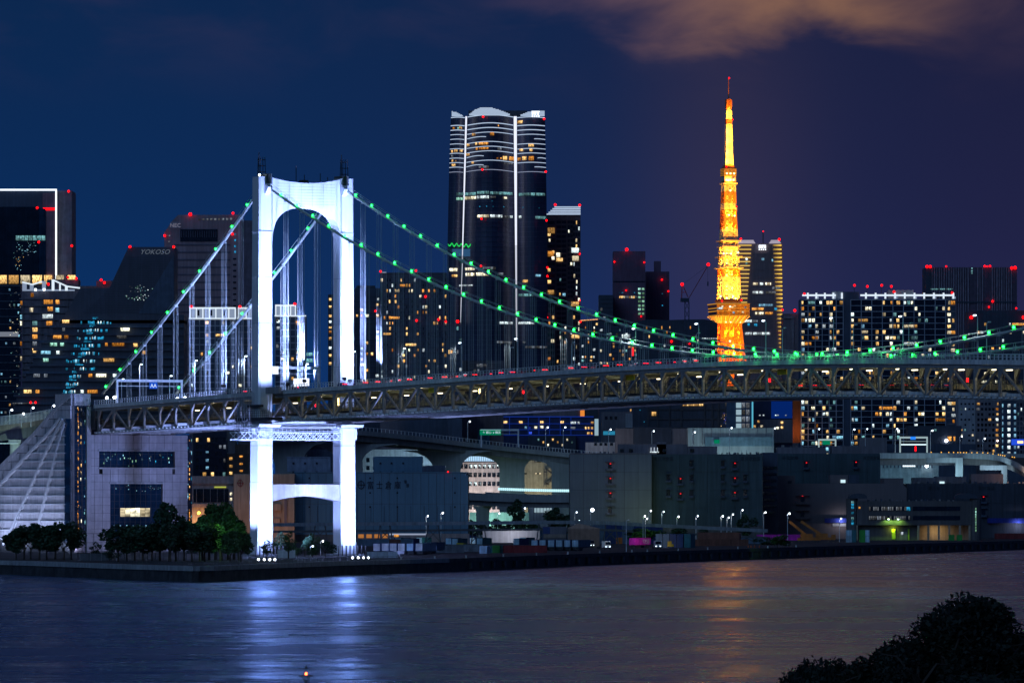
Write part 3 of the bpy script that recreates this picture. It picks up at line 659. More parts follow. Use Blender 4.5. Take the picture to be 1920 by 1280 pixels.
_sl = [(-90, 955), (0, 872), (60, 814), (110, 757), (131, 739.5)]
for (xa_, ya_), (xb_, yb_) in zip(_sl[:-1], _sl[1:]): seg(xa_ + 1.2, ya_ + 1.8, xb_ + 1.2, yb_ + 1.8, 1.4, -.12, 2.2, 'slope_coping', wall_l)
for y in rows[3:]:
    xl = inner_left(y)
    if 122 - xl > 4: seg(122, y, xl, y, .42, -.25, .5, 'ledge', rib_m)
for pts in (((115, 784), (92, 812), (55, 850), (18, 890), (-40, 952)), ((119, 786), (86, 850), (56, 918), (26, 985), (8, 1020)), ((122, 792), (106, 850), (90, 915), (76, 970), (66, 1010))):
    for a, b in zip(pts[:-1], pts[1:]): seg(*a, *b, 1.0, -.55, .45, 'rib', rib_m)
for y in (862, 895, 928, 962): MB().box(sl(131) , sl(122), VS - .1, VS + .1, szp(126, y + 13), szp(126, y)).build('side_window', glass_d, anchor)
for q_ in (10, 45, 80, 110): light('SPOT', (sl(q_), VS - 7, 1.0), 6.5e3, (0.50, 0.62, 1.0), anchor, (sl(q_), VS, 14), .6, 150, 0.9, 'wall_light')
light('SPOT', (sl(20), VS - 26, 1.5), 14e3, (0.50, 0.60, 1.0), anchor, (sl(45), VS, 20), 1.0, 120, 0.9, 'wall_light')
light('SPOT', (sl(100), VS - 18, 1.5), 5e3, (0.55, 0.62, 1.0), anchor, (sl(105), VS, 26), 1.0, 110, 0.9, 'wall_light')
light('SPOT', (46, 22, 2), 21e3, (0.52, 0.53, 0.95), anchor, (0, 20, 26), 1.2, 110, 0.9, 'wall_light')
# dark saddle room under the deck end, portal gantry, grey fence
MB().box(-2, 3, apx(172), apx(186), az(805, 180), az(770, 180)).build('bearing_room', steel_d, anchor)
MB().box(-4, -.35, apx(186), apx(330), TOPZ, TOPZ + 5.2).build('bearing_hall', mat('bearing_hall', (0.20, 0.20, 0.22), 0.7), anchor)
for i in range(8): MB().box(-.3, .2, apx(190 + i * 18), apx(193 + i * 18), TOPZ, TOPZ + 5.4).build('hall_post', steel_g, anchor)

# ------------------------------------------------------------------ things on the bridge
def lamp_meshes(h, arm, lit, r=0.11):
    key = ('lamp', round(h, 1), arm, lit)
    def mk():
        pole = MB().tube([(0, 0, 0), (0, 0, h * .97), (arm * .3, 0, h), (arm, 0, h + .15)], [r * 1.3, r, r * .9, r * .8], 6).mesh('pole', steel_w)
        head = MB().box(min(arm * .75, arm * 1.5), max(arm * .75, arm * 1.5), -.25, .25, h - .02, h + .32).mesh('lamp_head', lamp_w if lit else steel_w)
        return pole, head
    return cached(key, mk)
def street_lamp(pos, h, arm, label, group, lit=True, rz=0.0, energy=0, col=(0.72, 0.85, 1.0), bulb=None, wash=False):
    o = thing('street_lamp', label, 'street lamp', pos, rz, group); a, b = lamp_meshes(h, arm, lit)
    put('pole', a, o); put('lamp_head', b, o)
    if bulb: put('bulb', cached(('bulb', bulb[0], bulb[1].name), lambda: MB().ball((0, 0, 0), bulb[0]).mesh('bulb', bulb[1])), o, (arm * 1.1, 0, h - .1))
    if energy and wash: light('POINT', (arm * 1.1, 0, h - .4), energy, col, o, size=.3)
    elif energy: light('SPOT', (arm * 1.1, 0, h - .2), energy, col, o, (arm * 1.1, .4, h - 5), .3, 152, .35)
    return o
near_l = [458, 365, 262, 668, 762, 866, 971, 1077, 1192, 1310, 1436, 1563, 1693, 1833]; near_l.sort()
heads = {668: 660, 762: 654, 866: 644, 971: 636, 1077: 625, 1192: 617, 1310: 608, 1436: 602, 1563: 597, 1693: 594, 1833: 592, 458: 669, 365: 677, 262: 684}
i_r = i_l = 0
for px in near_l:
    t_ = t_at(px, -13.0); z_ = zb(t_) + 1.12; hz = H + (YH - heads[px]) / F * BR(t_, -13, 0).y; rt = px > 500
    if rt: i_r += 1; lab = 'lit street lamp on the near edge of the bridge deck, %s right of the tower' % nth(i_r)
    else: lab = 'lit street lamp on the near edge of the side span, %s from the left' % nth(near_l.index(px) + 1)
    street_lamp(BR(t_, -13.0, z_), hz - z_, 1.2, lab, 'street lamps on the near edge of the bridge deck', rz=math.pi - AL if rt else -AL, energy=2600)
for k, px in enumerate([228, 318, 416, 573, 746, 849, 957, 1072, 1184, 1306, 1467, 1600, 1704, 1850]):
    t_ = t_at(px, 13.0); z_ = zb(t_) + 1.12
    street_lamp(BR(t_, 13.0, z_), 10.2, 1.2, 'slim street lamp on the far edge of the bridge deck, %s counted from the anchorage' % nth(k + 1), 'street lamps on the far edge of the bridge deck', lit=px in (573, 228, 318), rz=-AL)
# sign gantries over the upper deck
def gantry(pos, wd, ht, rz, label, m=steel_w, sign=None, r=.35, group=None):
    o = thing('sign_gantry', label, 'gantry', pos, rz, group)
    MB().box(-wd / 2 - r, -wd / 2 + r, -r, r, 0, ht).build('gantry_post', m, o); MB().box(wd / 2 - r, wd / 2 + r, -r, r, 0, ht).build('gantry_post', m, o)
    MB().box(-wd / 2 + r, wd / 2 - r, -r * .9, r * .9, ht - .9, ht).build('gantry_beam', m, o)
    MB().box(-wd / 2 + r, wd / 2 - r, -.1, .1, ht - 2.4, ht - 2.2).build('gantry_rail', m, o)
    return o
bsign = mat('blue_sign', (0.02, 0.10, 0.55), 0.5, emit=(0.01, 0.10, 0.75), es=.8); gsign = mat('green_sign', emit=(0.0, 0.20, 0.10), es=.9); wpaint = mat('sign_white', emit=(0.7, 0.85, 1), es=.9)
t_ = t_at(280, 0); g1 = gantry(BR(t_, 0, zb(t_) + 1.12), 24.5, 8.6, R(90) - AL, 'white sign gantry with blue route sign over the side-span deck')
sb = MB().box(-0.2, 2.8, -.6, -.45, 5.4, 7.6).build('sign_board', bsign, g1)
text('sign_symbol', 'A', 1.9, wpaint, sb, (0.7, -.62, 5.8)); text('sign_symbol', 'A', 1.9, wpaint, sb, (1.9, -.62, 5.8))
t_ = t_at(536, 0); g2 = gantry(BR(t_, 0, zb(t_) + 1.12), 24, 9.0, R(90) - AL, 'bright white gantry over the deck just right of the near tower leg')
MB().box(-11, -3, -.6, -.4, 6.4, 9).build('sign_board', mat('lit_panel', emit=(.8, .9, 1), es=1.3), g2)
# vehicles
body_cols = {'white': (.7, .7, .72), 'black': (.02, .02, .02), 'silver': (.45, .46, .48), 'dark blue': (.02, .05, .2), 'grey': (.2, .2, .21)}
def car_proto(cname, ccol):
    pm = mat('car_paint_' + cname.replace(' ', '_'), ccol, 0.3, var=0.02)
    o = thing('car', 'x', 'car', (0, 0, 0)); b = MB()
    prof = [(-2.15, .35), (2.15, .35), (2.2, .85), (1.2, .98), (.6, 1.42), (-1.3, 1.45), (-2.0, 1.0), (-2.2, .9)]
    b.loft([[(x, -.84, z) for x, z in prof], [(x, .84, z) for x, z in prof]]); b.build('body', pm, o)
    MB().prism([(1.05, .98), (.55, 1.38), (-1.2, 1.40), (-1.8, 1.0)], -.86, .86).build('side_window', glass_d, o)
    wm = cached('wheel', lambda: MB().tube([(0, -.1, 0), (0, .1, 0)], .32, 10).mesh('wheel', steel_d))
    for x in (-1.35, 1.35):
        for y in (-.8, .8): put('wheel', wm, o, (x, y, .32))
    tm = cached('tail', lambda: MB().box(-.04, .04, -.45, .45, -.07, .07).mesh('tail_light', tail_r))
    hm = cached('headl', lambda: MB().box(-.04, .04, -.2, .2, -.1, .1).mesh('headlight', lamp_w))
    for y in (-.45, .45): put('tail_light', tm, o, (-2.2, y, .92)); put('headlight', hm, o, (2.18, y, .7))
    return o
protos = {k: car_proto(k, v) for k, v in body_cols.items()}; used = set()
def place_car(cn, t_, v_, z_, hd, label, group):
    p = protos[cn]
    if cn not in used: used.add(cn); p.location = BR(t_, v_, z_); p.rotation_euler = (0, 0, hd); p['label'] = label; p['group'] = group; return p
    return copy_tree(p, BR(t_, v_, z_), hd, label, group)
names = list(body_cols); k = 0
tpos = list(np.arange(-20, 214, 7.6)) + [-60, -54, -88, -95, -102]
for j, t_ in enumerate(sorted(tpos)):
    t_ += rng.uniform(-1.2, 1.2); cn = names[rng.randrange(5)]; ln = -12.2 if j % 3 else -9.0
    place_car(cn, t_, ln if ln != -12.2 else -11.0, zb(t_) + 1.15, math.pi - AL, '%s car with red tail lights on the upper deck, %s from the anchorage' % (cn, nth(j + 1)), 'cars queuing on the upper deck')
for j, px in enumerate([1478, 1496, 1522, 1548, 1610, 1668, 1692, 1717, 1745, 1772]):
    t_ = t_at(px, -6); cn = names[rng.randrange(5)]
    place_car(cn, t_, -6.6, zb(t_) - 6.5, math.pi - AL, '%s car on the lower deck behind the truss, %s from the left' % (cn, nth(j + 1)), 'cars on the lower deck')
trk = thing('truck', 'white box truck with lit sides on the upper deck by the near tower leg', 'truck', BR(t_at(562, -12), -11.8, zb(-30) + 1.15), math.pi - AL)
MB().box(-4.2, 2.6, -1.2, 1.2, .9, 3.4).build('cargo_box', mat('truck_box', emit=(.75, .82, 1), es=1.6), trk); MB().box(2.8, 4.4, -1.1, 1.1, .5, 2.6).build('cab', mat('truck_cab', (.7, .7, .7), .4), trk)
for x in (-3, -1.8, 3.4):
    for y in (-1, 1): put('wheel', _mc['wheel'], trk, (x, y, .45), scale=(1.4, 1.4, 1.4))

# ------------------------------------------------------------------ orange-lit lattice tower
TY = 4440.0; SC = F / TY
lt = thing('lattice_tower', 'tall orange lattice broadcasting tower lit yellow and orange, with observation decks', 'tower', (P(1366, 900, TY).x, TY, G), R(14))
orange = mat('tower_orange_paint', (0.66, 0.21, 0.04), 0.5, var=0.1, scale=0.1); white_p = mat('tower_pale_paint', (0.78, 0.66, 0.50), 0.5, var=0.1, scale=0.1)
def tz(py): return H + (YH - py) / SC - G
hw_t = [(700, 36), (660, 28.5), (650, 26.5), (600, 21.5), (570, 21.5), (535, 20.5), (500, 18.5), (470, 17), (440, 15.5), (400, 13.5), (370, 12.5), (346, 12)]
def hw(z):
    ys = [tz(a) for a, b in hw_t]; return float(np.interp(z, ys, [b / SC / 1.21 for a, b in hw_t]))
def lat(z0, z1, wf, m, rad, sub=2, name='lattice_section', zx=True):
    b = MB(); a0, a1 = wf(z0), wf(z1)
    c0 = [Vector((sx * a0, sy * a0, z0)) for sx, sy in ((-1, -1), (1, -1), (1, 1), (-1, 1))]; c1 = [Vector((sx * a1, sy * a1, z1)) for sx, sy in ((-1, -1), (1, -1), (1, 1), (-1, 1))]
    for i in range(4):
        j = (i + 1) % 4
        b.beam(c0[i], c1[i], rad * 1.7); b.beam(c1[i], c1[j], rad * 1.1)
        for k in range(sub):
            p0 = c0[i].lerp(c0[j], k / sub); p1 = c0[i].lerp(c0[j], (k + 1) / sub); q0 = c1[i].lerp(c1[j], k / sub); q1 = c1[i].lerp(c1[j], (k + 1) / sub)
            b.beam(p0, q1, rad); b.beam(p1, q0, rad)
            if k: b.beam(p0, q0, rad)
            b.beam((p0 + q0) / 2, (p1 + q1) / 2, rad * .7)
    return b.build(name, m, lt)
ysecs = [700, 672, 650, 628, 606, 584, 562, 548, 534, 520, 505, 491, 478, 466, 454, 442, 430, 418, 406, 394, 382, 371, 360, 348]
for a, b in zip(ysecs[:-1], ysecs[1:]):
    ym = (a + b) / 2
    m = orange if ym > 592 or 505 < ym < 522 or 395 < ym < 432 or ym > 700 or 360 < ym < 380 else white_p
    lat(tz(a), tz(b), hw, m, 0.75 if ym > 480 else 0.62, 3 if ym > 560 else 2)
MB().box(-3.4, 3.4, -3.4, 3.4, 0, tz(584)).build('elevator_shaft', orange, lt); MB().box(-2.6, 2.6, -2.6, 2.6, tz(570), tz(350)).build('elevator_shaft', white_p, lt)
for y, e in ((452, 7), (463, 5), (482, 7.5), (503, 8.5)):
    w_ = hw(tz(y)) + e / SC / 1.2 ; MB().box(-w_, w_, -w_, w_, tz(y) - .4, tz(y) + .4).build('ring_platform', white_p, lt)
def deck_wall(y0, y1, h0, h1, m, name):
    a, b = h0 / SC / 1.21, h1 / SC / 1.21
    return MB().loft([[(-a, -a, tz(y0)), (a, -a, tz(y0)), (a, a, tz(y0)), (-a, a, tz(y0))], [(-b, -b, tz(y1)), (b, -b, tz(y1)), (b, b, tz(y1)), (-b, b, tz(y1))]]).build(name, m, lt)
deck_warm = mat('observation_skin', (0.55, 0.30, 0.10), 0.5)
deck_wall(592, 570.5, 35.5, 38, mat('observation_glass', (0.09, 0.06, 0.04), 0.25), 'observation_deck')
for y in (592, 584, 578.5, 570.5): q = 39.0 if y < 575 else 37.6; deck_wall(y + .8, y - .8, q, q, mat('observation_rim', emit=(1, .42, .04), es=.55), 'deck_rim')
aa = 37.5 / SC / 1.21
for i in range(27):
    x = -aa + 2 * aa * i / 26; MB().box(x - .12, x + .12, -aa - .35, -aa + .3, tz(591), tz(571)).build('window_bar', deck_warm, lt)
for i, (x, z_, kd) in enumerate([(-.78, 579, 'white'), (-.68, 576, 'pale'), (-.9, 580, 'white'), (-.2, 576, 'pale'), (-.24, 582, 'amber'), (.1, 575, 'warm'), (.3, 585, 'amber'), (.6, 586, 'pale'), (.02, 587, 'cool'), (-.05, 577, 'warm'), (-.5, 585, 'amber'), (.75, 577, 'dim')]):
    put('glow_pane', pane_mesh(1.6 if kd != 'white' else 2.6, 1.4, WIN[kd]), lt, (x * aa, -aa - .36, tz(z_)))
deck_wall(606, 592.8, 25, 33, orange, 'deck_underside')
for k in range(4):
    for i in range(7):
        ang = k * math.pi / 2; ox = (-1 + i / 3) ; c_, s_ = math.cos(ang), math.sin(ang)
        def rot(x, y, z): return (c_ * x - s_ * y, s_ * x + c_ * y, z)
        a_, b_ = 25 / SC / 1.21, 33.6 / SC / 1.21
        MB().beam(rot(ox * a_, -a_ - .5, tz(606)), rot((ox + .17) * b_, -b_ - .5, tz(593)), .7).build('bracket', white_p, lt)
deck_wall(566, 562, 25, 25, orange, 'roof_plate')
# top deck and mast
for y0, y1, a, b, m in ((346, 343, 16.5, 16.5, white_p), (340, 332, 14, 13, white_p), (331, 316.5, 14.5, 14.5, deck_warm), (316.4, 310, 14, 9, orange)): deck_wall(y0, y1, a, b, m, 'top_deck')
for y in (329, 326, 323, 320, 317.5): deck_wall(y + .35, y - .35, 15, 15, mat('observation_rim'), 'deck_rim')
for y0, y1 in ((343, 340), ): deck_wall(y0, y1, 15.5, 12, orange, 'top_deck')
mw = lambda z: float(np.interp(z, [tz(310), tz(290), tz(235), tz(205), tz(186)], [8.2 / SC / 1.21, 6.4 / SC / 1.21, 5.4 / SC / 1.21, 4.6 / SC / 1.21, 4.6 / SC / 1.21]))
ys = list(np.linspace(310, 233, 11))
for a, b in zip(ys[:-1], ys[1:]): lat(tz(a), tz(b), mw, white_p, 0.62, 1, 'mast_section')
for a, b in ((231, 225), (224, 216), (216, 207)): lat(tz(a), tz(b), mw, white_p if a < 230 else orange, 0.55, 1, 'mast_section')
for a, b in ((204, 195), (195, 187)): lat(tz(a), tz(b), mw, orange, 0.6, 1, 'mast_section')
MB().box(-1.0, 1.0, -1.0, 1.0, tz(310), tz(187)).build('mast_core', white_p, lt)
MB().tube([(0, 0, tz(187)), (0, 0, tz(148))], [.45, .25], 6).build('lightning_rod', orange, lt)
for x, y in ((0, 147), (-4.5, 225), (4.5, 225), (-7, 313), (-19, 565), (19, 563), (11, 388)): put('aviation_light', red_mesh(1.15), lt, (x / SC, -(hw(tz(y)) if y > 330 else 3) * (y > 200) - 1.5, tz(y)))
for y, xs in ((326, (-7, 0, 7)), (338, (-8, 0, 6))):
    for x in xs: put('deck_spotlight', cached('dsl', lambda: MB().ball((0, 0, 0), .75).mesh('deck_spotlight', lamp_y)), lt, (x / SC, -14.8 / SC / 1.1, tz(y)))
for y, x in ((476, -14), (476, 0), (474, 14), (556, -21), (556, 3), (560, 8), (604, -11), (604, -2), (604, 8), (604, 17), (358, 0), (405, 8), (404, -3), (640, -4)):
    put('deck_spotlight', _mc['dsl'], lt, (x / SC, -(hw(tz(y))) - 1.0, tz(y)))
YO, OO = (1.0, 0.40, 0.022), (1.0, 0.26, 0.012)
for y, e, c in ((660, 60e3, OO), (625, 50e3, OO), (604, 22e3, YO), (560, 44e3, YO), (540, 24e3, YO), (515, 28e3, OO), (492, 24e3, YO), (474, 22e3, YO), (452, 15e3, YO), (428, 13e3, YO), (400, 12e3, YO), (375, 10e3, YO), (352, 8e3, YO)):
    for sx in (-1, 1): d = hw(tz(y)) * .55; light('SPOT', (sx * max(4.0, d), -max(4.0, d), tz(y)), e * .9, c, lt, (sx, 12, tz(y) + 7), size=.4, angle=170, blend=.3, name='tower_lamp')
for y, e in ((340, 5e3), (303, 7e3), (285, 7e3), (265, 6.5e3), (247, 6e3), (220, 3.0e3), (212, 2.5e3)):
    light('SPOT', (-1.5, -6.2, tz(y)), e * 2.2, YO, lt, (0, 0, tz(y) + 3), size=.3, angle=165, blend=.3, name='tower_lamp')
for x, z_, y, tgt, e, an, c in ((-50, 5, -150, 560, 3.2e6, 34, YO), (60, 5, -150, 500, 3.6e6, 26, YO), (0, 5, -170, 430, 5.0e6, 16, YO), (0, 8, -110, 625, 1.1e6, 44, OO), (-30, 5, -150, 335, 5.0e6, 9, YO), (20, 5, -150, 265, 7e6, 12, YO)):
    light('SPOT', (x, y, z_), e, c, lt, (0, 0, tz(tgt)), 1.0, an, .6, 'tower_floodlight')

# ------------------------------------------------------------------ building kit
class B:
    def __init__(s, name, label, cat, px0, px1, pyt, Y, depth=24, yaw=0.0, m=None, group=None, body=True, z0=G):
        s.Y = Y; s.cx = ((px0 + px1) / 2 - 960) / F * Y; s.W = (px1 - px0) / F * Y / math.cos(yaw); s.D = depth; s.z0 = z0; s.yaw = yaw
        s.Ht = H + (YH - pyt) / F * Y - z0; s.px0, s.px1, s.pyt = px0, px1, pyt
        s.r = thing(name, label, cat, (s.cx, Y, z0), yaw, group)
        s.m = m or dark_conc
        if body: MB().box(-s.W / 2, s.W / 2, 0, depth, 0, s.Ht).build('wall', s.m, s.r)
    def x(s, px): return ((px - 960) / F * s.Y - s.cx) / math.cos(s.yaw)
    def z(s, py): return H + (YH - py) / F * s.Y - s.z0
    def box(s, name, a, b, yt, yb, y0, y1, m, parent=None):
        return MB().box(s.x(a), s.x(b), y0, y1, s.z(yb), s.z(yt)).build(name, m, parent or s.r)
    def win(s, a, b, yt, yb, kind, off=-0.02, name='window'):
        wd, ht = s.x(b) - s.x(a), s.z(yt) - s.z(yb)
        return put(name, pane_mesh(max(.3, wd), max(.3, ht), WIN[kind] if isinstance(kind, str) else kind), s.r, ((s.x(a) + s.x(b)) / 2, off, (s.z(yt) + s.z(yb)) / 2))
    def grid(s, a, b, yt, yb, nx, ny, pal, prob, fw=.62, fh=.62, bands=True, mull=None, m_band=None, m_glass=None, band_h=.24, band_out=.5, colprob=None, name='window', dark=0.0):
        """a facade: dark glazing with floor bands in front and lit rooms between them"""
        x0, x1, z0, z1 = s.x(a), s.x(b), s.z(yb), s.z(yt); cw, ch = (x1 - x0) / nx, (z1 - z0) / ny
        if m_glass: MB().box(x0, x1, -.06, -.01, z0, z1).build('glazing', m_glass, s.r)
        if bands:
            for j in range(ny + 1): zz = z0 + j * ch; MB().box(x0, x1, -band_out, -.07, zz - ch * band_h / 2, zz + ch * band_h / 2).build('floor_band', m_band or s.m, s.r)
        if mull:
            for i in range(nx // mull + 1): xx = min(x1, x0 + i * mull * cw); MB().box(xx - .22, xx + .22, -band_out - .04, -.07, z0, z1).build('mullion', m_band or s.m, s.r)
        dk = MB(); nd = 0
        for j in range(ny):                              # now and then a run of rooms lit as one, or a lit floor
            if nx > 8 and rng.random() < 0.30 and prob > .1:
                k_ = rng.randint(2, max(2, nx // 5)); a_ = rng.randint(0, nx - k_); kd = rng.choice(pal)
                put(name, pane_mesh(cw * (k_ - .25), ch * fh * .8, WIN[kd]), s.r, (x0 + (a_ + k_ / 2) * cw, -.16, z0 + (j + .5) * ch))
            for i in range(nx):
                pr = prob * (colprob(i / nx, j / ny) if colprob else 1.0)
                cx, cz = x0 + (i + .5) * cw, z0 + (j + .5) * ch
                if rng.random() < pr:
                    kd = rng.choice(pal); fwx = fw * rng.choice([1, 1, .6, .8, 1.25]); put(name, pane_mesh(cw * min(.98, fwx), ch * fh * rng.choice([1, 1, .85]), WIN[kd]), s.r, (cx + cw * rng.uniform(-.1, .1), -.1, cz))
                elif dark and rng.random() < dark: dk.box(cx - cw * fw / 2, cx + cw * fw / 2, -.09, -.005, cz - ch * fh / 2, cz + ch * fh / 2); nd += 1
        if nd: dk.build('dark_window', glass_d, s.r, stuff=True)
    def red(s, px, py, r=1.0, off=-1.2): put('aviation_light', red_mesh(r), s.r, (s.x(px), off, s.z(py)))
    def pole(s, px, yt, yb, r=.25): MB().box(s.x(px) - r, s.x(px) + r, 2, 2 + 2 * r, s.z(yb), s.z(yt)).build('roof_mast', steel_d, s.r)
led = mat('led_strip', emit=(0.85, 0.92, 1.0), es=1.7); led_b = mat('led_strip_blue', emit=(0.60, 0.76, 1.0), es=.8); led_d = mat('led_dim', emit=(0.62, 0.72, 1.0), es=.55)
fac_navy = mat('navy_facade', (0.06, 0.085, 0.14), 0.5, scale=.1); fac_grey = mat('grey_facade', (0.22, 0.20, 0.23), 0.75, scale=.08); fac_mauve = mat('mauve_facade', (0.25, 0.19, 0.21), 0.75, scale=.08)
fac_bal = mat('balcony_white', (0.42, 0.44, 0.50), 0.7, scale=.2); fac_pale = mat('pale_facade', (0.42, 0.42, 0.46), 0.8, scale=.1)
W1_, W2_, W3_ = ['warm', 'warm', 'pale', 'amber', 'pale', 'white'], ['pale', 'white', 'white', 'cool'], ['warm', 'pale', 'amber', 'dim', 'teal', 'white']

# ------------------------------------------------------------------ the skyline, nearest first from the left
# tall block outlined in white light
b = B('office_tower', 'tall dark tower outlined by a white light strip along top and corner', 'building', -90, 106, 358, 2950, 30, 0, fac_navy)
b.box('light_strip', -90, 106.5, 354.5, 357.5, -.6, .2, led); b.box('light_strip', 104, 106.8, 357.6, 523, -.6, .2, led)
b.box('side_wing', 106.9, 134, 357, 640, 3, 30, mat('tower_grey', (0.16, 0.17, 0.24), .7)); b.box('inner_panel', 80, 103.5, 362, 523, -.3, -.05, mat('reddish_panel', (0.30, 0.17, 0.22), .7)); b.box('glass_screen', -90, 72, 388, 530, -1.2, -.1, glass_d); b.box('side_glass', 72.5, 86, 391, 527, -.9, -.35, glass_b)
b.box('red_light_bar', 81, 103, 390, 394, -.5, -.32, lamp_r)
for i in range(7): b.win(30 + i * 8.0, 37 + i * 8.0, 442, 451, 'teal', -1.25)
for i in range(8): b.box('room_frame', -30 + i * 22, -28 + i * 22, 515, 533, -1.4, -1.2, steel_d); b.win(-27 + i * 22, -9 + i * 22 if i < 5 else -12 + i * 22, 516, 532, 'warm' if i % 3 else 'pale', -1.22)
for _ in range(46): x = rng.gauss(50, 14); y = rng.gauss(466, 7); b.win(x, x + rng.uniform(.7, 2.4), y, y + 1.0, rng.choice(['teal', 'dim', 'cool']), -1.3) if x < 70 else None
for _ in range(22): x = rng.gauss(35, 5); y = rng.uniform(480, 508); b.win(x, x + 1.2, y, y + 1.2, rng.choice(['teal', 'cool', 'warm', 'dim']), -1.3)
for x, y in ((129, 359), (135, 461), (128, 520), (70, 390), (73, 454)): b.red(x, y, 1.0)
b = B('glass_block', 'lower dark glass block at the left edge full of small reflected lights', 'building', -90, 39, 535, 2800, 20, 0, glass_d)
b.grid(-90, 39, 536, 780, 16, 17, ['dim', 'teal', 'dim', 'cool', 'warm'], .16, fw=.4, fh=.3, m_band=fac_navy, band_h=.12)
for y in (622,): b.box('lit_floor', -20, 35, y, y + 9, -.6, -.55, mat('dim_panel', emit=(.35, .4, .5), es=.45))
for _ in range(60): x = rng.gauss(30, 9); y = rng.uniform(545, 740); b.win(x, x + rng.uniform(.5, 2), y, y + 1, rng.choice(['dim', 'teal', 'pale', 'dim']), -.62) if x < 38 else None  # sparkles reflected in the glass, made as tiny glowing panes
# apartment tower with the lit, peaked crown
b = B('apartment_tower', 'grey apartment tower with brightly lit peaked roof frames, left of the dark slanted building', 'building', 41, 152, 546, 2720, 22, 0, mat('apt_grey_mauve', (0.22, 0.19, 0.23), .8))
for i in range(12): y = 560 + 13.1 * i; b.box('floor_band', 36, 152, y - .9, y + .9, -.9, -.02, fac_grey)
for x in (43, 57.5, 77, 101, 127): b.box('mullion', x - .5, x + .5, 546, 720, -1.0, -.9, fac_grey)
crown = mat('lit_crown', emit=(.76, .88, 1.0), es=1.0); crown_d = mat('lit_crown_soft', emit=(.55, .70, 1), es=.42)
for a_, c_ in (((42, 529), (61, 533.5)), ((61, 533.5), (79, 528)), ((101, 525.5), (126, 537)), ((126, 537), (150, 540))): b.r and MB().beam((b.x(a_[0]), -.6, b.z(a_[1])), (b.x(c_[0]), -.6, b.z(c_[1])), .7).build('roof_frame', crown, b.r)
for x0_, x1_, y0_ in ((42, 50, 531), (56, 63, 534), (79, 86, 527), (97, 102, 524), (111, 114, 532), (122, 127, 537)): b.box('roof_frame', x0_, x1_, y0_, 545, -.5, .3, crown_d if x1_ - x0_ > 6 else crown)
for x in (67, 83): b.box('roof_lamp', x - 2, x + 2, 541, 545, -1.2, -.8, lamp_w)
b.box('roof_band', 42, 140, 542.5, 545.5, -.2, 0, crown_d); b.red(91, 533)
for a_, c_, y_, kd in ((57, 63, 549, 'amber'), (38, 42, 564, 'amber'), (82, 99, 562, 'amber'), (104.5, 111, 562, 'amber'), (56, 62, 577, 'pale'), (89, 99, 575, 'amber'), (104.5, 111, 577, 'cool'), (80, 99, 589, 'white'), (38, 41, 590, 'cool'), (61, 70, 602, 'teal'), (87, 98, 602, 'amber'), (38, 41, 602, 'pale'), (61, 70, 614, 'warm'), (61, 70, 627, 'amber'), (61, 69, 640, 'dim'), (38, 41, 640, 'amber'), (61, 70, 653, 'warm'), (38, 41, 668, 'pale'), (80, 98, 640, 'dim')): b.win(a_, c_, y_, y_ + 8, kd)
b = B('rooftop_block', 'low mauve roof block with red lights behind the peaked apartment crown', 'building', 88, 147, 524, 2840, 14, 0, fac_mauve); b.red(128, 520); b.red(143, 522)
b = B('distant_block', 'dim low roof with a red light between the peaked tower and the slanted building', 'building', 140, 216, 536, 2760, 14, 0, fac_mauve); b.box('roof_house', 180, 212, 526, 536, 2, 8, fac_mauve); b.red(190, 525); b.red(196, 530)

# slanted building
sm_ = mat('slanted_navy', (0.05, 0.065, 0.10), .5, scale=.1); sm2 = mat('slanted_side', (0.05, 0.085, 0.14), .55)
b = B('slanted_office', 'dark slanted office tower stepping down to the left with YOKOSO on its top', 'building', 205, 327, 463, 2600, 26, 0, sm_, body=False)
X, Z = b.x, b.z
MB().prism([(X(241), Z(463)), (X(205), Z(540)), (X(150), Z(541)), (X(112), Z(606)), (X(345), Z(606)), (X(345), Z(590)), (X(327), Z(590)), (X(327), Z(463))][::-1], 0, 26).build('wall', sm_, b.r)
MB().prism([(X(326), Z(478)), (X(260), Z(588)), (X(326), Z(588))], -.5, -.05).build('side_facet', sm2, b.r)
lv = mat('louvre_navy', (0.04, 0.05, 0.08), .6)
for i in range(25):
    y = 482 + i * 4.3; xl = float(np.interp(y, [463, 540, 590], [241, 205, 150])); xr = float(np.interp(y, [478, 588], [326, 260])); MB().box(X(xl + 1), X(xr - 1), -.2, -.02, Z(y + .9), Z(y)).build('louvre', lv, b.r)
text('lettering', 'YOKOSO', 3.1, mat('lettering_grey', emit=(.16, .20, .27), es=.55), b.r, (X(290), -.3, Z(476.5)), shear=.35, ext=.1, sx=1.05)
for x, y in ((244, 463), (326, 463)): b.red(x, y, .95)
for _ in range(58): x = rng.gauss(258, 12) ; y = 541 + abs(rng.gauss(0, 1)) * -3.2 + rng.choice([0, 6, 18, 22]); b.win(x, x + rng.uniform(.5, 1.8), y, y + .9, rng.choice(['white', 'teal', 'dim', 'green']), -.3)
rowsy = [600 + 14.4 * i for i in range(13)]
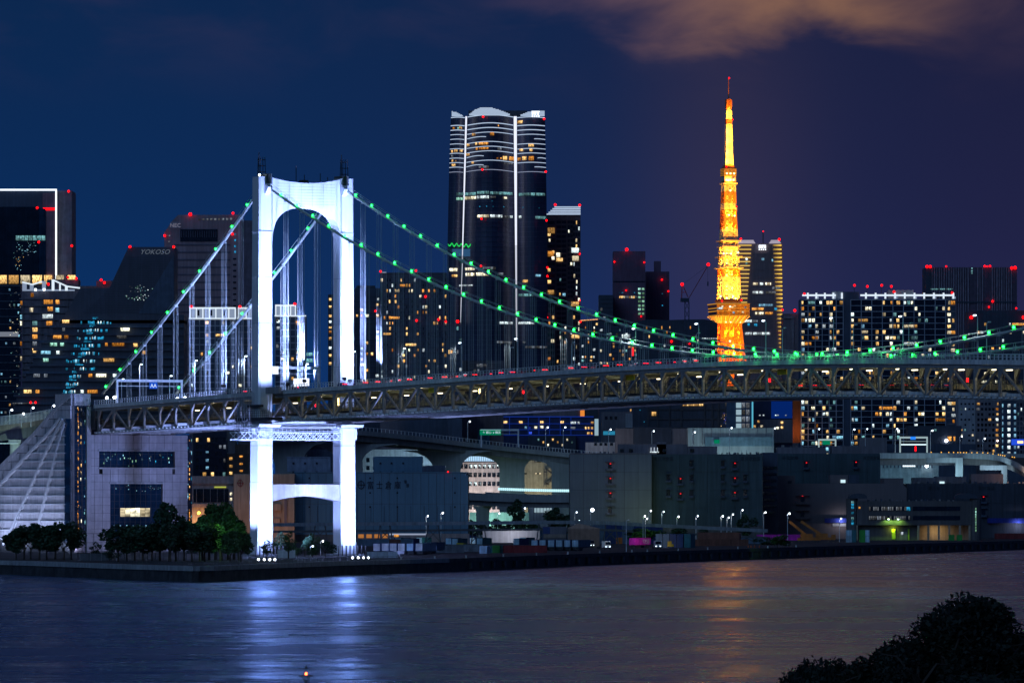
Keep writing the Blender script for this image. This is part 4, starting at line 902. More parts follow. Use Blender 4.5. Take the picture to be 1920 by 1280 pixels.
for i, y in enumerate(rowsy):
    xl = float(np.interp(y, [600, 643, 657, 686, 715, 775], [110, 78, 68, 56, 42, 20])); xr = 345
    MB().box(X(xl), X(xr), 0 - i * .15, 26, Z(y + 14.3), Z(y)).build('storey', sm_, b.r); MB().box(X(xl - 5), X(xr), -1.6 - i * .15, -.01 - i * .15, Z(y - .2), Z(y - 4.6)).build('terrace_band', sm2 if i % 2 else sm_, b.r) if i else None
    # teal atrium stepping down to the left
    ax = float(np.interp(y, [600, 770], [172, 108]))
    nw = rng.randint(9, 15)
    for _ in range(nw):
        x = rng.uniform(ax - 22, ax + 36) if y < 700 else rng.uniform(ax - 6, ax + 14); b.win(x, x + rng.uniform(1, 5), y + 2.5 + rng.uniform(-1, 2), y + 8, rng.choice(['cyan', 'cyan', 'cool', 'cyan']), -1.65 - i * .15)
    for k_ in range(2): b.win(ax + 2, ax + rng.uniform(8, 18), y - 5 + 2 * k_, y - 3.8 + 2 * k_, 'cyan', -1.75 - i * .15)
    for x in (ax + 12, ax + 17): b.win(x, x + 1.6, y + 2, y + 7, 'white', -1.7 - i * .15)
for a_, c_, y_, kd in ((118, 131, 597, 'warm'), (118, 123, 612, 'dim'), (227, 244, 612, 'pale'), (101, 116, 626, 'amber'), (122, 129, 626, 'amber'), (220, 238, 626, 'dim'), (95, 108, 640, 'green'), (114, 121, 640, 'green'), (198, 203, 640, 'amber'), (211, 234, 640, 'amber'), (251, 259, 641, 'warm'), (78, 96, 655, 'cool'), (107, 113, 655, 'white'), (82, 92, 669, 'green'), (195, 215, 669, 'warm'), (64, 76, 698, 'dim'), (84, 90, 698, 'dim'), (167, 174, 698, 'amber'), (181, 200, 698, 'pale'), (213, 219, 698, 'white'), (46, 60, 728, 'warm'), (68, 75, 728, 'amber'), (165, 184, 728, 'amber'), (152, 158, 728, 'white'), (268, 274, 655, 'warm')): b.win(a_, c_, y_ + 3, y_ + 9, kd, -3.6)
for x in range(25, 66, 5): b.win(x, x + 4, 755, 757, 'dim', -3.7)
for x in (59, 68): b.red(x, 754.5, .8, -4)

# stepped tower with a company name and a dark opening
b = B('company_tower', 'mauve-grey stepped tower with NEC on its shoulder behind the side-span cables', 'building', 308, 475, 440, 2980, 30, 0, mat('company_mauve', (0.28, 0.22, 0.28), .75, scale=.06), body=False)
X, Z = b.x, b.z; cm = mat('company_mauve'); cmd = mat('company_shade', (0.10, 0.10, 0.16), .75)
MB().prism([(X(334), Z(403)), (X(323), Z(414)), (X(308), Z(436)), (X(308), Z(760)), (X(452), Z(760)), (X(452), Z(403))][::-1], 0, 30).build('wall', cm, b.r)
MB().box(X(452.3), X(476), 2, 30, 0, Z(413)).build('side_wall', cmd, b.r); MB().box(X(338), X(408), -.4, -.02, Z(453), Z(430)).build('opening', glass_d, b.r)
for i in range(16): b.box('opening_bar', 340 + i * 4.3, 341 + i * 4.3, 433, 445, -.6, -.42, cmd)
for i in range(21): y = 458 + 14 * i; b.box('louvre_band', 326, 432, y, y + 2.6, -.35, -.02, cmd)
for i in range(9): b.win(372 + i * 7.4, 376 + i * 7.4, 410 - i * .15, 413, 'dim', -.2)
for y in (438, 449, 460, 470.5): b.win(439.5, 442.3, y, y + 3.5, 'cyan'); 
for y in (441, 452): b.win(316, 319, y, y + 2, 'dim')
for i in range(12): b.box('dark_slot', 437, 443, 484 + i * 11, 487 + i * 11, -.3, -.02, glass_d)
b.box('name_board', 320, 338, 416, 428, -.4, -.05, mat('name_board', (0.33, 0.29, 0.36), .7)); text('lettering', 'NEC', 2.9, mat('lettering_pale', emit=(.30, .30, .42), es=.5), b.r, (X(329), -.5, Z(426)), ext=.08)
for x, y in ((357, 402), (437, 400), (309, 442), (436, 439)): b.red(x, y, 1.35 if x == 357 else 1.0)

# three bright-crowned apartment slabs behind the tower
for nm, a_, c_, lab, yt in (('l', 355, 442, 'grey apartment slab with bright white roof frames just left of the white tower', 577), ('m', 446, 477, 'narrow apartment slab with a bright roof hugging the near tower leg', 577), ('r', 516, 573, 'apartment slab with bright white roof and red light seen between the tower legs', 572)):
    b = B('apartment_slab', lab, 'building', a_, c_, yt + 20, 2780, 16, 0, fac_grey, group='bright-roofed apartment slabs behind the bridge tower')
    n_ = max(1, int((c_ - a_) / 12))
    b.box('roof_wall', a_, c_ - (20 if nm == 'r' else 0), yt + 1, yt + 19, .5, 6, crown_d); b.box('roof_edge', a_ - 1, c_ + 1, yt + 19, yt + 21, -1.2, 0, crown)
    for i in range(n_ + 1): x = a_ + (c_ - a_ - (20 if nm == 'r' else 2)) * i / n_; b.box('roof_post', x, x + 2.2, yt, yt + 19, -.4, .4, crown)
    b.box('roof_beam', a_, c_ - (20 if nm == 'r' else 0), yt - 1, yt + 2, -.6, .4, crown)
    for i in range(n_): 
        if i % 2: b.box('roof_opening', a_ + 3 + i * 12, a_ + 7 + i * 12, yt + 4, yt + 15, .2, .48, glass_d)
    b.grid(a_, c_, yt + 22, 740, max(2, int((c_ - a_) / 9)), 12, ['warm', 'pale', 'dim', 'white', 'dim'], .16, mull=1, m_band=fac_bal if nm != 'm' else fac_grey, m_glass=fac_navy, band_h=.18, fw=.5, fh=.5)
    b.red(a_ + 4 if nm != 'r' else 553, yt - 2, 1.1)
    if nm == 'r': [b.win(553, 566, 598 + 4, 609, 'amber'), b.win(574, 586, 661, 667, 'teal', 0), b.win(574, 586, 672, 679, 'teal', 0), b.win(519, 525, 600, 607, 'white'), b.win(519, 525, 612, 619, 'white')]
b = B('slim_tower', 'slim dark apartment tower with a column of warm windows left of the far tower leg', 'building', 615, 640, 552, 3250, 18, 0, fac_navy)
for y in (559, 573, 590, 601, 611, 620, 632, 650, 664, 679): b.win(617, 621.5, y, y + 4.5, rng.choice(['warm', 'amber', 'white', 'warm']))
b.grid(616, 640, 553, 740, 3, 16, ['dim'], .06, m_band=sm_, band_h=.12)
b = B('apartment_tower', 'dark apartment tower with warm window columns just right of the far tower leg', 'building', 664, 713, 540, 3150, 22, 0, fac_navy)
b.grid(664, 713, 556, 740, 5, 18, W1_, .30, m_band=sm_, band_h=.14, fw=.45, fh=.5, colprob=lambda u, v: 2.2 if .35 < u < .5 or .7 < u < .9 else .3, mull=5); b.box('roof_box', 668, 703, 535, 540, 3, 10, sm_); b.red(704, 583, .8)
b = B('apartment_block', 'broad dark apartment block with scattered warm windows between the two main cables', 'building', 713, 838, 514, 2980, 30, 0, fac_navy)
b.grid(713, 838, 520, 742, 24, 22, W1_ + ['warm', 'amber'], .14, m_band=sm_, band_h=.16, band_out=.3, fw=.55, fh=.55, dark=.5, name='window'); b.box('parapet', 713, 838, 511, 515, 0, 5, sm_); b.box('edge_light', 716, 724, 510, 511.5, 0, .3, led_d)
for x, y in ((714, 509), (780, 507.5), (798, 556), (781, 601), (857, 603), (822, 599)): b.red(min(x, 836), y, 1.0)
b = B('annex_block', 'dark lower annex with a few lit windows right of the broad apartment block', 'building', 838.5, 866, 606, 2960, 22, 0, fac_navy)
b.grid(839, 866, 610, 742, 5, 12, W3_, .2, m_band=sm_, band_h=.12); b.red(858, 602.5, 1.3)
b = B('low_office', 'grey low office roof behind the deck railing below the tallest skyscraper', 'building', 862, 944, 676, 3015, 18, 0, fac_grey)
b.grid(880, 940, 680, 700, 9, 2, ['dim'], .3, m_band=fac_pale, band_h=.1)
for i in range(6): b.box('wall_fin', 876 + i * 11, 877 + i * 11, 676, 700, -.5, -.02, fac_navy)

# the tallest skyscraper
m_t = mat('supertall_glass', (0.05, 0.06, 0.12), .4, scale=.03, var=.2)  # base colour lifted to stand for haze in front of the tower
b = B('skyscraper', 'tallest dark glass skyscraper with white vertical light strips, ringed upper floors and petal-shaped crown', 'building', 842, 1026, 216, 4300, 50, 0, m_t, body=False)
X, Z = b.x, b.z
def edge(py, s): return float(np.interp(py, [205, 320, 460, 700], [846, 842, 839, 839] if s < 0 else [1021, 1024, 1026, 1027]))
def vee(py, k): return float(np.interp(py, [212, 700], [874.5, 861] if k == 0 else [966, 969]))
def bow(a_, c_, py, dep=9, n=9, yoff=0.0, base=2.0):
    return [(X(a_ + (c_ - a_) * i / n), base - dep * math.sin(math.pi * i / n) + yoff, Z(py)) for i in range(n + 1)]
segs = lambda py: ((edge(py, -1), vee(py, 0) - 2.5, 3), (vee(py, 0) + 2.5, vee(py, 1) - 3.5, 13), (vee(py, 1) + 3.5, edge(py, 1), 7))
for k in range(3):
    ring = []
    for py in (700, 460, 320, 219):
        a_, c_, dp = segs(py)[k]; ring.append(bow(a_, c_, py, dp) + [(X(c_), 48, Z(py)), (X(a_), 48, Z(py))])
    MB().loft(ring).build('glass_bay', m_t, b.r)
MB().prism([(X(839), 0), (X(1027), 0), (X(1022), Z(219)), (X(846), Z(219))], 4, 47).build('wall', sm_, b.r)
MB().box(X(878), X(988), 12, 46, Z(219), Z(205.5)).build('roof_core', sm_, b.r)
def ringm(a_, c_, py, dp, th, m, name='floor_light', sag=0.0):
    l0 = bow(a_, c_, py - th / 2, dp, yoff=-.5); l1 = bow(a_, c_, py + th / 2, dp, yoff=-.5); n_ = len(l0)
    def lift(p, i): q = math.sin(math.pi * i / (n_ - 1)); return (p[0], p[1], p[2] + q * sag)
    rs = [[lift(l1[i], i), lift(l0[i], i), (l0[i][0], l0[i][1] + .8, lift(l0[i], i)[2]), (l1[i][0], l1[i][1] + .8, lift(l1[i], i)[2])] for i in range(n_)]
    return MB().loft(rs).build(name, m, b.r)
for i, py in enumerate([219.5, 234.8, 243.5, 252, 260.5, 269.5, 278.5, 287, 296, 304.5, 313, 322]):
    for k in range(3):
        a_, c_, dp = segs(py)[k]
        if i == 4 and k == 1: c_ = a_ + (c_ - a_) * .66
        if i == 4 and k == 2: a_ = 991
        if i in (8, 10) and k == 1: c_ = a_ + (c_ - a_) * .55
        if i in (8, 10) and k == 2: a_ = 1003 if i == 8 else 991
        ringm(a_, c_, py + (1.2 if k != 1 else 0), dp, 1.5 if i < 3 else (1.15 if i < 11 else .8), led_b if i < 8 else (led_b if i < 11 else led_d), sag=(1.0 if k == 1 else 0.2))
for y in np.arange(334, 690, 9.2):
    for k in range(3): a_, c_, dp = segs(y)[k]; ringm(a_, c_, y, dp, .9, mat('supertall_band', (0.10, 0.11, 0.19), .4), 'spandrel')
def petal(pts, yoff):                                      # crown leaves of horizontal light tubes
    xs_ = [p[0] for p in pts]; tops = [p[1] for p in pts]
    for j in range(9):
        py = 217.8 - j * 1.65; ok = [x for x in np.linspace(xs_[0], xs_[-1], 60) if np.interp(x, xs_, tops) <= py]
        if len(ok) > 2: MB().box(X(min(ok)), X(max(ok)), yoff - .5, yoff + 2, Z(py + .62), Z(py - .45)).build('crown_light', led_b, b.r)
    MB().prism([(X(x), Z(y)) for x, y in pts[::-1]] + [(X(xs_[0]), Z(218)), (X(xs_[-1]), Z(218))][::1], yoff + .4, yoff + 1.5).build('crown_petal', mat('petal_glow', emit=(.45, .58, 1), es=.10), b.r)
petal([(847, 209), (856, 211), (868, 217)], -2); petal([(880, 216), (890, 208), (900, 204), (910, 203), (922, 204), (936, 208), (956, 215.5)], -12); petal([(976, 216), (992, 210), (1008, 208), (1021, 208)], -5)
for k in (0, 1):
    w0 = 1.6 if k == 0 else 2.9; pts = [(219, w0), (330, w0 * .85), (460, w0 * .6), (605 if k == 0 else 640, w0 * .3)]
    for (ya, wa), (yb_, wb) in zip(pts[:-1], pts[1:]):
        xa, xb = vee(ya, k), vee(yb_, k); MB().hull8([(X(xb - wb), -4, Z(yb_)), (X(xb + wb), -4, Z(yb_)), (X(xb + wb), -2, Z(yb_)), (X(xb - wb), -2, Z(yb_)), (X(xa - wa), -4, Z(ya)), (X(xa + wa), -4, Z(ya)), (X(xa + wa), -2, Z(ya)), (X(xa - wa), -2, Z(ya))]).build('vertical_light', mat('seam_light_' + 'ab'[ya > 400], emit=(.80, .84, 1), es=1.15 if ya < 400 else .8), b.r)
sg = mat('sign_glow', emit=(.8, .9, 1), es=2)
for i in range(3): b.box('roof_logo', 997 + i * 5, 1000.2 + i * 5, 210.5, 217, -9, -8.6, sg)
b.box('roof_logo', 997, 1011.5, 210, 212.2, -9.0, -8.6, sg)
for i in range(4): b.box('roof_logo', 997 + i * 4, 999.4 + i * 4, 218.2, 221, -9, -8.6, sg)
def bays(px): 
    for k in range(3):
        a_, c_, dp = segs(400)[k]
        if a_ <= px <= c_: return 2.0 - dp * math.sin(math.pi * (px - a_) / (c_ - a_)) - .55
    return -5
def sw(a_, c_, yt, yb_, kd, mx=4.5):
    x = a_
    while x < c_ - .4: e = min(c_, x + mx * rng.uniform(.5, 1)); b.win(x, e - .35, yt, yb_, kd, bays((x + e) / 2) - 1.0); x = e
for a_, c_, yt, yb_, kd in ((970, 980, 226.5, 232, 'warm'), (849, 853, 239, 243, 'amber'), (861, 867, 238, 242, 'warm'), (858, 860, 239, 243, 'green'), (885, 892, 251, 256, 'warm'), (919, 927, 250, 256, 'amber'), (934, 936, 236, 239, 'amber'), (891, 896, 268.5, 273.5, 'warm'), (898, 916, 268.5, 273, 'amber'), (892, 896, 278, 283, 'amber'), (898, 916, 278, 282, 'amber'), (875, 881, 270, 275, 'warm'), (933, 941, 278, 283, 'dim'), (991, 1001, 271, 276, 'warm'), (974, 981, 279.5, 284, 'warm'), (993, 999, 280, 285, 'warm'), (852, 858, 281, 286, 'warm'), (862, 868, 281, 285, 'warm'), (846, 850, 282, 287, 'warm'), (874, 880, 288, 292.5, 'warm'), (846, 850, 291, 295, 'dim'), (847, 850, 300, 304, 'warm'), (854, 856, 301, 304, 'warm'), (847, 854, 308, 312.5, 'warm'), (943, 952, 294, 301, 'warm'), (955, 964, 294, 301.5, 'amber'), (931, 934, 297, 300, 'amber'), (938, 941, 297, 300, 'amber'), (970, 977, 296, 301.5, 'amber'), (979, 987, 294, 301, 'warm'), (991, 1001, 294, 302, 'amber'), (884, 889, 304, 308, 'warm'), (898, 917, 312.5, 317, 'dim'), (945, 962, 306.5, 308.5, 'dim'),
    (856, 893, 361.5, 367, 'teal'), (895, 917, 360, 365.5, 'teal'), (919, 961, 361, 366, 'teal'), (973, 1022, 362.5, 367.5, 'teal'), (856, 870, 370.5, 375.5, 'green'), (871, 893, 369, 374.5, 'pale'), (895, 917, 368.5, 373.5, 'white'), (919, 930, 369.5, 373, 'dim'), (945, 951, 370, 374, 'pale'), (895, 917, 404, 409, 'pale'), (919, 929, 404, 409, 'white'), (931, 942, 404, 409, 'white'), (956, 961, 404.5, 409, 'white'), (973, 978, 404.5, 409.5, 'white'), (1004, 1024, 406, 411, 'teal'), (944, 954, 405, 409, 'dim'),
    (843, 858, 503, 509, 'pale'), (872, 890, 502, 507, 'pale'), (905, 930, 501.5, 506.5, 'dim'), (847, 858, 515, 519.5, 'warm'), (873, 890, 512, 518, 'pale'), (893, 920, 512, 518, 'pale'), (935, 945, 512, 517, 'dim'), (980, 990, 525, 530, 'warm'), (1004, 1014, 515, 519, 'cool'), (861, 887, 534, 537, 'white'), (972, 1003, 551, 556, 'teal'), (937, 962, 603.5, 608, 'white'), (972, 1003, 603.5, 608, 'white'), (932, 960, 640, 644, 'dim'), (980, 985, 640, 644, 'dim'), (985, 1026, 649, 653, 'dim')): sw(a_, c_, yt, yb_, kd)
for x, y in ((899, 388.5), (912, 388), (924, 388.5), (944, 389), (980, 390), (922, 378), (1010, 391)): b.win(x, x + 1.6, y, y + 1.4, 'cyan', -13.5)
gm = mat('green_display', emit=(.02, .75, .12), es=1.2)
for i in range(40): x = 840 + i * 1.28; y = 458 + 2.4 * math.sin(i * .9) + i * .06; MB().box(X(x), X(x + 1.1), -3.2, -3, Z(y + 1.6 + rng.random() * 1.5), Z(y - .4)).build('display_light', gm, b.r)
b.box('display_screen', 848, 891, 467, 481, -3, -2.6, mat('screen_teal', emit=(.03, .10, .22), es=.8))
for x, y in ((906, 221.5), (1020, 225.5), (904.5, 320), (1023, 324), (903, 412), (1024.5, 415), (902, 500), (1026, 503), (1026, 519)): b.red(x, y, 1.3, -14)
b = B('residential_tower', 'pale gridded residential tower with a white striped crown right of the tallest skyscraper', 'building', 1026, 1088.5, 404, 4400, 34, 0, mat('res_tower_taupe', (0.36, 0.27, 0.27), .8, scale=.05))
X, Z = b.x, b.z
for i, y in enumerate([388.3, 391.6, 395, 398.3, 401.6]): MB().box(X(1025 + max(0, 4 - i) * 3.6), X(1088.5), -1.4, 6, Z(y + 1.0), Z(y - .9)).build('crown_light', led_b, b.r)
MB().prism([(X(1025), Z(404)), (X(1088.5), Z(404)), (X(1088.5), Z(387)), (X(1040), Z(387))], -.8, 20).build('crown_wall', mat('crown_wall', (0.3, .3, .38), .7), b.r)
tb = mat('res_tower_taupe')
b.grid(1027, 1040, 412, 700, 2, 26, ['warm', 'pale', 'amber'], .18, fw=.8, m_band=tb, m_glass=sm_, band_h=.45, band_out=.8); b.grid(1043, 1062, 412, 700, 4, 32, ['warm', 'pale', 'teal'], .08, m_band=tb, m_glass=sm_, band_h=.4, band_out=.6, mull=2); b.grid(1064, 1074, 412, 560, 2, 17, ['warm', 'pale'], .05, m_glass=sm_, m_band=tb, band_h=.4, mull=1); b.grid(1074, 1088, 412, 700, 3, 26, ['pale', 'warm', 'white'], .22, m_band=tb, m_glass=sm_, band_h=.4, mull=1)
for a_, c_, yt, yb_, kd in ((1027, 1040, 427, 438, 'warm'), (1027, 1038, 471, 481, 'amber'), (1043, 1050, 474, 482, 'pale'), (1072, 1085, 465, 474, 'white'), (1073, 1085, 480, 489, 'pale'), (1027, 1039, 544, 552, 'warm'), (1071, 1085, 566, 574, 'warm'), (1043, 1055, 484, 490, 'warm'), (1055, 1060, 550, 555, 'cool'), (1072, 1086, 627, 634, 'warm')): b.win(a_, c_, yt, yb_, kd, -1)
for x, y in ((1041, 384), (1087, 385), (1087, 476), (1026, 595), (1087, 563), (1027, 518)): b.red(x, y, 1.5 if y < 386 else 1.0)

# behind the middle of the span
b = B('dim_tower', 'plain dark mauve tower with a double column of green-white stair windows', 'building', 1150, 1210, 471, 4000, 30, 0, mat('dim_mauve', (0.17, 0.10, 0.16), .8, scale=.05))
for y in (540, 548, 555.5, 563, 571, 578, 586): b.win(1196.5, 1201, y, y + 4, 'green', -.1); b.win(1203.5, 1208, y, y + 4, 'green', -.1)
for i in range(9): b.win(1161 + i * 3.7, 1164 + i * 3.7, 555, 559, rng.choice(['pale', 'warm', 'dim']), -.1)
b.box('dark_band', 1150, 1210, 527, 529, -.3, -.02, glass_d); b.red(1175, 468, 1.8)
for x, y in ((1152, 491), (1208, 492), (1174, 544.5), (1202, 593)): b.red(x, y, .9)
for _ in range(8): x = rng.uniform(1160, 1205); b.win(x, x + 1.2, rng.uniform(545, 590), 0, 'cyan', -.1) if False else b.win(x, x + 1.2, 548, 549.4, 'cyan', -.1)
dm = mat('dim_mauve')
b = B('dim_tower', 'low flat-roofed wing left of the dark mauve tower with stair windows', 'building', 1123, 1149.5, 553, 3980, 24, 0, sm_); b.grid(1124, 1149, 560, 600, 4, 5, ['dim'], .1, m_band=sm_)
b = B('dim_tower', 'dim stepped tower with a chimney-like core right of the dark mauve tower', 'building', 1211, 1255, 509, 4050, 28, 0, dm); b.box('core', 1227, 1239.5, 489, 509, 4, 16, dm); b.red(1241, 524.5, 1.0); b.red(1253, 546, .9)
for y in (550, 572): b.win(1241, 1243, y, y + 1.5, 'cyan', -.1)
b = B('office_block', 'low office with a warm neon roof line, just right of the pale gridded tower', 'building', 1089, 1122, 600, 3500, 20, 0, sm_); b.grid(1090, 1122, 604, 700, 6, 14, W3_, .2, m_band=fac_navy)
for i in range(6): b.box('neon_line', 1089 + i * 5.4, 1094 + i * 5.4, 600 - i * .4, 601.2 - i * .4, -.6, -.4, mat('neon_warm', emit=(1, .45, .15), es=1.5))
b.red(1088, 603, 1.1)
b = B('office_block', 'lit-window office behind the lower cable around the red vertical sign', 'building', 1123, 1196, 611, 3450, 20, 0, fac_navy); b.grid(1124, 1195, 615, 700, 12, 11, W3_, .22, m_band=sm_, band_h=.15)
for i in range(5): b.win(1166 + i * 3.2, 1168.5 + i * 3.2, 627, 634, 'white', -.6)
b.box('red_sign', 1184.5, 1188, 652, 667, -1.2, -.8, mat('red_sign', emit=(1, .02, .03), es=1.6))
b = B('wooded_hill_block', 'long dark rounded roof mass left of the orange tower', 'building', 1196, 1345, 608, 3900, 60, 0, sm_, body=False)
pr = [(1196, 640), (1196, 603), (1215, 598.5), (1250, 600), (1280, 599), (1320, 598.5), (1338, 601), (1345, 606), (1345, 640)]; MB().prism([(b.x(x), b.z(y) if y < 640 else 0) for x, y in pr][::-1], 0, 60).build('wall', sm_, b.r)
b.grid(1200, 1345, 610, 660, 30, 6, W3_, .10, bands=False, fw=.4)
for i in range(7): b.win(1316 + i * 4.2, 1319 + i * 4.2, 633.5, 635.5, 'white', -.3)
for x, y in ((1259, 640), (1292, 644)): b.red(x, y, 1.3)
# tower crane
cr = thing('tower_crane', 'dark tower crane with red lights and a long raised jib left of the orange tower', 'crane', P(1288, 900, 3850), 0); cr.location.z = G
S_ = F / 3850; cx = lambda px: (px - 1288) / S_; cz = lambda py: H + (YH - py) / S_ - G
crm = mat('crane_navy', (0.05, .07, .12), .6); crr = mat('crane_red', (.35, .06, .08), .6)
l = MB()
for x in (-1.4, 1.4):
    for y in (-1.4, 1.4): l.beam((x, y, 0), (x, y, cz(566)), .5)
for i in range(28): z_ = cz(566) * i / 28; z2 = cz(566) * (i + 1) / 28; l.beam((-1.4, -1.4, z_), (1.4, -1.4, z2), .35); l.beam((1.4, -1.4, z_), (-1.4, -1.4, z2), .35)
l.build('mast', crm, cr); MB().box(cx(1276), cx(1292), -3, 3, cz(566), cz(559)).build('machine_deck', crm, cr)
l = MB(); l.beam((cx(1278), 0, cz(559)), (cx(1279), 0, cz(534)), .7); l.beam((cx(1290), 0, cz(557)), (cx(1280), 0, cz(534)), .6); l.beam((cx(1278), 0, cz(548)), (cx(1286), 0, cz(548)), .4); l.build('counter_frame', crr, cr)
l = MB(); l.beam((cx(1291), -.9, cz(560)), (cx(1328), -.9, cz(497)), .5); l.beam((cx(1291), .9, cz(560)), (cx(1328), .9, cz(497)), .5)
for i in range(14):
    u, u2 = i / 14, (i + 1) / 14; A = lambda u, s: (cx(1291 + 37 * u), s * .9, cz(560 - 63 * u)); l.beam(A(u, -1), A(u2, 1), .35); l.beam(A(u, 1), A(u2, -1), .35)
l.build('jib', crr, cr); MB().beam((cx(1279), 0, cz(534)), (cx(1327), 0, cz(498)), .14).build('stay_rope', crm, cr); MB().beam((cx(1327), 0, cz(498)), (cx(1327), 0, cz(528)), .14).box(cx(1326), cx(1328.5), -.5, .5, cz(536), cz(528)).build('hook_block', crm, cr)
for x, y, r_ in ((1279, 533, 1.7), (1328, 496, 1.7)): put('aviation_light', red_mesh(r_), cr, (cx(x), -1, cz(y)))

# striped tower behind the orange one
b = B('striped_tower', 'rounded office tower with yellow floor lights down both edges, behind the orange lattice tower', 'building', 1380, 1467, 457, 5200, 60, 0, mat('striped_mauve', (0.30, 0.20, 0.21), .7, scale=.03))
yl = mat('yellow_edge_light', emit=(1.0, .66, .10), es=1.5); yd = mat('yellow_edge_soft', emit=(1.0, .66, .14), es=1.0)
for i in range(26):
    y = 460 + i * 7.62; xr = 1465 + i * .16; MB().loft([[(b.x(1449 + min(i * .45, 12)), -.5, b.z(y)), (b.x(xr), -1.5, b.z(y + .9)), (b.x(xr), -1.5, b.z(y - .9)), (b.x(1449 + min(i * .45, 12)), -.5, b.z(y - .1))], [(b.x(1449 + min(i * .45, 12)), .2, b.z(y)), (b.x(xr), .2, b.z(y + .9)), (b.x(xr), .2, b.z(y - .9)), (b.x(1449 + min(i * .45, 12)), .2, b.z(y - .1))]]).build('edge_light', yl, b.r)
    if i < 16: MB().box(b.x(1383), b.x(1409 - i * .6), -1, .1, b.z(y + .7), b.z(y - .7)).build('edge_light', yd, b.r)
for a_, c_, py in ((1382, 1416, 453), (1442, 1464, 453)):
    for j in range(4): MB().box(b.x(a_ + j * 1.2), b.x(c_ - j), -1.2, 1, b.z(py + 3.3 - j * 1.7), b.z(py + 2.4 - j * 1.7)).build('crown_light', mat('crown_soft', emit=(.7, .62, .75), es=.8), b.r)
for i in range(3): b.box('roof_logo', 1422.5 + i * 5, 1426 + i * 5, 460, 465.5, -2, -1.6, sg)
b.box('roof_logo', 1422.5, 1436, 459.5, 461.3, -2, -1.6, sg)
for i in range(4): b.box('roof_logo', 1422.5 + i * 3.8, 1424.8 + i * 3.8, 467, 469, -2, -1.6, sg)
for a_, c_, yt, kd in ((1398, 1402, 484, 'white'), (1428, 1433, 484, 'cool'), (1447, 1450, 486, 'cool'), (1398, 1402, 492, 'teal'), (1412, 1421, 530, 'pale'), (1425, 1431, 530, 'white'), (1435, 1446, 530, 'pale'), (1411, 1422, 546, 'white'), (1424, 1431, 546, 'white'), (1436, 1455, 546, 'dim'), (1448, 1464, 538, 'dim'), (1423, 1450, 570, 'cool'), (1410, 1421, 577, 'amber'), (1422, 1432, 577, 'amber'), (1452, 1457, 577, 'cyan'), (1416, 1432, 585, 'pale'), (1435, 1449, 585, 'amber'), (1396, 1410, 599.5, 'white'), (1412, 1421, 600, 'dim'), (1397, 1410, 623, 'white'), (1412, 1444, 623, 'white'), (1402, 1406, 606, 'cyan'), (1414, 1420, 607, 'cyan')):
    x = a_
    while x < c_ - .3: e = min(c_, x + rng.uniform(3, 6)); b.win(x, e - .4, yt, yt + 4.4, kd, -.6); x = e
for y in np.arange(475, 640, 15.2): b.box('spandrel', 1412, 1448, y, y + 1.4, -.35, -.02, mat('striped_mauve'))
for x, y, r_ in ((1389, 448, 1.6), (1461, 449, 1.9), (1467, 581, 1.5), (1466, 622, 1.3), (1431, 434, .9)): b.red(x, y, r_)
b.pole(1431, 435, 457, .4)
b = B('grey_tower', 'plain mauve-grey tower with a pale frame right of the yellow-striped tower', 'building', 1468, 1502, 588, 4200, 30, 0, fac_mauve); b.red(1490, 582, 1.6); b.box('frame', 1484, 1489, 592, 700, -1, -.02, mat('grey_frame', (0.33, .26, .28), .8)); b.box('frame', 1470, 1489, 592, 597, -1.2, -.02, mat('grey_frame'))

# the long gridded apartment house on the right
ga = mat('gridded_frame', (0.42, 0.46, 0.55), .7, scale=.1)
b = B('apartment_house', 'wide gridded apartment house with bright white roof line, seen above and below the deck', 'building', 1502, 1791, 560, 3300, 30, 0, fac_navy)
colw = [.0, .04, .17, .19, .29, .31]
def cp(u, v):
    if u < .045: return 4.6
    if .13 < u < .17: return 3.6
    if .17 <= u < .19: return .2
    if .33 < u < .42 and v > .1: return 2.0
    if u > .955: return 4.0
    return .85
b.grid(1502, 1581, 562, 858, 12, 27, W1_ + ['cool', 'teal', 'warm'], .20, mull=2, m_band=ga, m_glass=glass_d, band_h=.11, band_out=.7, fw=.8, fh=.6, colprob=lambda u, v: 4.6 if u < .07 else (3.2 if .56 < u < .68 else .85))
b.grid(1595, 1773, 562, 858, 27, 27, W1_ + ['cool', 'teal', 'warm'], .19, mull=3, m_band=ga, m_glass=glass_d, band_h=.11, band_out=.7, fw=.8, fh=.6, colprob=lambda u, v: 2.6 if .38 < u < .5 else (2.3 if u < .07 or .66 < u < .7 else .85))
b.grid(1776, 1791, 562, 795, 2, 21, W1_, .62, m_band=fac_grey, band_h=.25, fw=.8)
b.box('roof_box', 1560, 1580, 546, 560, 0, 9, fac_bal); b.box('roof_box', 1580.3, 1611, 547, 560, .3, 9, fac_navy); b.box('roof_box', 1666, 1714, 543, 560, 6, 14, fac_pale)
for a_, c_ in ((1504, 1567), (1613, 1789)):
    b.box('roof_light_bar', a_, c_, 552, 555.2, -1.4, -.4, crown)
    for i in range(5 if a_ < 1600 else 10): x = a_ + 9 + i * (16 if a_ < 1600 else 18.2); b.box('roof_post', x, x + 3.2, 549, 560, -.7, .3, crown); b.box('roof_post', x - 1, x + 6, 556, 560, -.3, .4, crown_d) if i % 2 else None
for x, y in ((1602, 535), (1626, 537), (1653, 535), (1671, 537), (1676, 547), (1785, 549), (1508, 551)): b.red(x, y, 1.1); b.pole(x, y, 552, .15)
b.box('orange_side', 1486.5, 1501, 751, 830, 1, 8, mat('orange_wall', (.35, .09, .015), .8)); light('AREA', (b.x(1493), -8, b.z(815)), 500, (1, .5, .2), b.r, (b.x(1493), 4, b.z(780)), size=4)
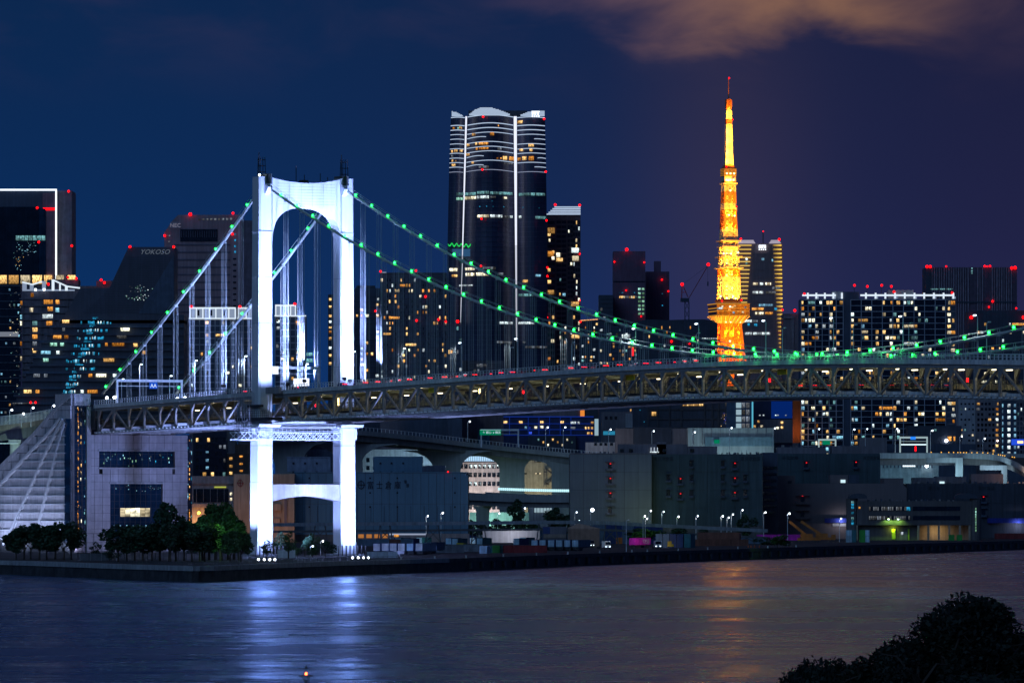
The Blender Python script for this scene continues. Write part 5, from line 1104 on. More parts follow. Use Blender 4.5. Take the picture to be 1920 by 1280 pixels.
# hotel of vertical stripes
b = B('ribbed_tower', 'broad tower of pale vertical ribs with clusters of red roof lights', 'building', 1736, 1907, 501, 3900, 34, 0, mat('rib_dark', (0.13, 0.09, 0.14), .7))
rb = mat('rib_pale', (0.40, 0.33, 0.40), .7)
for i in range(34):
    x = 1747 + i * 4.5
    if 1817 < x < 1829 or 1845 < x < 1857: continue
    b.box('rib', x, x + (1.7 if i % 2 else 1.1), 502, 700, -.8, -.02, rb)
b.box('corner', 1736, 1746, 501, 700, -.5, -.02, sm_); b.box('dark_band', 1747, 1905, 565, 568, -.95, -.82, sm_)
for x, y, r_ in ((1738, 500, 1.6), (1744, 500, 1.6), (1774, 499.5, .9), (1846, 499, 1.1), (1851, 499.5, .9), (1856, 499, 1.1), (1897, 502.5, 1.6), (1903, 502, 1.8), (1861, 565, 1.2), (1854, 575.5, .9)): b.red(x, y, r_)
for i in range(14): b.win(1745 + i * 3, 1747 + i * 3, 541, 543.5, 'teal', -1)
for y in (502, 507, 511): b.win(1821, 1823.5, y, y + 2.5, 'teal', -.2)
b = B('dark_block', 'dark block with red roof lights at the right edge behind the rising cable', 'building', 1816, 1990, 582, 3400, 26, 0, sm_); b.grid(1818, 1990, 600, 800, 26, 13, W1_ + ['white'], .13, bands=False, fw=.7, fh=.35)
for x, y, r_ in ((1821, 595, 1.6), (1905, 578, .9), (1919, 595, 1.6)): b.red(x, y, r_)
b = B('white_flats', 'pale slab of flats with small dark windows below the deck', 'building', 1797, 1829, 745, 3100, 18, 0, fac_pale); b.grid(1799, 1828, 752, 850, 4, 10, ['warm', 'pale', 'teal', 'white'], .22, bands=False, fw=.45, fh=.35, dark=.8)
b = B('brown_flats', 'taupe slab of flats with a bright window column, below the deck', 'building', 1829.5, 1877, 745, 3100, 20, 0, fac_grey); b.grid(1831, 1866, 752, 850, 5, 10, ['warm', 'dim'], .10, bands=False, fw=.6, fh=.5, dark=.85); b.grid(1866, 1876, 752, 850, 1, 10, ['warm', 'amber', 'pale', 'white'], .8, bands=False, fw=.7, fh=.5)
b = B('blue_flats', 'dark blue block with columns of bright white windows at the right edge below the deck', 'building', 1878, 1990, 752, 3000, 20, 0, fac_navy)
for j in range(11):
    y = 757 + j * 11.2
    for x, w_ in ((1879, 2), (1889, 5.5), (1901, 4)): b.win(x, x + w_, y, y + 6, 'cool' if x != 1889 else 'white')
b.grid(1906, 1990, 754, 860, 14, 12, ['teal', 'dim', 'white'], .12, m_band=fac_grey, band_h=.25, mull=1, dark=.5)
b.box('blue_sign', 1896, 1990, 823, 834, -1.6, -1.3, mat('blue_sign_glow', emit=(.02, .09, .8), es=.9)); b.box('sign_letters', 1907, 1918, 826, 831, -1.8, -1.65, mat('sign_warm', emit=(1, .75, .4), es=1.4))
b = B('dark_block', 'wide windowless dark block in front of the flats, behind the lower sign gantry', 'building', 1702, 1803, 798, 3060, 16, 0, sm_); b.win(1752, 1756, 804, 808, 'teal'); b.win(1777, 1784, 818, 826, 'amber'); b.win(1788, 1791, 818, 826, 'amber'); put('bright_lamp', cached('brl', lambda: MB().ball((0, 0, 0), .9).mesh('bright_lamp', lamp_wl)), b.r, (b.x(1774), -1.5, b.z(826)))
b = B('grey_shed', 'grey boxy building between the gridded apartment house and the gantry, left one', 'building', 1612, 1663, 820, 2990, 14, 0, fac_grey); b = B('grey_shed', 'long low dark-blue hall behind the right-hand expressway', 'building', 1663.5, 1830, 832, 3020, 14, 0, fac_navy)

# below the deck, centre
b = B('blue_office', 'low office washed in deep blue light with a few warm windows, under the deck', 'building', 938, 1113, 781, 3250, 20, 0, mat('blue_facade', (0.03, .05, .16), .6))
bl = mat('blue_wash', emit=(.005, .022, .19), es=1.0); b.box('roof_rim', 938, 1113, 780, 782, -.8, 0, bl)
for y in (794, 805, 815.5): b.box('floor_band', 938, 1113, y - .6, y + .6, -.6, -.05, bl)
for x in (955, 990, 1010, 1030, 1050, 1070): b.box('mullion', x, x + 1, 782, 816, -.65, -.61, bl)
for a_, c_, yt, kd in ((944, 951, 789, 'warm'), (973, 980, 789, 'warm'), (1013, 1019, 789, 'warm'), (1051, 1057, 789, 'warm'), (1070, 1080, 790, 'white'), (1083, 1087, 790, 'white'), (1108, 1113, 790, 'warm'), (984, 988, 799, 'cool'), (1002, 1007, 799, 'pale'), (1013, 1019, 798, 'pale'), (992, 995, 800, 'blue'), (1070, 1079, 800, 'dim'), (1097, 1100, 800, 'warm'), (1102, 1105, 800, 'warm'), (1108, 1112, 800, 'warm'), (992, 997, 809, 'blue'), (1101, 1105, 810, 'warm'), (1108, 1111, 810, 'amber'), (1037, 1041, 819, 'warm'), (1048, 1052, 819, 'amber')): b.win(a_, c_, yt, yt + 4.4, kd, -.7)
b.box('lit_stair', 1115, 1122, 785, 816, -.5, 3, mat('lit_stair', emit=(.5, .75, .9), es=.55))
b.box('base_block', 990, 1080, 816.2, 850, -3, -.9, sm_)
for i in range(8): b.win(1008 + i * 9, 1011 + i * 9, 822 + (i % 3) * 5, 826 + (i % 3) * 5, rng.choice(['teal', 'warm', 'pale']), -3.1)
b = B('grey_office', 'grey blocky office with a lit white corner, right of the blue-lit office', 'building', 1128, 1192, 772, 3200, 22, 0, fac_grey); b.box('white_core', 1173, 1186, 775, 802, -1.4, -.02, fac_pale); b.win(1181, 1184, 767, 771, 'warm', -1.5)
for i in range(3): b.box('window', 1134 + i * 9, 1139 + i * 9, 780, 786, -.3, -.02, glass_d)
b = B('white_house', 'small whitish building with a turquoise roof sign behind the expressway bend', 'building', 1098, 1154, 829, 2960, 14, 0, fac_pale); b.box('turquoise_sign', 1131, 1153, 808, 815, -1, -.5, mat('turq', emit=(.02, .22, .38), es=.9))
for x in (1114, 1124, 1133, 1144): b.box('window', x, x + 5, 822 + 8, 827 + 8, -.3, -.02, glass_d)
light('AREA', (b.x(1120), -12, 3), 3500, (.6, .8, 1), b.r, (b.x(1120), 0, 8), size=3)
b = B('dark_office', 'broad dark office with deep square bays below the deck, centre right', 'building', 1188, 1362, 742, 3150, 26, 0, sm_)
for x in (1214, 1232, 1254, 1276, 1320, 1334, 1346): b.box('pier', x, x + 2.6, 750, 802, -.8, -.02, mat('dark_pier', (.07, .07, .085), .7))
for y in (766, 784, 801): b.box('floor_band', 1212, 1362, y, y + 2.6, -.7, -.02, mat('dark_pier'))
for i in range(10): b.win(1280 + i * 3.9, 1283 + i * 3.9, 756.5, 760.5, 'warm', -.9)
for a_, c_, yt, kd in ((1222, 1230, 772, 'warm'), (1361, 1368, 755, 'pale'), (1199, 1201, 768, 'cyan'), (1207, 1209, 790, 'cyan')): b.win(a_, min(c_, 1361.5), yt, yt + 7 if kd != 'cyan' else yt + 1.2, kd, -.9)
for _ in range(26): x = rng.gauss(1364, 3.6); y = rng.uniform(774, 801); b.win(x - 4, x - 2.9, y, y + 1.1, rng.choice(['blue', 'white', 'warm', 'blue']), -1)
b = B('glazed_office', 'bluish office with tall white-lit glass bays below the deck', 'building', 1362.5, 1412, 742, 3140, 22, 0, mat('blue_grey_facade', (.05, .11, .2), .5))
for j in range(4):
    for a_, c_, kd in ((1380, 1390, 'teal'), (1391, 1397, 'dim'), (1399, 1405, 'dim')): b.win(a_, c_, 754.5 + 13 * j, 764.5 + 13 * j, mat('bay_light', emit=(.36, .52, .62), es=.8) if a_ < 1385 else 'dim', -.3)
b.box('corner_light', 1409.5, 1412.3, 753, 802, -.5, 0, mat('corner_cyan', emit=(.12, .55, .75), es=.8))
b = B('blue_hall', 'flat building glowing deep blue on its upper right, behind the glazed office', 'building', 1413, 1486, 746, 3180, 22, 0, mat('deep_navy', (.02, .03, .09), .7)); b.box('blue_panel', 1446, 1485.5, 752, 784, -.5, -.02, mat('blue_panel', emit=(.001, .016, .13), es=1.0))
for x in (1453, 1457, 1472, 1423, 1430): b.win(x, x + 3, 777, 779.5, 'white', -.6)
b.box('lower_wall', 1413, 1486, 786, 830, -1.2, -.6, fac_grey)
for x, y in ((1420, 788), (1464, 790), (1464, 799), (1456, 800), (1413, 797), (1426, 797)): b.win(x, x + 4, y, y + 4, rng.choice(['warm', 'pale', 'white']), -1.3)
b = B('long_hall', 'long pale flat-roofed hall lit by street lamps, under the middle of the deck', 'building', 1290, 1451, 802, 2900, 26, 0, mat('hall_pale', (.38, .42, .43), .8, scale=.06))
for i in range(9): b.box('wall_joint', 1300 + i * 17, 1300.7 + i * 17, 803, 834, -.2, -.02, fac_grey)
b.box('lower_band', 1322, 1451, 819, 836, -.5, -.02, mat('hall_blue', (.16, .26, .32), .8)); b.box('green_sign', 1339, 1349, 824, 831, -.9, -.6, gsign)
b = B('long_hall', 'dark low hall left of the lit pale hall, under the deck', 'building', 1155, 1289.5, 803, 2920, 26, 0, fac_grey); b.box('shade_block', 1187, 1259, 801, 832, -.6, -.02, sm_)
light('AREA', (b.x(1370), -30, 10), 30e3, (.55, .85, .95), b.r, (b.x(1370), 0, 24), size=6)
# small blocks left, between anchorage and tower
b = B('flats', 'dark gridded flats seen between the anchorage and the near tower leg', 'building', 362, 425, 800, 2700, 16, 0, fac_navy)
b.grid(366, 424, 818, 895, 8, 6, ['dim', 'teal', 'warm', 'dim'], .14, m_band=fac_navy, band_h=.3, dark=.8, fw=.7, fh=.55)
for y in (844, 860, 874): b.win(386, 391, y, y + 5, 'cool')
b = B('flats', 'stepped beige flats with lit stair landings left of the near tower leg', 'building', 425.5, 476, 850, 2690, 16, 0, mat('beige_flats', (.28, .22, .17), .8)); b.box('upper_step', 440, 476, 832, 850, 2, 12, mat('beige_flats'))
for y in (857, 871, 884): b.win(430, 436, y, y + 5, 'warm'); b.win(449, 455, y - 3, y, 'amber')
b = B('mast_box', 'small white roof box on a post beyond the elevated road', 'building', 898, 917, 792, 3050, 5, 0, fac_pale); b = B('dark_block', 'plain dark block under the deck, left of the blue-lit office', 'building', 668, 938, 795, 3400, 20, 0, sm_)
b = B('slate_block', 'slate-blue box building behind the elevated road, left of the green road sign', 'building', 896, 918, 804, 3000, 12, 0, mat('slate', (.05, .13, .22), .8))
b = B('mauve_block', 'far mauve block with an orange-lit corner close under the deck', 'building', 1000, 1098, 764, 3500, 12, 0, fac_mauve); b.box('orange_corner', 1088, 1096, 768, 780, -.6, -.02, mat('orange_glow', emit=(1, .3, .05), es=.8))

# ------------------------------------------------------------------ warehouses on the reclaimed land
def panel_wall(b, a, c, yt, yb, nx, ny, m, y=-0.22, name='wall_panel'):
    x0, x1, z0, z1 = b.x(a), b.x(c), b.z(yb), b.z(yt); w_, h_ = (x1 - x0) / nx, (z1 - z0) / ny
    me = MB().box(-w_ / 2 + .07, w_ / 2 - .07, y, -.01, -h_ / 2 + .05, h_ / 2 - .05).mesh(name, m)
    for j in range(ny):
        for i in range(nx): put(name, me, b.r, (x0 + (i + .5) * w_, 0, z0 + (j + .5) * h_))
blue_wall = mat('slate_blue_wall', (0.11, 0.22, 0.32), .8, scale=.05, var=.08, rnd=.05); beige_wall = mat('beige_wall', (.52, .36, .26), .8, scale=.06, rnd=.04)
navy_ink = mat('navy_lettering', (.01, .014, .04), .7); red_ink = mat('red_lettering', (.30, .02, .03), .6)
b = B('warehouse', 'long slate-blue warehouse with dark Japanese lettering, right of the far tower leg', 'warehouse', 552, 878, 886, 2450, 40, 0, dark_conc)
panel_wall(b, 552, 878, 886.5, 1002, 22, 2, blue_wall); _plant.append((b, 625, 695, 884, 7)) if False else None
b.box('coping', 551, 878.5, 884.5, 886.3, -.5, .5, blue_wall); b.box('step', 873.5, 878.5, 886.5, 890.5, -.3, 0, glass_d)
_plant = []
def emblem(b, px, py, r, m, yo=-.4):
    ring = [(b.x(px) + r * .8 * math.cos(i * math.pi / 10), b.z(py) + r * math.sin(i * math.pi / 10)) for i in range(21)]; g = MB()
    for p, q in zip(ring[:-1], ring[1:]): g.beam((p[0], yo, p[1]), (q[0], yo, q[1]), r * .17)
    g.beam((b.x(px), yo, b.z(py) - r * 1.25), (b.x(px), yo, b.z(py) + r * 1.25), r * .16); g.beam((b.x(px) - r * 1.1, yo, b.z(py)), (b.x(px) + r * 1.1, yo, b.z(py)), r * .16)
    return g.build('emblem', m, b.r)
emblem(b, 677, 908.6, 1.65, navy_ink)
for ch, px in zip('富士倉庫', (694.5, 711.5, 728.5, 745.5)): text('lettering', ch, 3.7, navy_ink, b.r, (b.x(px), -.35, b.z(915.2)), ext=.08, sx=.8)
for px, py in ((760.3, 904), (764.2, 911)): text('lettering', '埠頭'[px > 762], 1.9, navy_ink, b.r, (b.x(px), -.35, b.z(py + 2)), ext=.06, sx=.7)
vh = cached('vent', lambda: MB().box(-.32, .32, -.45, -.22, -.35, .35).mesh('vent', navy_ink))
for x in (580, 694, 745, 853):
    for y in (896, 923.5, 950): put('vent', vh, b.r, (b.x(x), 0, b.z(y)))
for i in range(13): b.box('down_pipe', 570 + 25 * i, 570.6 + 25 * i, 948, 978, -.4, -.24, fac_navy)
b.box('roof_house', 536, 618, 857, 884, 14, 30, mat('roof_house_blue', (.22, .27, .38), .8)); b.box('roof_house', 698.5, 791, 855, 884, 14, 30, blue_wall); b.box('roof_house', 791.5, 835, 872, 884, 14, 30, fac_navy); b.box('roof_edge', 534, 618, 855.5, 857, 13.6, 30, mat('roof_house_blue'))
for x in (546, 568, 590, 710, 731, 753):
    for y in (866, 883): b.box('vent', x, x + 3.4, y, y + 3.4, 13.6, 13.98, navy_ink)
b.red(840, 884, .5)
b = B('warehouse', 'beige warehouse wing with dark red round emblem and stair landings, behind the near tower leg', 'warehouse', 438, 552, 888, 2440, 30, 0, beige_wall)
panel_wall(b, 438, 552, 889, 985, 9, 1, beige_wall); emblem(b, 450.5, 905.3, 1.35, red_ink)
for y in (952, 978): b.box('stair_landing', 512, 526, y - 5, y, -1.2, -.3, mat('shade_beige', (.2, .12, .08), .8))
b.box('recess', 533, 538, 935, 982, -.5, -.26, fac_mauve); b.box('lower_step', 536, 552, 888, 905, -.4, -.25, beige_wall); b.box('oriel', 511, 527, 944, 957, -1.6, -.3, beige_wall); b.box('oriel', 511, 525, 971, 984, -1.6, -.3, beige_wall)
light('POINT', (b.x(520), -16, 5), 1.8e3, (1, .50, .22), b.r, size=.6); light('POINT', (b.x(455), -20, 6), 1.5e3, (1, .6, .4), b.r, size=.6)
b = B('stacked_office', 'beige building with a long dark opening and green-lit ceiling, right of the anchorage', 'building', 360, 437.5, 892, 2460, 20, 0, mat('rose_wall', (.44, .33, .33), .8))
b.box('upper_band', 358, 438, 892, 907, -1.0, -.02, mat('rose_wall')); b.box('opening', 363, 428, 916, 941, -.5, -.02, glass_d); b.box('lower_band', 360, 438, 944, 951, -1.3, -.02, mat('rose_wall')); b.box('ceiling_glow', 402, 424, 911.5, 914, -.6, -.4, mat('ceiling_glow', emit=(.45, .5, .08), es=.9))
for i in range(5): b.box('opening_post', 368 + i * 13, 369 + i * 13, 916, 941, -.7, -.52, fac_grey)
for y in (923, 933): b.win(431, 435, y, y + 5, 'pale')
light('POINT', (b.x(375), -5, 8), 2500, (1, .55, .18), b.r, size=.4); put('sodium_lamp', cached('sod', lambda: MB().ball((0, 0, 0), .65).mesh('sodium_lamp', mat('sodium', emit=(1, .42, .03), es=12))), b.r, (b.x(374), -5.5, b.z(961)))
for i in range(3): b.win(362 + i * 12, 371 + i * 12, 985, 991, 'amber', -1.4)
# second warehouse group
wh_m = mat('warehouse_grey', (0.22, 0.235, 0.26), .8, scale=.05, var=.07, rnd=.03); wh_g = mat('warehouse_green_grey', (0.065, 0.105, 0.125), .8, scale=.05, rnd=.03)
def landings(b, px, ys, m=None, red=True, wd=18):
    for y in ys:
        b.box('canopy', px - wd / 2, px + wd / 2, y - 1.2, y, -1.6, -.25, m or fac_grey); b.box('door', px - 3.4, px + 3.4, y + 1.5, y + 12, -.34, -.25, glass_d)
        b.box('landing', px - wd / 2, px + wd / 2, y + 12, y + 16, -1.8, -.25, m or fac_grey); 
        if red: put('alarm_lamp', cached('alm', lambda: MB().box(-.3, .3, -.3, .3, -.22, .22).mesh('alarm_lamp', mat('alarm_red', emit=(1, .02, .03), es=1.1))), b.r, (b.x(px + 1), -.9, b.z(y + 3)))
b = B('warehouse', 'large pale grey warehouse wall with a column of red-lit door landings, centre right', 'warehouse', 1068.5, 1222, 851, 2550, 40, 0, dark_conc)
_plant.append((b, 1070, 1155, 849, 9)); panel_wall(b, 1068.5, 1222, 851.5, 985, 6, 4, wh_m); landings(b, 1143.5, (866, 893.5, 921)); landings(b, 1143.5, (949,), red=False); b.box('roof_edge', 1068, 1222.5, 849, 851.3, -.3, .5, fac_grey)
b = B('warehouse', 'dark green-grey warehouse wall with faint lettering beside the pale grey one', 'warehouse', 1222.5, 1430, 851, 2556, 40, 0, dark_conc)
_plant.append((b, 1350, 1428, 851, 10)); panel_wall(b, 1222.5, 1430, 851.5, 985, 8, 4, wh_g); landings(b, 1275, (894, 922), fac_navy, wd=12); landings(b, 1377, (865, 893, 920), fac_navy, wd=12); landings(b, 1253, (888, 917), fac_navy, False, 10); landings(b, 1296, (862, 889, 917), fac_navy, False, 8); landings(b, 1355, (862, 889, 917), fac_navy, False, 8); landings(b, 1397, (889, 917), fac_navy, False, 8)
faint = mat('faint_lettering', (.035, .05, .07), .8)
for px, s_ in ((1244, '東京港倉庫'), (1407, '東京港倉庫')): text('lettering', s_, 2.1, faint, b.r, (b.x(px), -.3, b.z(863)), ext=.04, sx=.85)
for a_, c_, yt in ((1160, 1290, 832), (1290.5, 1346, 836), (1232, 1250, 828)): b.box('roof_house', a_, c_, yt, 850.8, 8, 24, fac_grey)
for x in (1163, 1180, 1243, 1295): b.box('roof_opening', x, x + 7, 841, 847, 7.6, 7.98, glass_d)
b.win(1219.5, 1236, 846, 848, 'white', 7.5); 
for i in range(3): b.box('roof_frame', 1221 + i * 6, 1222 + i * 6, 838, 848, 7.4, 7.6, wpaint)
b = B('warehouse', 'narrow dark recessed block between the green-grey warehouse and the brown-grey one', 'warehouse', 1430.5, 1458, 848, 2600, 30, 0, fac_navy)
for i in range(8): b.box('louvre', 1431, 1456, 874 + i * 12, 878 + i * 12, -.6, -.02, glass_d)
b = B('warehouse', 'dark green-grey warehouse with two red lamps standing behind the brown-grey one', 'warehouse', 1458.5, 1650, 850, 2680, 30, 0, dark_conc)
_plant.append((b, 1462, 1645, 838, 14)); panel_wall(b, 1458.5, 1650, 850, 985, 8, 4, wh_g); landings(b, 1511, (864,), fac_navy, wd=10); landings(b, 1604, (863,), fac_navy, wd=10); b.box('roof_house', 1458, 1549, 838, 850, 2, 20, fac_grey); b.box('roof_house', 1560, 1650, 836, 850, 2, 20, fac_grey)
text('lettering', '港湾倉庫', 2.0, faint, b.r, (b.x(1481), -.3, b.z(861)), ext=.04); text('lettering', '東京港倉庫', 2.0, faint, b.r, (b.x(1634), -.3, b.z(861)), ext=.04, sx=.8)
br_m = mat('warehouse_brown_grey', (.19, .155, .165), .8, scale=.05, var=.07, rnd=.03)
b = B('warehouse', 'brown-grey warehouse with stepped roof and two lit landings behind the yard cranes', 'warehouse', 1453, 1700, 905, 2640, 30, 0, dark_conc, body=False)
MB().prism([(b.x(px), max(0, b.z(py))) for px, py in ((1454, 1020), (1700, 1020), (1700, 915), (1694, 909), (1694, 896), (1658, 896), (1658, 906), (1491, 906), (1491, 891), (1456, 891), (1456, 905), (1454, 912))][::-1], 0, 30).build('wall', br_m, b.r)
landings(b, 1504.5, (929, 957), br_m, wd=26, red=False); put('alarm_lamp', _mc['alm'], b.r, (b.x(1504.5), -.9, b.z(929)))
b.box('roof_opening', 1477, 1484, 901, 906, -.3, -.02, glass_d); b.box('roof_house', 1558, 1591, 890, 905.5, 4, 20, br_m); b.box('roof_house', 1591.5, 1612, 890, 905.5, 4.5, 20, fac_navy); b.win(1577, 1586, 899, 904.5, mat('cold_pane', emit=(.6, .85, .95), es=1.1), 3.8)
b.box('blue_awning', 1546, 1600, 971, 979.5, -2.0, -.1, mat('awning_blue', (.01, .03, .30), .7)); b.box('lit_wall', 1561, 1597, 980, 986, -.4, -.1, fac_pale); light('POINT', (b.x(1577), -4, b.z(978)), 600, (.9, .9, 1), b.r, size=.3)
b = B('warehouse', 'long dark blue-grey warehouse filling the right edge behind the office with the stair towers', 'warehouse', 1700.5, 2060, 906, 2700, 40, 0, dark_conc)
_plant.append((b, 1705, 1960, 906, 24)); panel_wall(b, 1700.5, 2060, 906.5, 1015, 16, 3, mat('warehouse_night_grey', (.06, .07, .10), .8, scale=.05, rnd=.03)); landings(b, 1844, (928, 953), fac_navy, wd=12, red=False); put('alarm_lamp', _mc['alm'], b.r, (b.x(1844), -.9, b.z(931)))
text('lettering', '第三号', 1.9, faint, b.r, (b.x(1751), -.3, b.z(918)), ext=.04); text('lettering', 'KONOIKE-BO', 2.1, faint, b.r, (b.x(1849), -.3, b.z(918)), ext=.04, sx=.85) if False else None
text('lettering', '東京埠頭', 2.0, faint, b.r, (b.x(1849), -.3, b.z(918)), ext=.04)
for a_, c_, yt in ((1715, 1757, 895), (1757.5, 1814, 893), (1824, 1884, 888)): b.box('roof_house', a_, c_, yt, 906, 8, 24, fac_grey)
b.win(1764, 1773, 902, 906.5, mat('cold_pane'), 7.6); b.box('blue_awning', 1851, 2060, 971, 980, -2.2, -.3, mat('awning_blue')); light('POINT', (b.x(1908), -4, b.z(984)), 900, (.7, .75, 1), b.r, size=.3)
# office with two round stair towers and the open lit loading bays
of = mat('office_taupe', (.13, .12, .13), .75, scale=.08)
b = B('port_office', 'low port office with domed stair towers, strip windows and lit loading bays', 'building', 1607, 1822, 939, 2560, 18, 0, of, body=False)
_plant.append((b, 1625, 1790, 939, 22)); b.box('wall', 1607, 1822, 939, 984, 0, 18, of); b.box('ground_floor', 1607, 1722, 984.2, 1015, 3, 18, of); b.box('back_wall', 1722, 1822, 984.2, 1015, 9, 18, mat('bay_wall', (.5, .4, .3), .8))
for x in (1607, 1722, 1741, 1760.5, 1780, 1800, 1818): b.box('column', x - 1.8, x + 1.8, 984.2, 1016, .2, 1.4, mat('bay_wall'))
for y in (949, 966.5):
    b.box('strip_glass', 1629, 1707, y, y + 8, -.2, -.02, glass_d); b.box('strip_glass', 1712, 1800, y, y + 8, -.2, -.02, glass_d)
    for i in range(20):
        if rng.random() < .75: b.win(1629.5 + i * 3.9, 1631.8 + i * 3.9, y + .6, y + 7.4, 'dim', -.25)
    for i in range(22): b.box('window_post', 1628.8 + i * 3.9, 1629.4 + i * 3.9, y, y + 8, -.36, -.22, of)
b.win(1700, 1706.5, 950, 957, 'cyan', -.3); b.win(1610, 1613, 949.5, 953, 'amber', -.1)
for px, kd in ((1598, 'cool'), (1829.5, 'green')):
    X_ = b.x(px); t_ = MB(); zt = b.z(934); t_.tube([(X_, 2, 0), (X_, 2, zt)], 2.6, 14).build('stair_tower', of, b.r)
    dpts = []
    for i in range(7): a_ = math.pi * i / 6; dpts.append((a_,))
    xa, xb = (b.x(1591.5), b.x(1626)) if px < 1700 else (b.x(1790), b.x(1832)); MB().loft([[(xa + (xb - xa) * (.5 - .5 * math.cos(math.pi * i / 8)) , -1.4, zt + 2.3 * math.sin(math.pi * i / 8) ** .6) for i in range(9)], [(xa + (xb - xa) * (.5 - .5 * math.cos(math.pi * i / 8)), 8, zt + 2.3 * math.sin(math.pi * i / 8) ** .6) for i in range(9)]]).build('vault_roof', sm_, b.r)
    for j in range(9):
        if rng.random() < .85: y = (939 if px < 1700 else 952) + j * 5; b.win(px - 2 if px < 1700 else px - 1, px + 2.6 if px < 1700 else px + 1, y, y + 4.2, ('cyan' if j % 3 else 'teal') if px < 1700 else 'green', -.75)
for x in (1666, 1684): put('wall_lamp', cached('wl', lambda: MB().box(-.35, .35, -.7, 0, -.2, .2).mesh('wall_lamp', lamp_w)), b.r, (b.x(x), -.2, b.z(973))); light('SPOT', (b.x(x), -1.6, b.z(972)), 1100, (.42, .95, .10), b.r, (b.x(x), 0, b.z(984)), size=.2, angle=140)
light('AREA', (b.x(1758), 3.5, b.z(986)), 420, (1, .72, .36), b.r, (b.x(1758), 4.5, 0), size=6)
light('POINT', (b.x(1675), 1.5, b.z(992)), 260, (.75, 1, .08), b.r, size=.3); b.box('green_door', 1673, 1680, 991, 1010, 2.5, 2.9, mat('lime_wall', (.55, .75, .05), .7)); b.box('green_door', 1703, 1706, 991, 1012, 2.5, 2.9, mat('lime_wall'))
b.win(1690, 1694, 997, 1002, 'white', 2.2); b.box('kiosk', 1687, 1702, 996, 1012, 2.3, 5, fac_grey)

def roof_plant(b, a, c, yt, n, seed):
    r = random.Random(seed)
    for i in range(n):
        x = a + (c - a) * (i + r.uniform(.15, .85)) / n; w_ = r.uniform(1.2, 5); h_ = r.uniform(1.2, 4.2)
        b.box('roof_vent', x, min(c, x + w_), yt - h_, yt - .1, 2 + r.uniform(0, 3), 6 + r.uniform(0, 3), r.choice([fac_grey, fac_navy, dark_conc, steel_g]))
        if r.random() < .35: b.box('roof_pole', x, x + .35, yt - h_ - r.uniform(3, 8), yt - h_, 4, 4.2, steel_d)
for b_, a_, c_, y_, n_ in _plant: roof_plant(b_, a_, c_, y_, n_, int(a_))

# ------------------------------------------------------------------ elevated roads
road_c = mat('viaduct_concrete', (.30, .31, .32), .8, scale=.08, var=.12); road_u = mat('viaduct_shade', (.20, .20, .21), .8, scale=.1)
def viaduct(label, pts, wd, th=2.2, par=1.1, m=None, posts=True, post_h=1.6, name='elevated_road', far=True):
    """pts: photo column, photo row of the parapet top, distance"""
    P3 = [P(a, c, y) for a, c, y in pts]; dense = []
    for i in range(len(P3) - 1):
        p0 = P3[max(0, i - 1)]; p1, p2 = P3[i], P3[i + 1]; p3 = P3[min(len(P3) - 1, i + 2)]
        for k in range(8):
            u = k / 8; dense.append(0.5 * ((2 * p1) + (p2 - p0) * u + (2 * p0 - 5 * p1 + 4 * p2 - p3) * u * u + (3 * p1 - p0 - 3 * p2 + p3) * u ** 3))
    dense.append(P3[-1]); o = thing(name, label, 'elevated road', (0, 0, 0)); m = m or road_c
    def sec(off0, off1, za, zb_):
        rs = []
        for i, p in enumerate(dense):
            d = (dense[min(i + 1, len(dense) - 1)] - dense[max(i - 1, 0)]); d.z = 0; d.normalize(); n = Vector((-d.y, d.x, 0))
            if n.y < 0: n = -n
            rs.append([p + n * off0 + Vector((0, 0, za)), p + n * off1 + Vector((0, 0, za)), p + n * off1 + Vector((0, 0, zb_)), p + n * off0 + Vector((0, 0, zb_))])
        return MB().loft(rs)
    sec(0, .35, -par - .9, 0).build('parapet', m, o)
    if far: sec(wd - .35, wd, -par, 0).build('parapet', m, o)
    sec(.36, wd - .36, -par - .5, -par).build('road_slab', asphalt, o)
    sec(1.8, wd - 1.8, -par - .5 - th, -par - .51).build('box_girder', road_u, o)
    if posts:
        q = MB()
        for i, p in enumerate(dense):
            q.box(p.x - .1, p.x + .1, p.y + .05, p.y + .25, p.z, p.z + post_h)
            if i: m_ = (p + dense[i - 1]) / 2; q.box(m_.x - .1, m_.x + .1, m_.y + .05, m_.y + .25, m_.z, m_.z + post_h)
        q.build('fence_post', steel_w, o, stuff=True); sec(.1, .2, post_h, post_h + .12).build('fence_rail', steel_w, o)
    return o, dense
def hammer_pier(par, px, ytop, Y, stem, top, flare_py, m=None):
    """pier with the smoothly flaring head of the photo"""
    S = F / Y; x = (px - 960) / S; zt = H + (YH - ytop) / S; zf = H + (YH - flare_py) / S; rs = [[(x - stem / 2, Y + 1, G - .2), (x + stem / 2, Y + 1, G - .2), (x + stem / 2, Y + 5, G - .2), (x - stem / 2, Y + 5, G - .2)]]
    for i in range(9):
        u = i / 8; hw_ = stem / 2 + (top - stem) / 2 * (1 - math.sqrt(max(0, 1 - u * u))); z_ = zf + (zt - zf) * u
        rs.append([(x - hw_, Y + 1, z_), (x + hw_, Y + 1, z_), (x + hw_, Y + 5, z_), (x - hw_, Y + 5, z_)])
    return MB().loft(rs).build('pier', m or road_c, par)
o, _ = viaduct('high curving elevated road on flared piers, from bridge tower to pale warehouse', [(470, 800, 2620), (560, 801, 2630), (665, 806, 2650), (780, 817, 2680), (880, 829, 2700), (980, 840, 2710), (1070, 849, 2710), (1170, 858, 2700)], 22, 3.2, 1.3)
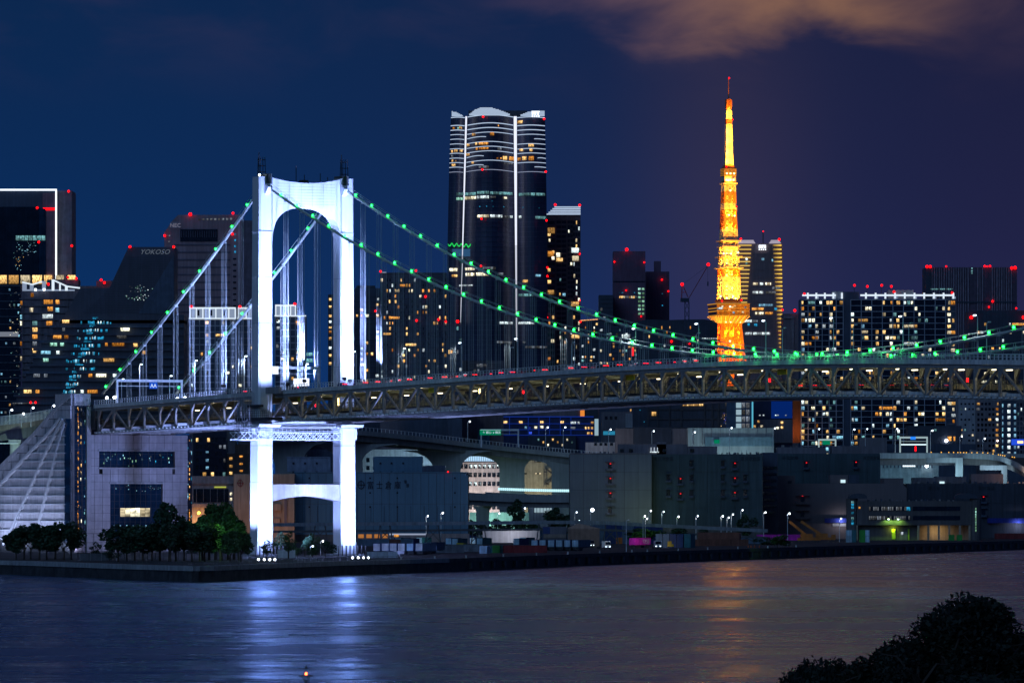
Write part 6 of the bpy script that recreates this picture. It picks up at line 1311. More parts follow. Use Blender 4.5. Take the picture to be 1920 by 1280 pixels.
hammer_pier(o, 655, 832, 2660, 12, 46, 866); hammer_pier(o, 838, 844, 2700, 13, 44, 880); hammer_pier(o, 960, 853, 2715, 12, 38, 880); hammer_pier(o, 540, 828, 2640, 12, 36, 880); hammer_pier(o, 1062, 862, 2712, 14, 34, 884)
o, _ = viaduct('lower curving ramp with a bright white rail light, left of the pale warehouse', [(860, 922, 2640), (900, 924, 2620), (950, 926, 2600), (1010, 927, 2590), (1072, 927, 2585), (1130, 926, 2590)], 14, 2.8, 2.6, posts=False)
for a_, c_, e, col in ((934, 1069, .9, 'ramp_light'),):
    n_ = 34
    for i in range(n_):
        x = a_ + (c_ - a_) * i / n_; Yq = 2604 - (x - 934) * .14; p = P(x, 913.8 + 3.2 * math.sin(min(1, (x - 934) / 134) * 1.5), Yq); MB().box(p.x, p.x + .86, p.y, p.y + .3, p.z - 1.2, p.z).build('rail_light', mat(col, emit=(.50, .85, .95), es=1.25), o)
hammer_pier(o, 905, 948, 2622, 6, 12, 960)
o, _ = viaduct('elevated road at the left edge behind the sloping anchorage wall, carried on a white pier', [(-60, 803, 2230), (-20, 799, 2230), (20, 795, 2235), (60, 790, 2240), (100, 782, 2250), (135, 775, 2260)], 16, 4.5, 1.2, mat('left_road', (.30, .25, .21), .8), post_h=3.4)
MB().tube([P(30, 880, 2232) - Vector((0, 0, 20)), P(30, 832, 2232)], 2.4, 14).build('pier', pale_conc, o); MB().box(P(17, 0, 2232).x, P(40, 0, 2232).x, 2229, 2240, P(0, 831, 2232).z, P(0, 824, 2232).z).build('pier_cap', pale_conc, o); light('SPOT', P(40, 905, 2205), 18e3, (.6, 1, .8), None, P(30, 855, 2232), .3, 50)
MB().box(P(-60, 0, 2230).x, P(35, 0, 2230).x, 2228.6, 2229, P(0, 832, 2230).z, P(0, 830, 2230).z).build('catwalk', steel_w, o)
for i, (px, py, hb) in enumerate(((18, 768, 30), (40, 775, 18), (58, 764, 30), (97, 760, 18), (93, 774, 10))):
    p = P(px, py, 2236); street_lamp((p.x, p.y, P(0, 800, 2236).z), p.z - P(0, 800, 2236).z, .8, 'white street lamp on the elevated road at the left edge, %s from the left' % nth(i + 1), 'street lamps on the left elevated road', bulb=(.4, lamp_wl))
o, _ = viaduct('elevated road junction with portal piers and a curved ramp above the dark warehouses', [(1640, 849, 2800), (1700, 849, 2790), (1760, 849, 2780), (1820, 849, 2770), (1870, 853, 2750), (1905, 866, 2720), (1935, 884, 2690), (1990, 905, 2660)], 20, 3.6, 1.8, mat('pale_viaduct', (.38, .44, .48), .8, scale=.06), posts=False)
pv = mat('pale_viaduct')
def portal(a_, c_, yt, yb, Y, wd=2.6):
    x0, x1 = P(a_, 0, Y).x, P(c_, 0, Y).x; zt, z_ = P(0, yt, Y).z, P(0, yt + 9, Y).z
    MB().box(x0, x1, Y + 2, Y + 5, z_, zt).build('pier_beam', pv, o); MB().box(x1 - wd, x1, Y + 1.9, Y + 5.1, G, z_ - .01).build('pier', pv, o)
portal(1738, 1806, 858, 900, 2762, 3.6); portal(1838, 1889, 872, 900, 2740, 2.6)
for i, x in enumerate((1746, 1765, 1779, 1788, 1796, 1801, 1807, 1812, 1822, 1832, 1843, 1852, 1862, 1872, 1876, 1880, 1884, 1898, 1902)):
    p = P(x, float(np.interp(x, [1746, 1850, 1902], [847.5, 848.5, 857])), 2760); put('delineator', cached('dl', lambda: MB().box(-.22, .22, -.2, .2, -.2, .25).mesh('delineator', mat('delineator_amber', emit=(1, .5, .06), es=1.6))), o, p)
for i in range(18): p = P(1818 + i * 4.2, 843 + i * .45, 2775); MB().box(p.x, p.x + 1.0, p.y, p.y + .2, p.z - 1.6, p.z).build('noise_panel', pv, o)
light('AREA', P(1695, 882, 2770), 1.2e3, (.55, .85, 1), o, P(1695, 868, 2800), size=5); light('AREA', P(1800, 892, 2752), 1.6e3, (.55, .88, 1), o, P(1805, 866, 2775), size=4); light('AREA', P(1864, 893, 2730), 1.8e3, (.6, .85, 1), o, P(1862, 868, 2755), size=4); light('POINT', P(1905, 880, 2700), 1.5e3, (1, .55, .35), o, size=1)
b = B('ramp_office', 'pale blue-lit hall under the right-hand elevated road, with a bright window grid', 'building', 1651, 1760, 864, 2860, 12, 0, mat('ramp_hall', (.34, .44, .48), .8))
for i in range(14): b.box('wall_fin', 1655 + i * 7, 1657.5 + i * 7, 865, 877, -.4, -.02, fac_navy)
for i in range(6):
    for j in range(2): b.win(1692.5 + i * 4, 1695.8 + i * 4, 866 + j * 4.6, 870 + j * 4.6, mat('bright_grid', emit=(.75, .9, 1), es=1.6), -.6)
put('bright_lamp', _mc['brl'], b.r, (b.x(1737), -2, b.z(873))); light('AREA', (b.x(1700), -24, 2), 3e3, (.5, .9, 1), b.r, (b.x(1700), 0, 16), size=6)
# buildings seen through the viaduct piers
b = B('white_office', 'white office with square windows and a brightly lit top floor under the elevated road', 'building', 850, 941, 866, 2900, 14, 0, mat('white_office', (.48, .44, .44), .8))
b.box('top_glass', 853, 938, 855, 864, 1, 10, mat('top_glass', emit=(.45, .72, 1.0), es=1.0)); b.box('roof_slab', 856, 936, 846, 852, 0, 12, fac_navy); b.box('eaves_light', 866, 929, 848, 849.6, -.5, -.05, led_b); b.box('top_band', 851, 940, 864.3, 866.5, -.6, 0, sm_)
for i in range(21): b.box('glass_post', 853 + i * 4.1, 853.7 + i * 4.1, 855, 864, .7, .98, fac_navy)
for r_, y in enumerate((870.5, 886.5, 903, 935, 947)):
    for i in range(10):
        x = 853.5 + i * 8.7; lit = (r_ == 0 and i > 2) or (r_ == 2 and 2 < i < 6) or (r_ == 0 and rng.random() < .3)
        b.box('window_frame', x - .5, x + 6, y - .5, y + 7.5, -.25, -.02, glass_d); b.win(x + .2, x + 2.5, y + .4, y + 3.4, 'white' if lit else 'dim', -.3); b.win(x + 3.0, x + 5.4, y + .4, y + 6.6, 'white' if lit else 'dim', -.3) if lit or rng.random() < .35 else None
light('AREA', (b.x(895), -30, 6), 18e3, (1, .85, .8), b.r, (b.x(895), 0, 14), size=6)
b = B('beige_hall', 'olive-beige hall with small slot windows and an outside stair, behind the ramp', 'building', 966, 1050, 852, 2860, 14, 0, mat('olive_wall', (.36, .32, .24), .8))
for a_, y in ((974, 863), (1002, 863), (974, 886), (1002, 886)): b.box('window', a_, a_ + 13.5, y, y + 3, -.2, -.02, glass_d); b.win(a_ + .5, a_ + 5, y + .3, y + 2.7, 'cool' if y == 863 and a_ == 974 else ('pale' if y == 886 and a_ == 1002 else 'dim'), -.25)
b.win(1010.5, 1015.5, 886.3, 888.7, 'pale', -.25); st = MB()
for x in (1020, 1024, 1041, 1046): st.box(b.x(x) - .18, b.x(x) + .18, -3.2, -2.9, b.z(912), b.z(878))
for pa, pb in (((1024, 879), (1042, 891)), ((1042, 893), (1024, 907)), ((1020, 884), (1026, 884)), ((1038, 891.5), (1047, 891.5)), ((1020, 907), (1030, 907))): st.beam((b.x(pa[0]), -3, b.z(pa[1])), (b.x(pb[0]), -3, b.z(pb[1])), 1.0, .9)
st.build('outside_stair', steel_d, b.r); light('AREA', (b.x(1008), -30, 12), 6e3, (1, .92, .62), b.r, (b.x(1008), 0, 20), size=6)
b = B('pale_hall', 'pale arched hall wall seen under the first bay of the elevated road', 'building', 680, 835, 842, 2850, 12, 0, mat('teal_wall', (.34, .42, .48), .8)); [b.box('window', x, x + 6, y, y + 8, -.2, -.02, glass_d) for x in (687, 700) for y in (858, 873)]
light('AREA', (b.x(800), -30, 22), 10e3, (.6, .85, 1), b.r, (b.x(790), 0, 30), size=6)
b = B('orange_stack', 'orange-lit narrow block between the tower legs above the slate-blue warehouse', 'building', 541, 570, 828, 2800, 10, 0, mat('brick_orange', (.45, .22, .12), .8)); light('POINT', (b.x(541), -5, b.z(846)), 1600, (1, .5, .2), b.r, size=.4); light('POINT', (b.x(541), -5, b.z(866)), 900, (1, .5, .2), b.r, size=.4)
b = B('blue_block', 'dim blue block right of the orange-lit block, between the tower legs', 'building', 571, 622, 826, 2810, 10, 0, fac_navy); b.box('upper_wall', 571, 622, 843, 858, -1, -.02, mat('roof_house_blue'))
b = B('shop_front', 'brightly lit shop front with white signs under the ramp, behind the street trees', 'building', 990, 1069, 941, 2720, 10, 0, fac_pale)
b.box('lit_fascia', 992, 1052, 944, 948, -.6, -.1, mat('shop_fascia', emit=(.6, .85, 1), es=1.3)); b.box('lit_fascia', 1002, 1062, 952, 960, -.5, -.1, mat('shop_glass', emit=(.35, .5, .58), es=.8)); b.box('warm_fascia', 1050, 1068, 942, 955, -.7, -.1, mat('shop_warm', emit=(1, .72, .38), es=1.0))
for i in range(10): b.box('shop_post', 1000 + i * 6, 1001 + i * 6, 944, 975, -.9, -.72, fac_grey)
b = B('low_wall_hall', 'low teal-lit hall behind the small street trees beside the slate-blue warehouse', 'building', 880, 992, 960, 2700, 10, 0, mat('teal_low', (.35, .48, .46), .8)); light('AREA', (b.x(925), -14, 6), 3500, (.55, 1, .85), b.r, (b.x(925), 0, 2), size=3)
# sign gantries on the elevated roads
gp = P(937, 838, 2690); g = gantry((gp.x, gp.y, gp.z), 17.5, 8.6, 0, 'grey gantry with green road sign on the high elevated road', steel_w)
sb = MB().box(-9.4, .6, -.6, -.4, 5.7, 8.3).build('sign_board', gsign, g); MB().box(-9.3, .5, -.63, -.61, 8.1, 8.2).build('sign_edge', wpaint, sb)
for i, (s_, x) in enumerate((('↑', -7.6), ('都心', -5.2), ('↗', -3.0), ('横浜', -.9))): text('sign_text', s_, 1.3, wpaint, sb, (x, -.62, 6.5), ext=.01)
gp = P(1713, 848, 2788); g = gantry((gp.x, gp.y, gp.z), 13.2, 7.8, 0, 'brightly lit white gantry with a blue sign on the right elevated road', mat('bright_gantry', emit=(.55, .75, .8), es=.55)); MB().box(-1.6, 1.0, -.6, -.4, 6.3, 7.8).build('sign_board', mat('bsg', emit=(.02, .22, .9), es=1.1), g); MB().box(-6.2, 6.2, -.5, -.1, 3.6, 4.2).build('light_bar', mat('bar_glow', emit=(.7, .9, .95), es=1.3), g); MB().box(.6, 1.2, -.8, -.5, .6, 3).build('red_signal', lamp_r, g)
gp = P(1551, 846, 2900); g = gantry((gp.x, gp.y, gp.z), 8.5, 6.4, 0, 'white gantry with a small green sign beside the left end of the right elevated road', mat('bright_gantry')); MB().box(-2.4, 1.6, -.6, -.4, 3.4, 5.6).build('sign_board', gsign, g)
# city street lamps
hl = [(877, 790, 828, 2690, 'on the high elevated road, left of the green sign'), (1023, 801, 838, 2700, 'on the high elevated road, right of the green sign'), (1056, 801, 846, 2702, 'on the high elevated road before the dark hall'), (1141, 805, 850, 2760, 'on the elevated road left of the dark hall'), (1222, 808, 832, 2870, 'in front of the dark low hall'), (1299, 810, 834, 2870, 'at the left end of the lit pale hall'), (1368, 802, 846, 2870, 'in front of the middle of the lit pale hall'), (1449, 803, 846, 2870, 'at the right end of the lit pale hall'), (1532, 804, 838, 2950, 'below the left part of the gridded apartment house'), (1598, 805, 838, 2950, 'below the dark gap of the gridded apartment house'), (1622, 804, 838, 2950, 'second below the gridded apartment house after its gap'), (1678, 804, 848, 2790, 'left of the bright gantry'), (1744, 807, 848, 2790, 'right of the bright gantry'), (1799, 818, 848, 2790, 'below the white flats'), (1842, 822, 848, 2790, 'below the brown flats'), (1866, 826, 848, 2790, 'below the edge of the brown flats')]
for px, py, pb, Y, d in hl:
    z0 = P(0, pb, Y).z; h_ = P(0, py, Y).z - z0; street_lamp((P(px, 0, Y).x, Y - 2, z0), h_, .9, 'cold white street lamp ' + d, 'cold white street lamps along the city roads', bulb=(.28, lamp_wl), energy=500)

# ------------------------------------------------------------------ container yard
steelc = {'dark red': (0.272, 0.034, 0.034), 'orange': (0.765, 0.204, 0.034), 'navy': (0.0255, 0.0595, 0.204), 'slate': (0.136, 0.204, 0.289), 'brown': (0.221, 0.0765, 0.051), 'green': (0.034, 0.374, 0.051), 'grey': (0.34, 0.357, 0.391), 'white': (0.8, 0.8, 0.8), 'yellow': (0.8, 0.612, 0.034), 'magenta': (0.8, 0.0255, 0.561), 'teal': (0.034, 0.204, 0.238), 'pale blue': (0.476, 0.68, 0.8)}
def cont_parts(cn, L):
    m = mat('container_' + cn.replace(' ', '_'), steelc[cn], .55, var=.18, scale=.4); key = ('cont', cn, L)
    def mk():
        bd = MB(); n_ = int(L / 0.6)
        top = [(-L / 2 + .08 + i * (L - .16) / n_, -1.22 + (0.05 if i % 2 else 0)) for i in range(n_ + 1)]; bot = [(x, 1.22 - (0.05 if i % 2 else 0)) for i, (x, _) in enumerate(top)][::-1]
        bd.prismz(top + bot, .12, 2.5); body = bd.mesh('body', m)
        fr = MB()
        for x in (-L / 2, L / 2 - .16):
            for y in (-1.28, 1.12): fr.box(x, x + .16, y, y + .16, 0, 2.62)
        for z_ in (0, 2.5): fr.box(-L / 2 + .16, L / 2 - .16, -1.27, -1.2, z_, z_ + .12); fr.box(-L / 2 + .16, L / 2 - .16, 1.2, 1.27, z_, z_ + .12); fr.box(-L / 2 + .01, -L / 2 + .12, -1.12, 1.12, z_, z_ + .12)
        dr = MB().box(-L / 2 - .03, -L / 2 + .04, -1.1, 1.1, .14, 2.48)
        for y in (-.8, -.3, .3, .8): dr.box(-L / 2 - .08, -L / 2 - .031, y - .03, y + .03, .2, 2.4)
        return body, fr.mesh('frame', m), dr.mesh('door', m)
    return cached(key, mk)
cnt = {}
def container(px, py, cn, L=12.2, n=1, rz=0.0, where='', door=None, Y=None, lvl=0, zoff=0.0):
    Y = Y or gy(py)
    cnt[where] = cnt.get(where, 0) + 1
    for k in range(n):
        lab = '%s container, %s %s%s' % (cn, nth(cnt[where]), 'one ' if n == 1 else 'stack ', where) if n == 1 else '%s container, %s tier of the %s stack %s' % (cn, ('bottom', 'second', 'third')[k], nth(cnt[where]), where)
        o = thing('container', lab, 'container', (P(px, 0, Y).x, Y, G + zoff + (k + lvl) * 2.63), rz, 'shipping containers in the yard')
        a_, f_, d_ = cont_parts(cn, L); put('body', a_, o); put('frame', f_, o)
        dd = d_ if door is None else cached(('door', door, L), lambda: MB().box(-L / 2 - .12, -L / 2 + .02, -1.15, 1.15, .14, 2.5).mesh('door', mat('container_' + door.replace(' ', '_'), steelc[door], .5, rnd=.25)))
        q = put('door', dd, o)
    return o
def chassis(o, L=12.2):
    pass
# parked trailers, doors towards the water
chm = cached('chassis', lambda: MB().box(-6.1, 6.1, -.5, .5, 1.0, 1.25).box(-5.6, -1.6, -1.15, 1.15, .3, .95).mesh('chassis', steel_d))
def trailer(px, py, cn, door, where, rz=R(68)):
    Y = gy(py); o = thing('trailer', '%s box trailer with %s doors %s' % (cn, door, where), 'trailer', (P(px, 0, Y).x, Y, G), rz, 'parked trailers'); a_, f_, d_ = cont_parts(cn, 12.2)
    q = put('chassis', chm, o); 
    for x in (-5.0, -3.7, -2.4):
        for y in (-1, 1): put('wheel', _mc['wheel'], q, (x, y, .5), scale=(1.5, 1.5, 1.5))
    put('body', a_, o, (0, 0, 1.25)); put('frame', f_, o, (0, 0, 1.25))
    put('door', cached(('door', door, 12.2), lambda: MB().box(-6.22, -6.08, -1.15, 1.15, .14, 2.5).mesh('door', mat('container_' + door.replace(' ', '_'), steelc[door], .5, rnd=.25))), o, (0, 0, 1.25)); return o
for i, px in enumerate((716, 732, 747, 762, 778, 795)): trailer(px + 4, 1039.5, 'slate' if i % 2 else 'navy', 'white' if i != 4 else 'pale blue', 'in the front row, %s from the tower' % nth(i + 1))
for i, px in enumerate((811, 1010, 1025, 1041, 1056, 1071, 1086)): trailer(px + 4, 1037 if i == 0 else 1031.5, 'navy' if i % 2 else 'slate', 'pale blue', 'in the middle row, %s from the left' % nth(i + 1))
for i, px in enumerate((742, 756, 772, 795, 850, 862, 895, 908, 977, 989)): container(px, 1019 + (i % 3), 'teal' if i % 2 else 'navy', 12.2, 1, R(72), 'in the row behind the front trailers', 'pale blue')
container(836, 1036, 'grey', 12.2, 1, R(10), 'lengthways right of the front trailers'); container(872, 1034, 'grey', 12.2, 1, R(8), 'lengthways right of the front trailers')
container(865, 1030.5, 'yellow', 6, 1, R(80), 'between the grey containers and the green one'); container(909, 1037, 'pale blue', 6, 1, R(80), 'left of the green container'); container(933, 1036, 'green', 6, 1, R(80), 'with a bright door facing the quay', 'green'); container(950, 1036, 'teal', 12.2, 1, R(10), 'right of the green container')
for px, cn in ((975, 'dark red'), (992, 'dark red')): container(px, 1036, cn, 12.2, 1, R(14), 'before the middle trailer row')
for i, px in enumerate((700, 722, 746)): container(px, 1023 - i * .4, 'brown' if i == 1 else 'slate', 12.2, 1, R(12), 'low behind the front trailers by the tower')
for px, cn, wh in ((757, 'dark red', ''), (812, 'dark red', ''), (832, 'navy', ''), (785, 'teal', '')): container(px, 1017, cn, 12.2, 1, R(6), 'in the third row of the yard')
for px, cn, n in ((980, 'orange', 1), (1000, 'orange', 1), (852, 'navy', 1), (868, 'navy', 1), (919, 'grey', 1), (940, 'grey', 1), (1032, 'navy', 2), (1052, 'slate', 2)): container(px, 1010.5, cn, 8 if cn == 'orange' else 12.2, n, R(8), 'left of the corrugated shed')
for px, cn, n in ((1135, 'slate', 3), (1150, 'slate', 2), (1161, 'navy', 3), (1168, 'orange', 1), (1194, 'slate', 3), (1215, 'navy', 3)): container(px, 1019, cn, 12.2 if cn != 'orange' else 6, n, R(8), 'just right of the tan shed')
for px, cn, n in ((1240, 'slate', 2), (1253, 'slate', 2), (1266, 'navy', 2), (1279, 'navy', 2), (1293, 'teal', 2)): container(px, 1026, cn, 12.2, n, R(80), 'right of the magenta container')
for px, n in ((1316, 2), (1327, 2), (1338, 2), (1349, 2), (1360, 2), (1371, 2), (1382, 2)): container(px, 1022, 'brown', 12.2, n, R(84), 'in the russet block')
for px, n in ((1326, 1), (1350, 1), (1374, 1)): container(px, 1023, 'orange' if n == 3 else 'brown', 12.2, 1, R(4), 'before the russet block')
container(1408, 1019, 'slate', 12.2, 1, R(8), 'beside the small traffic cones', 'white'); container(1344, 1010, 'magenta', 6, 1, 0, 'far behind the russet stacks')
for px, cn in ((1445, 'magenta'), (1474, 'magenta')): container(px, 1012.5, cn, 12.2, 1, R(5), 'behind the floodlit bush')
for px, cn in ((1433, 'navy'), (1452, 'teal'), (1500, 'navy'), (1524, 'teal')): container(px, 1002, cn, 12.2, 1, R(4), 'under the brown-grey warehouse')
for px, cn in ((1592, 'pale blue'), (1600, 'teal'), (1617, 'green'), (1625, 'pale blue')): container(px, 1016, cn, 6, 2, R(85), 'left of the lime-lit door')
for px, cn in ((1890, 'dark red'), (1915, 'dark red')): container(px, 1010, cn, 12.2, 1, R(4), 'at the right edge of the quay')
for px, cn in ((1784, 'green'), (1799, 'green')): container(px, 1013, cn, 3, 1, R(85), 'small bin right of the lit loading bays')
one = container(1200, 1027, 'magenta', 12.2, 1, R(60), 'with white ONE lettering on a truck trailer', zoff=1.25)
text('lettering', 'ONE', 1.9, mat('white_print', (.85, .85, .85), .6), one, (2.6, -1.29, .75), ext=.02, sx=1.35); text('lettering', 'OCEAN NETWORK EXPRESS', .28, mat('white_print'), one, (2.6, -1.29, .4), ext=.02)
q = put('chassis', chm, thing('trailer', 'dark flat trailer under the magenta container', 'trailer', one.location - Vector((0, 0, 1.25)), R(60)))
for x in (-5.0, -3.7, 3.2, 4.4):
    for y in (-1, 1): put('wheel', _mc['wheel'], q, (x, y, .5), scale=(1.5, 1.5, 1.5))
light('SPOT', one.location + Vector((4, -22, 9)), 5200, (1, .95, 1), None, one.location + Vector((0, 0, 1)), .3, 60)
def truck(px, py, label, cn='white', rz=R(40)):
    Y = gy(py); o = thing('truck', label, 'truck', (P(px, 0, Y).x, Y, G), rz); m = mat('truck_paint_' + cn, steelc[cn], .35)
    MB().hull8([(-1.4, -1.2, .6), (1.2, -1.2, .6), (1.2, 1.2, .6), (-1.4, 1.2, .6), (-1.4, -1.2, 3.0), (.9, -1.15, 3.0), (.9, 1.15, 3.0), (-1.4, 1.2, 3.0)]).build('cab', m, o); MB().hull8([(1.16, -1.05, 1.7), (1.2, -1.05, 1.7), (1.2, 1.05, 1.7), (1.16, 1.05, 1.7), (.98, -1.05, 2.7), (1.02, -1.05, 2.7), (1.02, 1.05, 2.7), (.98, 1.05, 2.7)]).build('windscreen', glass_d, o)
    MB().box(-5.6, -1.5, -.5, .5, .8, 1.1).build('chassis', steel_d, o)
    for x in (.3, -3.6, -4.8):
        for y in (-1.05, 1.05): put('wheel', _mc['wheel'], o, (x, y, .5), scale=(1.5, 1.6, 1.5))
    for y in (-.8, .8): put('headlight', _mc['headl'], o, (1.24, y, .95))
truck(1137, 1029, 'white tractor truck left of the magenta container', rz=R(-62)); truck(1233, 1028, 'white tractor unit just right of the magenta container', rz=R(-80)); truck(1106, 1026, 'silver truck with lamps on, beside the end of the pale-doored trailers', 'grey', R(-40))
tp = P(1137, 1010, gy(1029) - 8); light('POINT', (tp.x, tp.y, G + 7), 700, (.8, .9, 1), None, size=.3)
# forklift
Y = gy(1026); fk = thing('forklift', 'small yellow forklift right of the end-on containers', 'forklift', (P(1258, 0, Y - 20).x, Y - 20, G)); MB().box(-1.4, 1.0, -.7, .7, .5, 1.5).box(-1.3, .3, -.65, .65, 1.5, 2.6).build('body', mat('forklift_yellow', (.75, .45, .02), .5), fk); MB().box(1.05, 1.2, -.6, .6, .2, 3.2).build('mast', steel_d, fk); [put('wheel', _mc['wheel'], fk, (x, y, .35)) for x in (-1, .7) for y in (-.7, .7)]
# corrugated shed
b = B('corrugated_shed', 'pale corrugated storage shed with a low gable, behind the row of pale-doored trailers', 'shed', 1065, 1124, 988, 2200, 14, 0, mat('shed_tan', (.36, .27, .22), .7), body=False)
MB().prism([(b.x(1065), 0), (b.x(1124), 0), (b.x(1124), b.z(990)), (b.x(1086), b.z(981)), (b.x(1065), b.z(989))][::-1], .3, 14).build('wall', mat('shed_tan'), b.r)
for i in range(40): x = b.x(1065) + (b.x(1124) - b.x(1065)) * i / 40; MB().box(x, x + .16, -.0, .28, 0, b.z(990.5)).build('corrugation', mat('shed_tan'), b.r)
b = B('corrugated_shed', 'grey storage shed with a pale base, left of the tan corrugated shed', 'shed', 1018, 1062, 987, 2240, 12, 0, fac_grey); b.box('base_wall', 1020, 1061, 1001, 1008, -.3, -.02, mat('shed_tan')); b.box('blue_door', 1018, 1031, 987.5, 1000, -.3, -.02, mat('container_navy'))
b = B('white_shed', 'white-lit long low shed behind the orange containers and under the pipe rack', 'shed', 905, 1012, 991, 2420, 10, 0, fac_pale); light('AREA', (b.x(960), -10, 5), 1100, (.9, .9, 1), b.r, (b.x(960), 0, 2), size=2)
b = B('white_shed', 'orange-lit doors of a long low shed right of the far tower leg', 'shed', 670, 880, 1000, 2380, 10, 0, fac_grey)
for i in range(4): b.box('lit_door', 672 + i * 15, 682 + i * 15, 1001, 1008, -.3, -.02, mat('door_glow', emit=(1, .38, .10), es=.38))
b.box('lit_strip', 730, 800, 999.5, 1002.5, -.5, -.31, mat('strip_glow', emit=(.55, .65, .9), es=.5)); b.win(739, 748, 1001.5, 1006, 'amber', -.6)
# long pipe rack / monorail beam crossing the yard
pk = thing('elevated_rail', 'long low elevated rail beam on trestles crossing the container yard', 'elevated rail', (0, 0, 0)); pkm = mat('rail_shade', (.10, .10, .12), .7); pkl = mat('rail_pale', (.26, .28, .33), .7)
ya = 2330
def yb2(px): return float(np.interp(px, [400, 1100, 1450], [981, 975, 992]))
for a_, c_ in zip(range(500, 1440, 20), range(520, 1460, 20)):
    pa, pb = P(a_, yb2(a_), ya), P(c_, yb2(c_), ya); MB().hull8([(pa.x, ya, pa.z - 1.4), (pb.x - .05, ya, pb.z - 1.4), (pb.x - .05, ya + 2, pb.z - 1.4), (pa.x, ya + 2, pa.z - 1.4), (pa.x, ya, pa.z), (pb.x - .05, ya, pb.z), (pb.x - .05, ya + 2, pb.z), (pa.x, ya + 2, pa.z)]).build('girder', pkl, pk); MB().hull8([(pa.x, ya + .5, pa.z - 4), (pb.x - .05, ya + .5, pb.z - 4), (pb.x - .05, ya + 1.5, pb.z - 4), (pa.x, ya + 1.5, pa.z - 4), (pa.x, ya + .5, pa.z - 3.1), (pb.x - .05, ya + .5, pb.z - 3.1), (pb.x - .05, ya + 1.5, pb.z - 3.1), (pa.x, ya + 1.5, pa.z - 3.1)]).build('pipe', pkm, pk)
for px in (600, 722, 812, 898, 1020, 1145, 1290, 1400):
    p = P(px, yb2(px), ya); l = MB()
    for s in (-2, 2): l.beam((p.x + s * 1.6, ya + 1, G), (p.x + s, ya + 1, p.z - 1.4), .5)
    l.beam((p.x - 3, ya + 1, G + 1), (p.x + 2, ya + 1, p.z - 3), .35); l.beam((p.x + 3, ya + 1, G + 1), (p.x - 2, ya + 1, p.z - 3), .35); l.build('trestle', pkm, pk)
# yard lamps: photo column, row, base row
yl_ = [(830, 961, 1008, 2340, 6000, (.8, .9, 1), 'left one before the slate-blue warehouse with the taller pole'), (802, 967, 1008, 2345, 200, (.8, .9, 1), 'short one left of the tall pole at the slate-blue warehouse'), (1110.5, 955, 1003, 2525, 9000, (1.0, 1.0, .62), 'the brightest yard light, before the pale grey warehouse'), (1081, 960, 990, 2440, 500, (.9, 1, .8), 'small one left of the brightest yard light'), (1086, 976, 998, 2400, 200, (1, .9, .7), 'low one at the foot of the pale grey warehouse'), (1220, 957, 990, 2530, 3200, (.75, 1, .45), 'at the corner of the pale and green-grey warehouses'), (1209, 967, 1000, 2300, 1700, (.45, 1, .12), 'over the bright green bush'), (1213, 972, 1000, 2300, 200, (1, 1, 1), 'second over the bright green bush'), (1244, 959, 995, 2430, 900, (.7, .9, 1), 'with a long arm before the green-grey warehouse'), (1272, 968, 1000, 2430, 1400, (.6, 1, .3), 'yellow-green one before the green-grey warehouse'), (1308, 967, 1000, 2430, 500, (.9, .9, 1), 'third before the green-grey warehouse'), (1355, 967, 1000, 2430, 1500, (.9, .9, 1), 'fourth before the green-grey warehouse'), (1366, 970, 1000, 2430, 300, (.9, .9, 1), 'fifth before the green-grey warehouse'), (1374, 964, 1000, 2430, 300, (.9, .9, 1), 'sixth before the green-grey warehouse'), (1392, 956, 1000, 2425, 300, (.7, .9, 1), 'tall pale one at the right of the green-grey warehouse'), (1435, 960, 1000, 2430, 3000, (.9, .9, 1), 'bright one in the recess beside the brown-grey warehouse'), (1480, 962, 1020, 2250, 1500, (.7, .85, 1), 'on a tall pole left of the yard cranes'), (1577, 972, 1012, 2450, 500, (.8, .9, 1), 'before the blue awning'), (1484, 848, 890, 2700, 0, (1, .5, .3), 'pink one on the roof line behind the brown-grey warehouse'), (605, 1014, 0, 1890, 260, (.8, .9, 1), 'small park lamp between the tower legs'), (586, 1024, 0, 1840, 150, (.8, .9, 1), 'second park lamp between the tower legs'), (984, 952, 990, 2600, 1500, (.45, 1, .25), 'green-lit one beside the street trees'), (936, 962, 1000, 2500, 500, (.7, .9, 1), 'left one beside the small street trees'), (1178, 975, 1035, 2010, 0, (1, 1, 1), 'unlit one before the blue container stacks')]
for px, py, pb, Y, en, col, d in yl_:
    z0 = G if pb == 0 or pb > 960 else P(0, pb, Y).z; h_ = P(0, py, Y).z - z0
    street_lamp((P(px, 0, Y).x - .7, Y, z0), h_, .7, ('unlit yard lamp: ' if 'unlit' in d else 'lit yard lamp: ') + d, 'lamps in the port yard', lit=en > 0, energy=en, wash=en >= 1400, col=col, bulb=(.8 if en > 8000 else (.3 if en >= 1400 else .2), lamp_wl) if en else None)
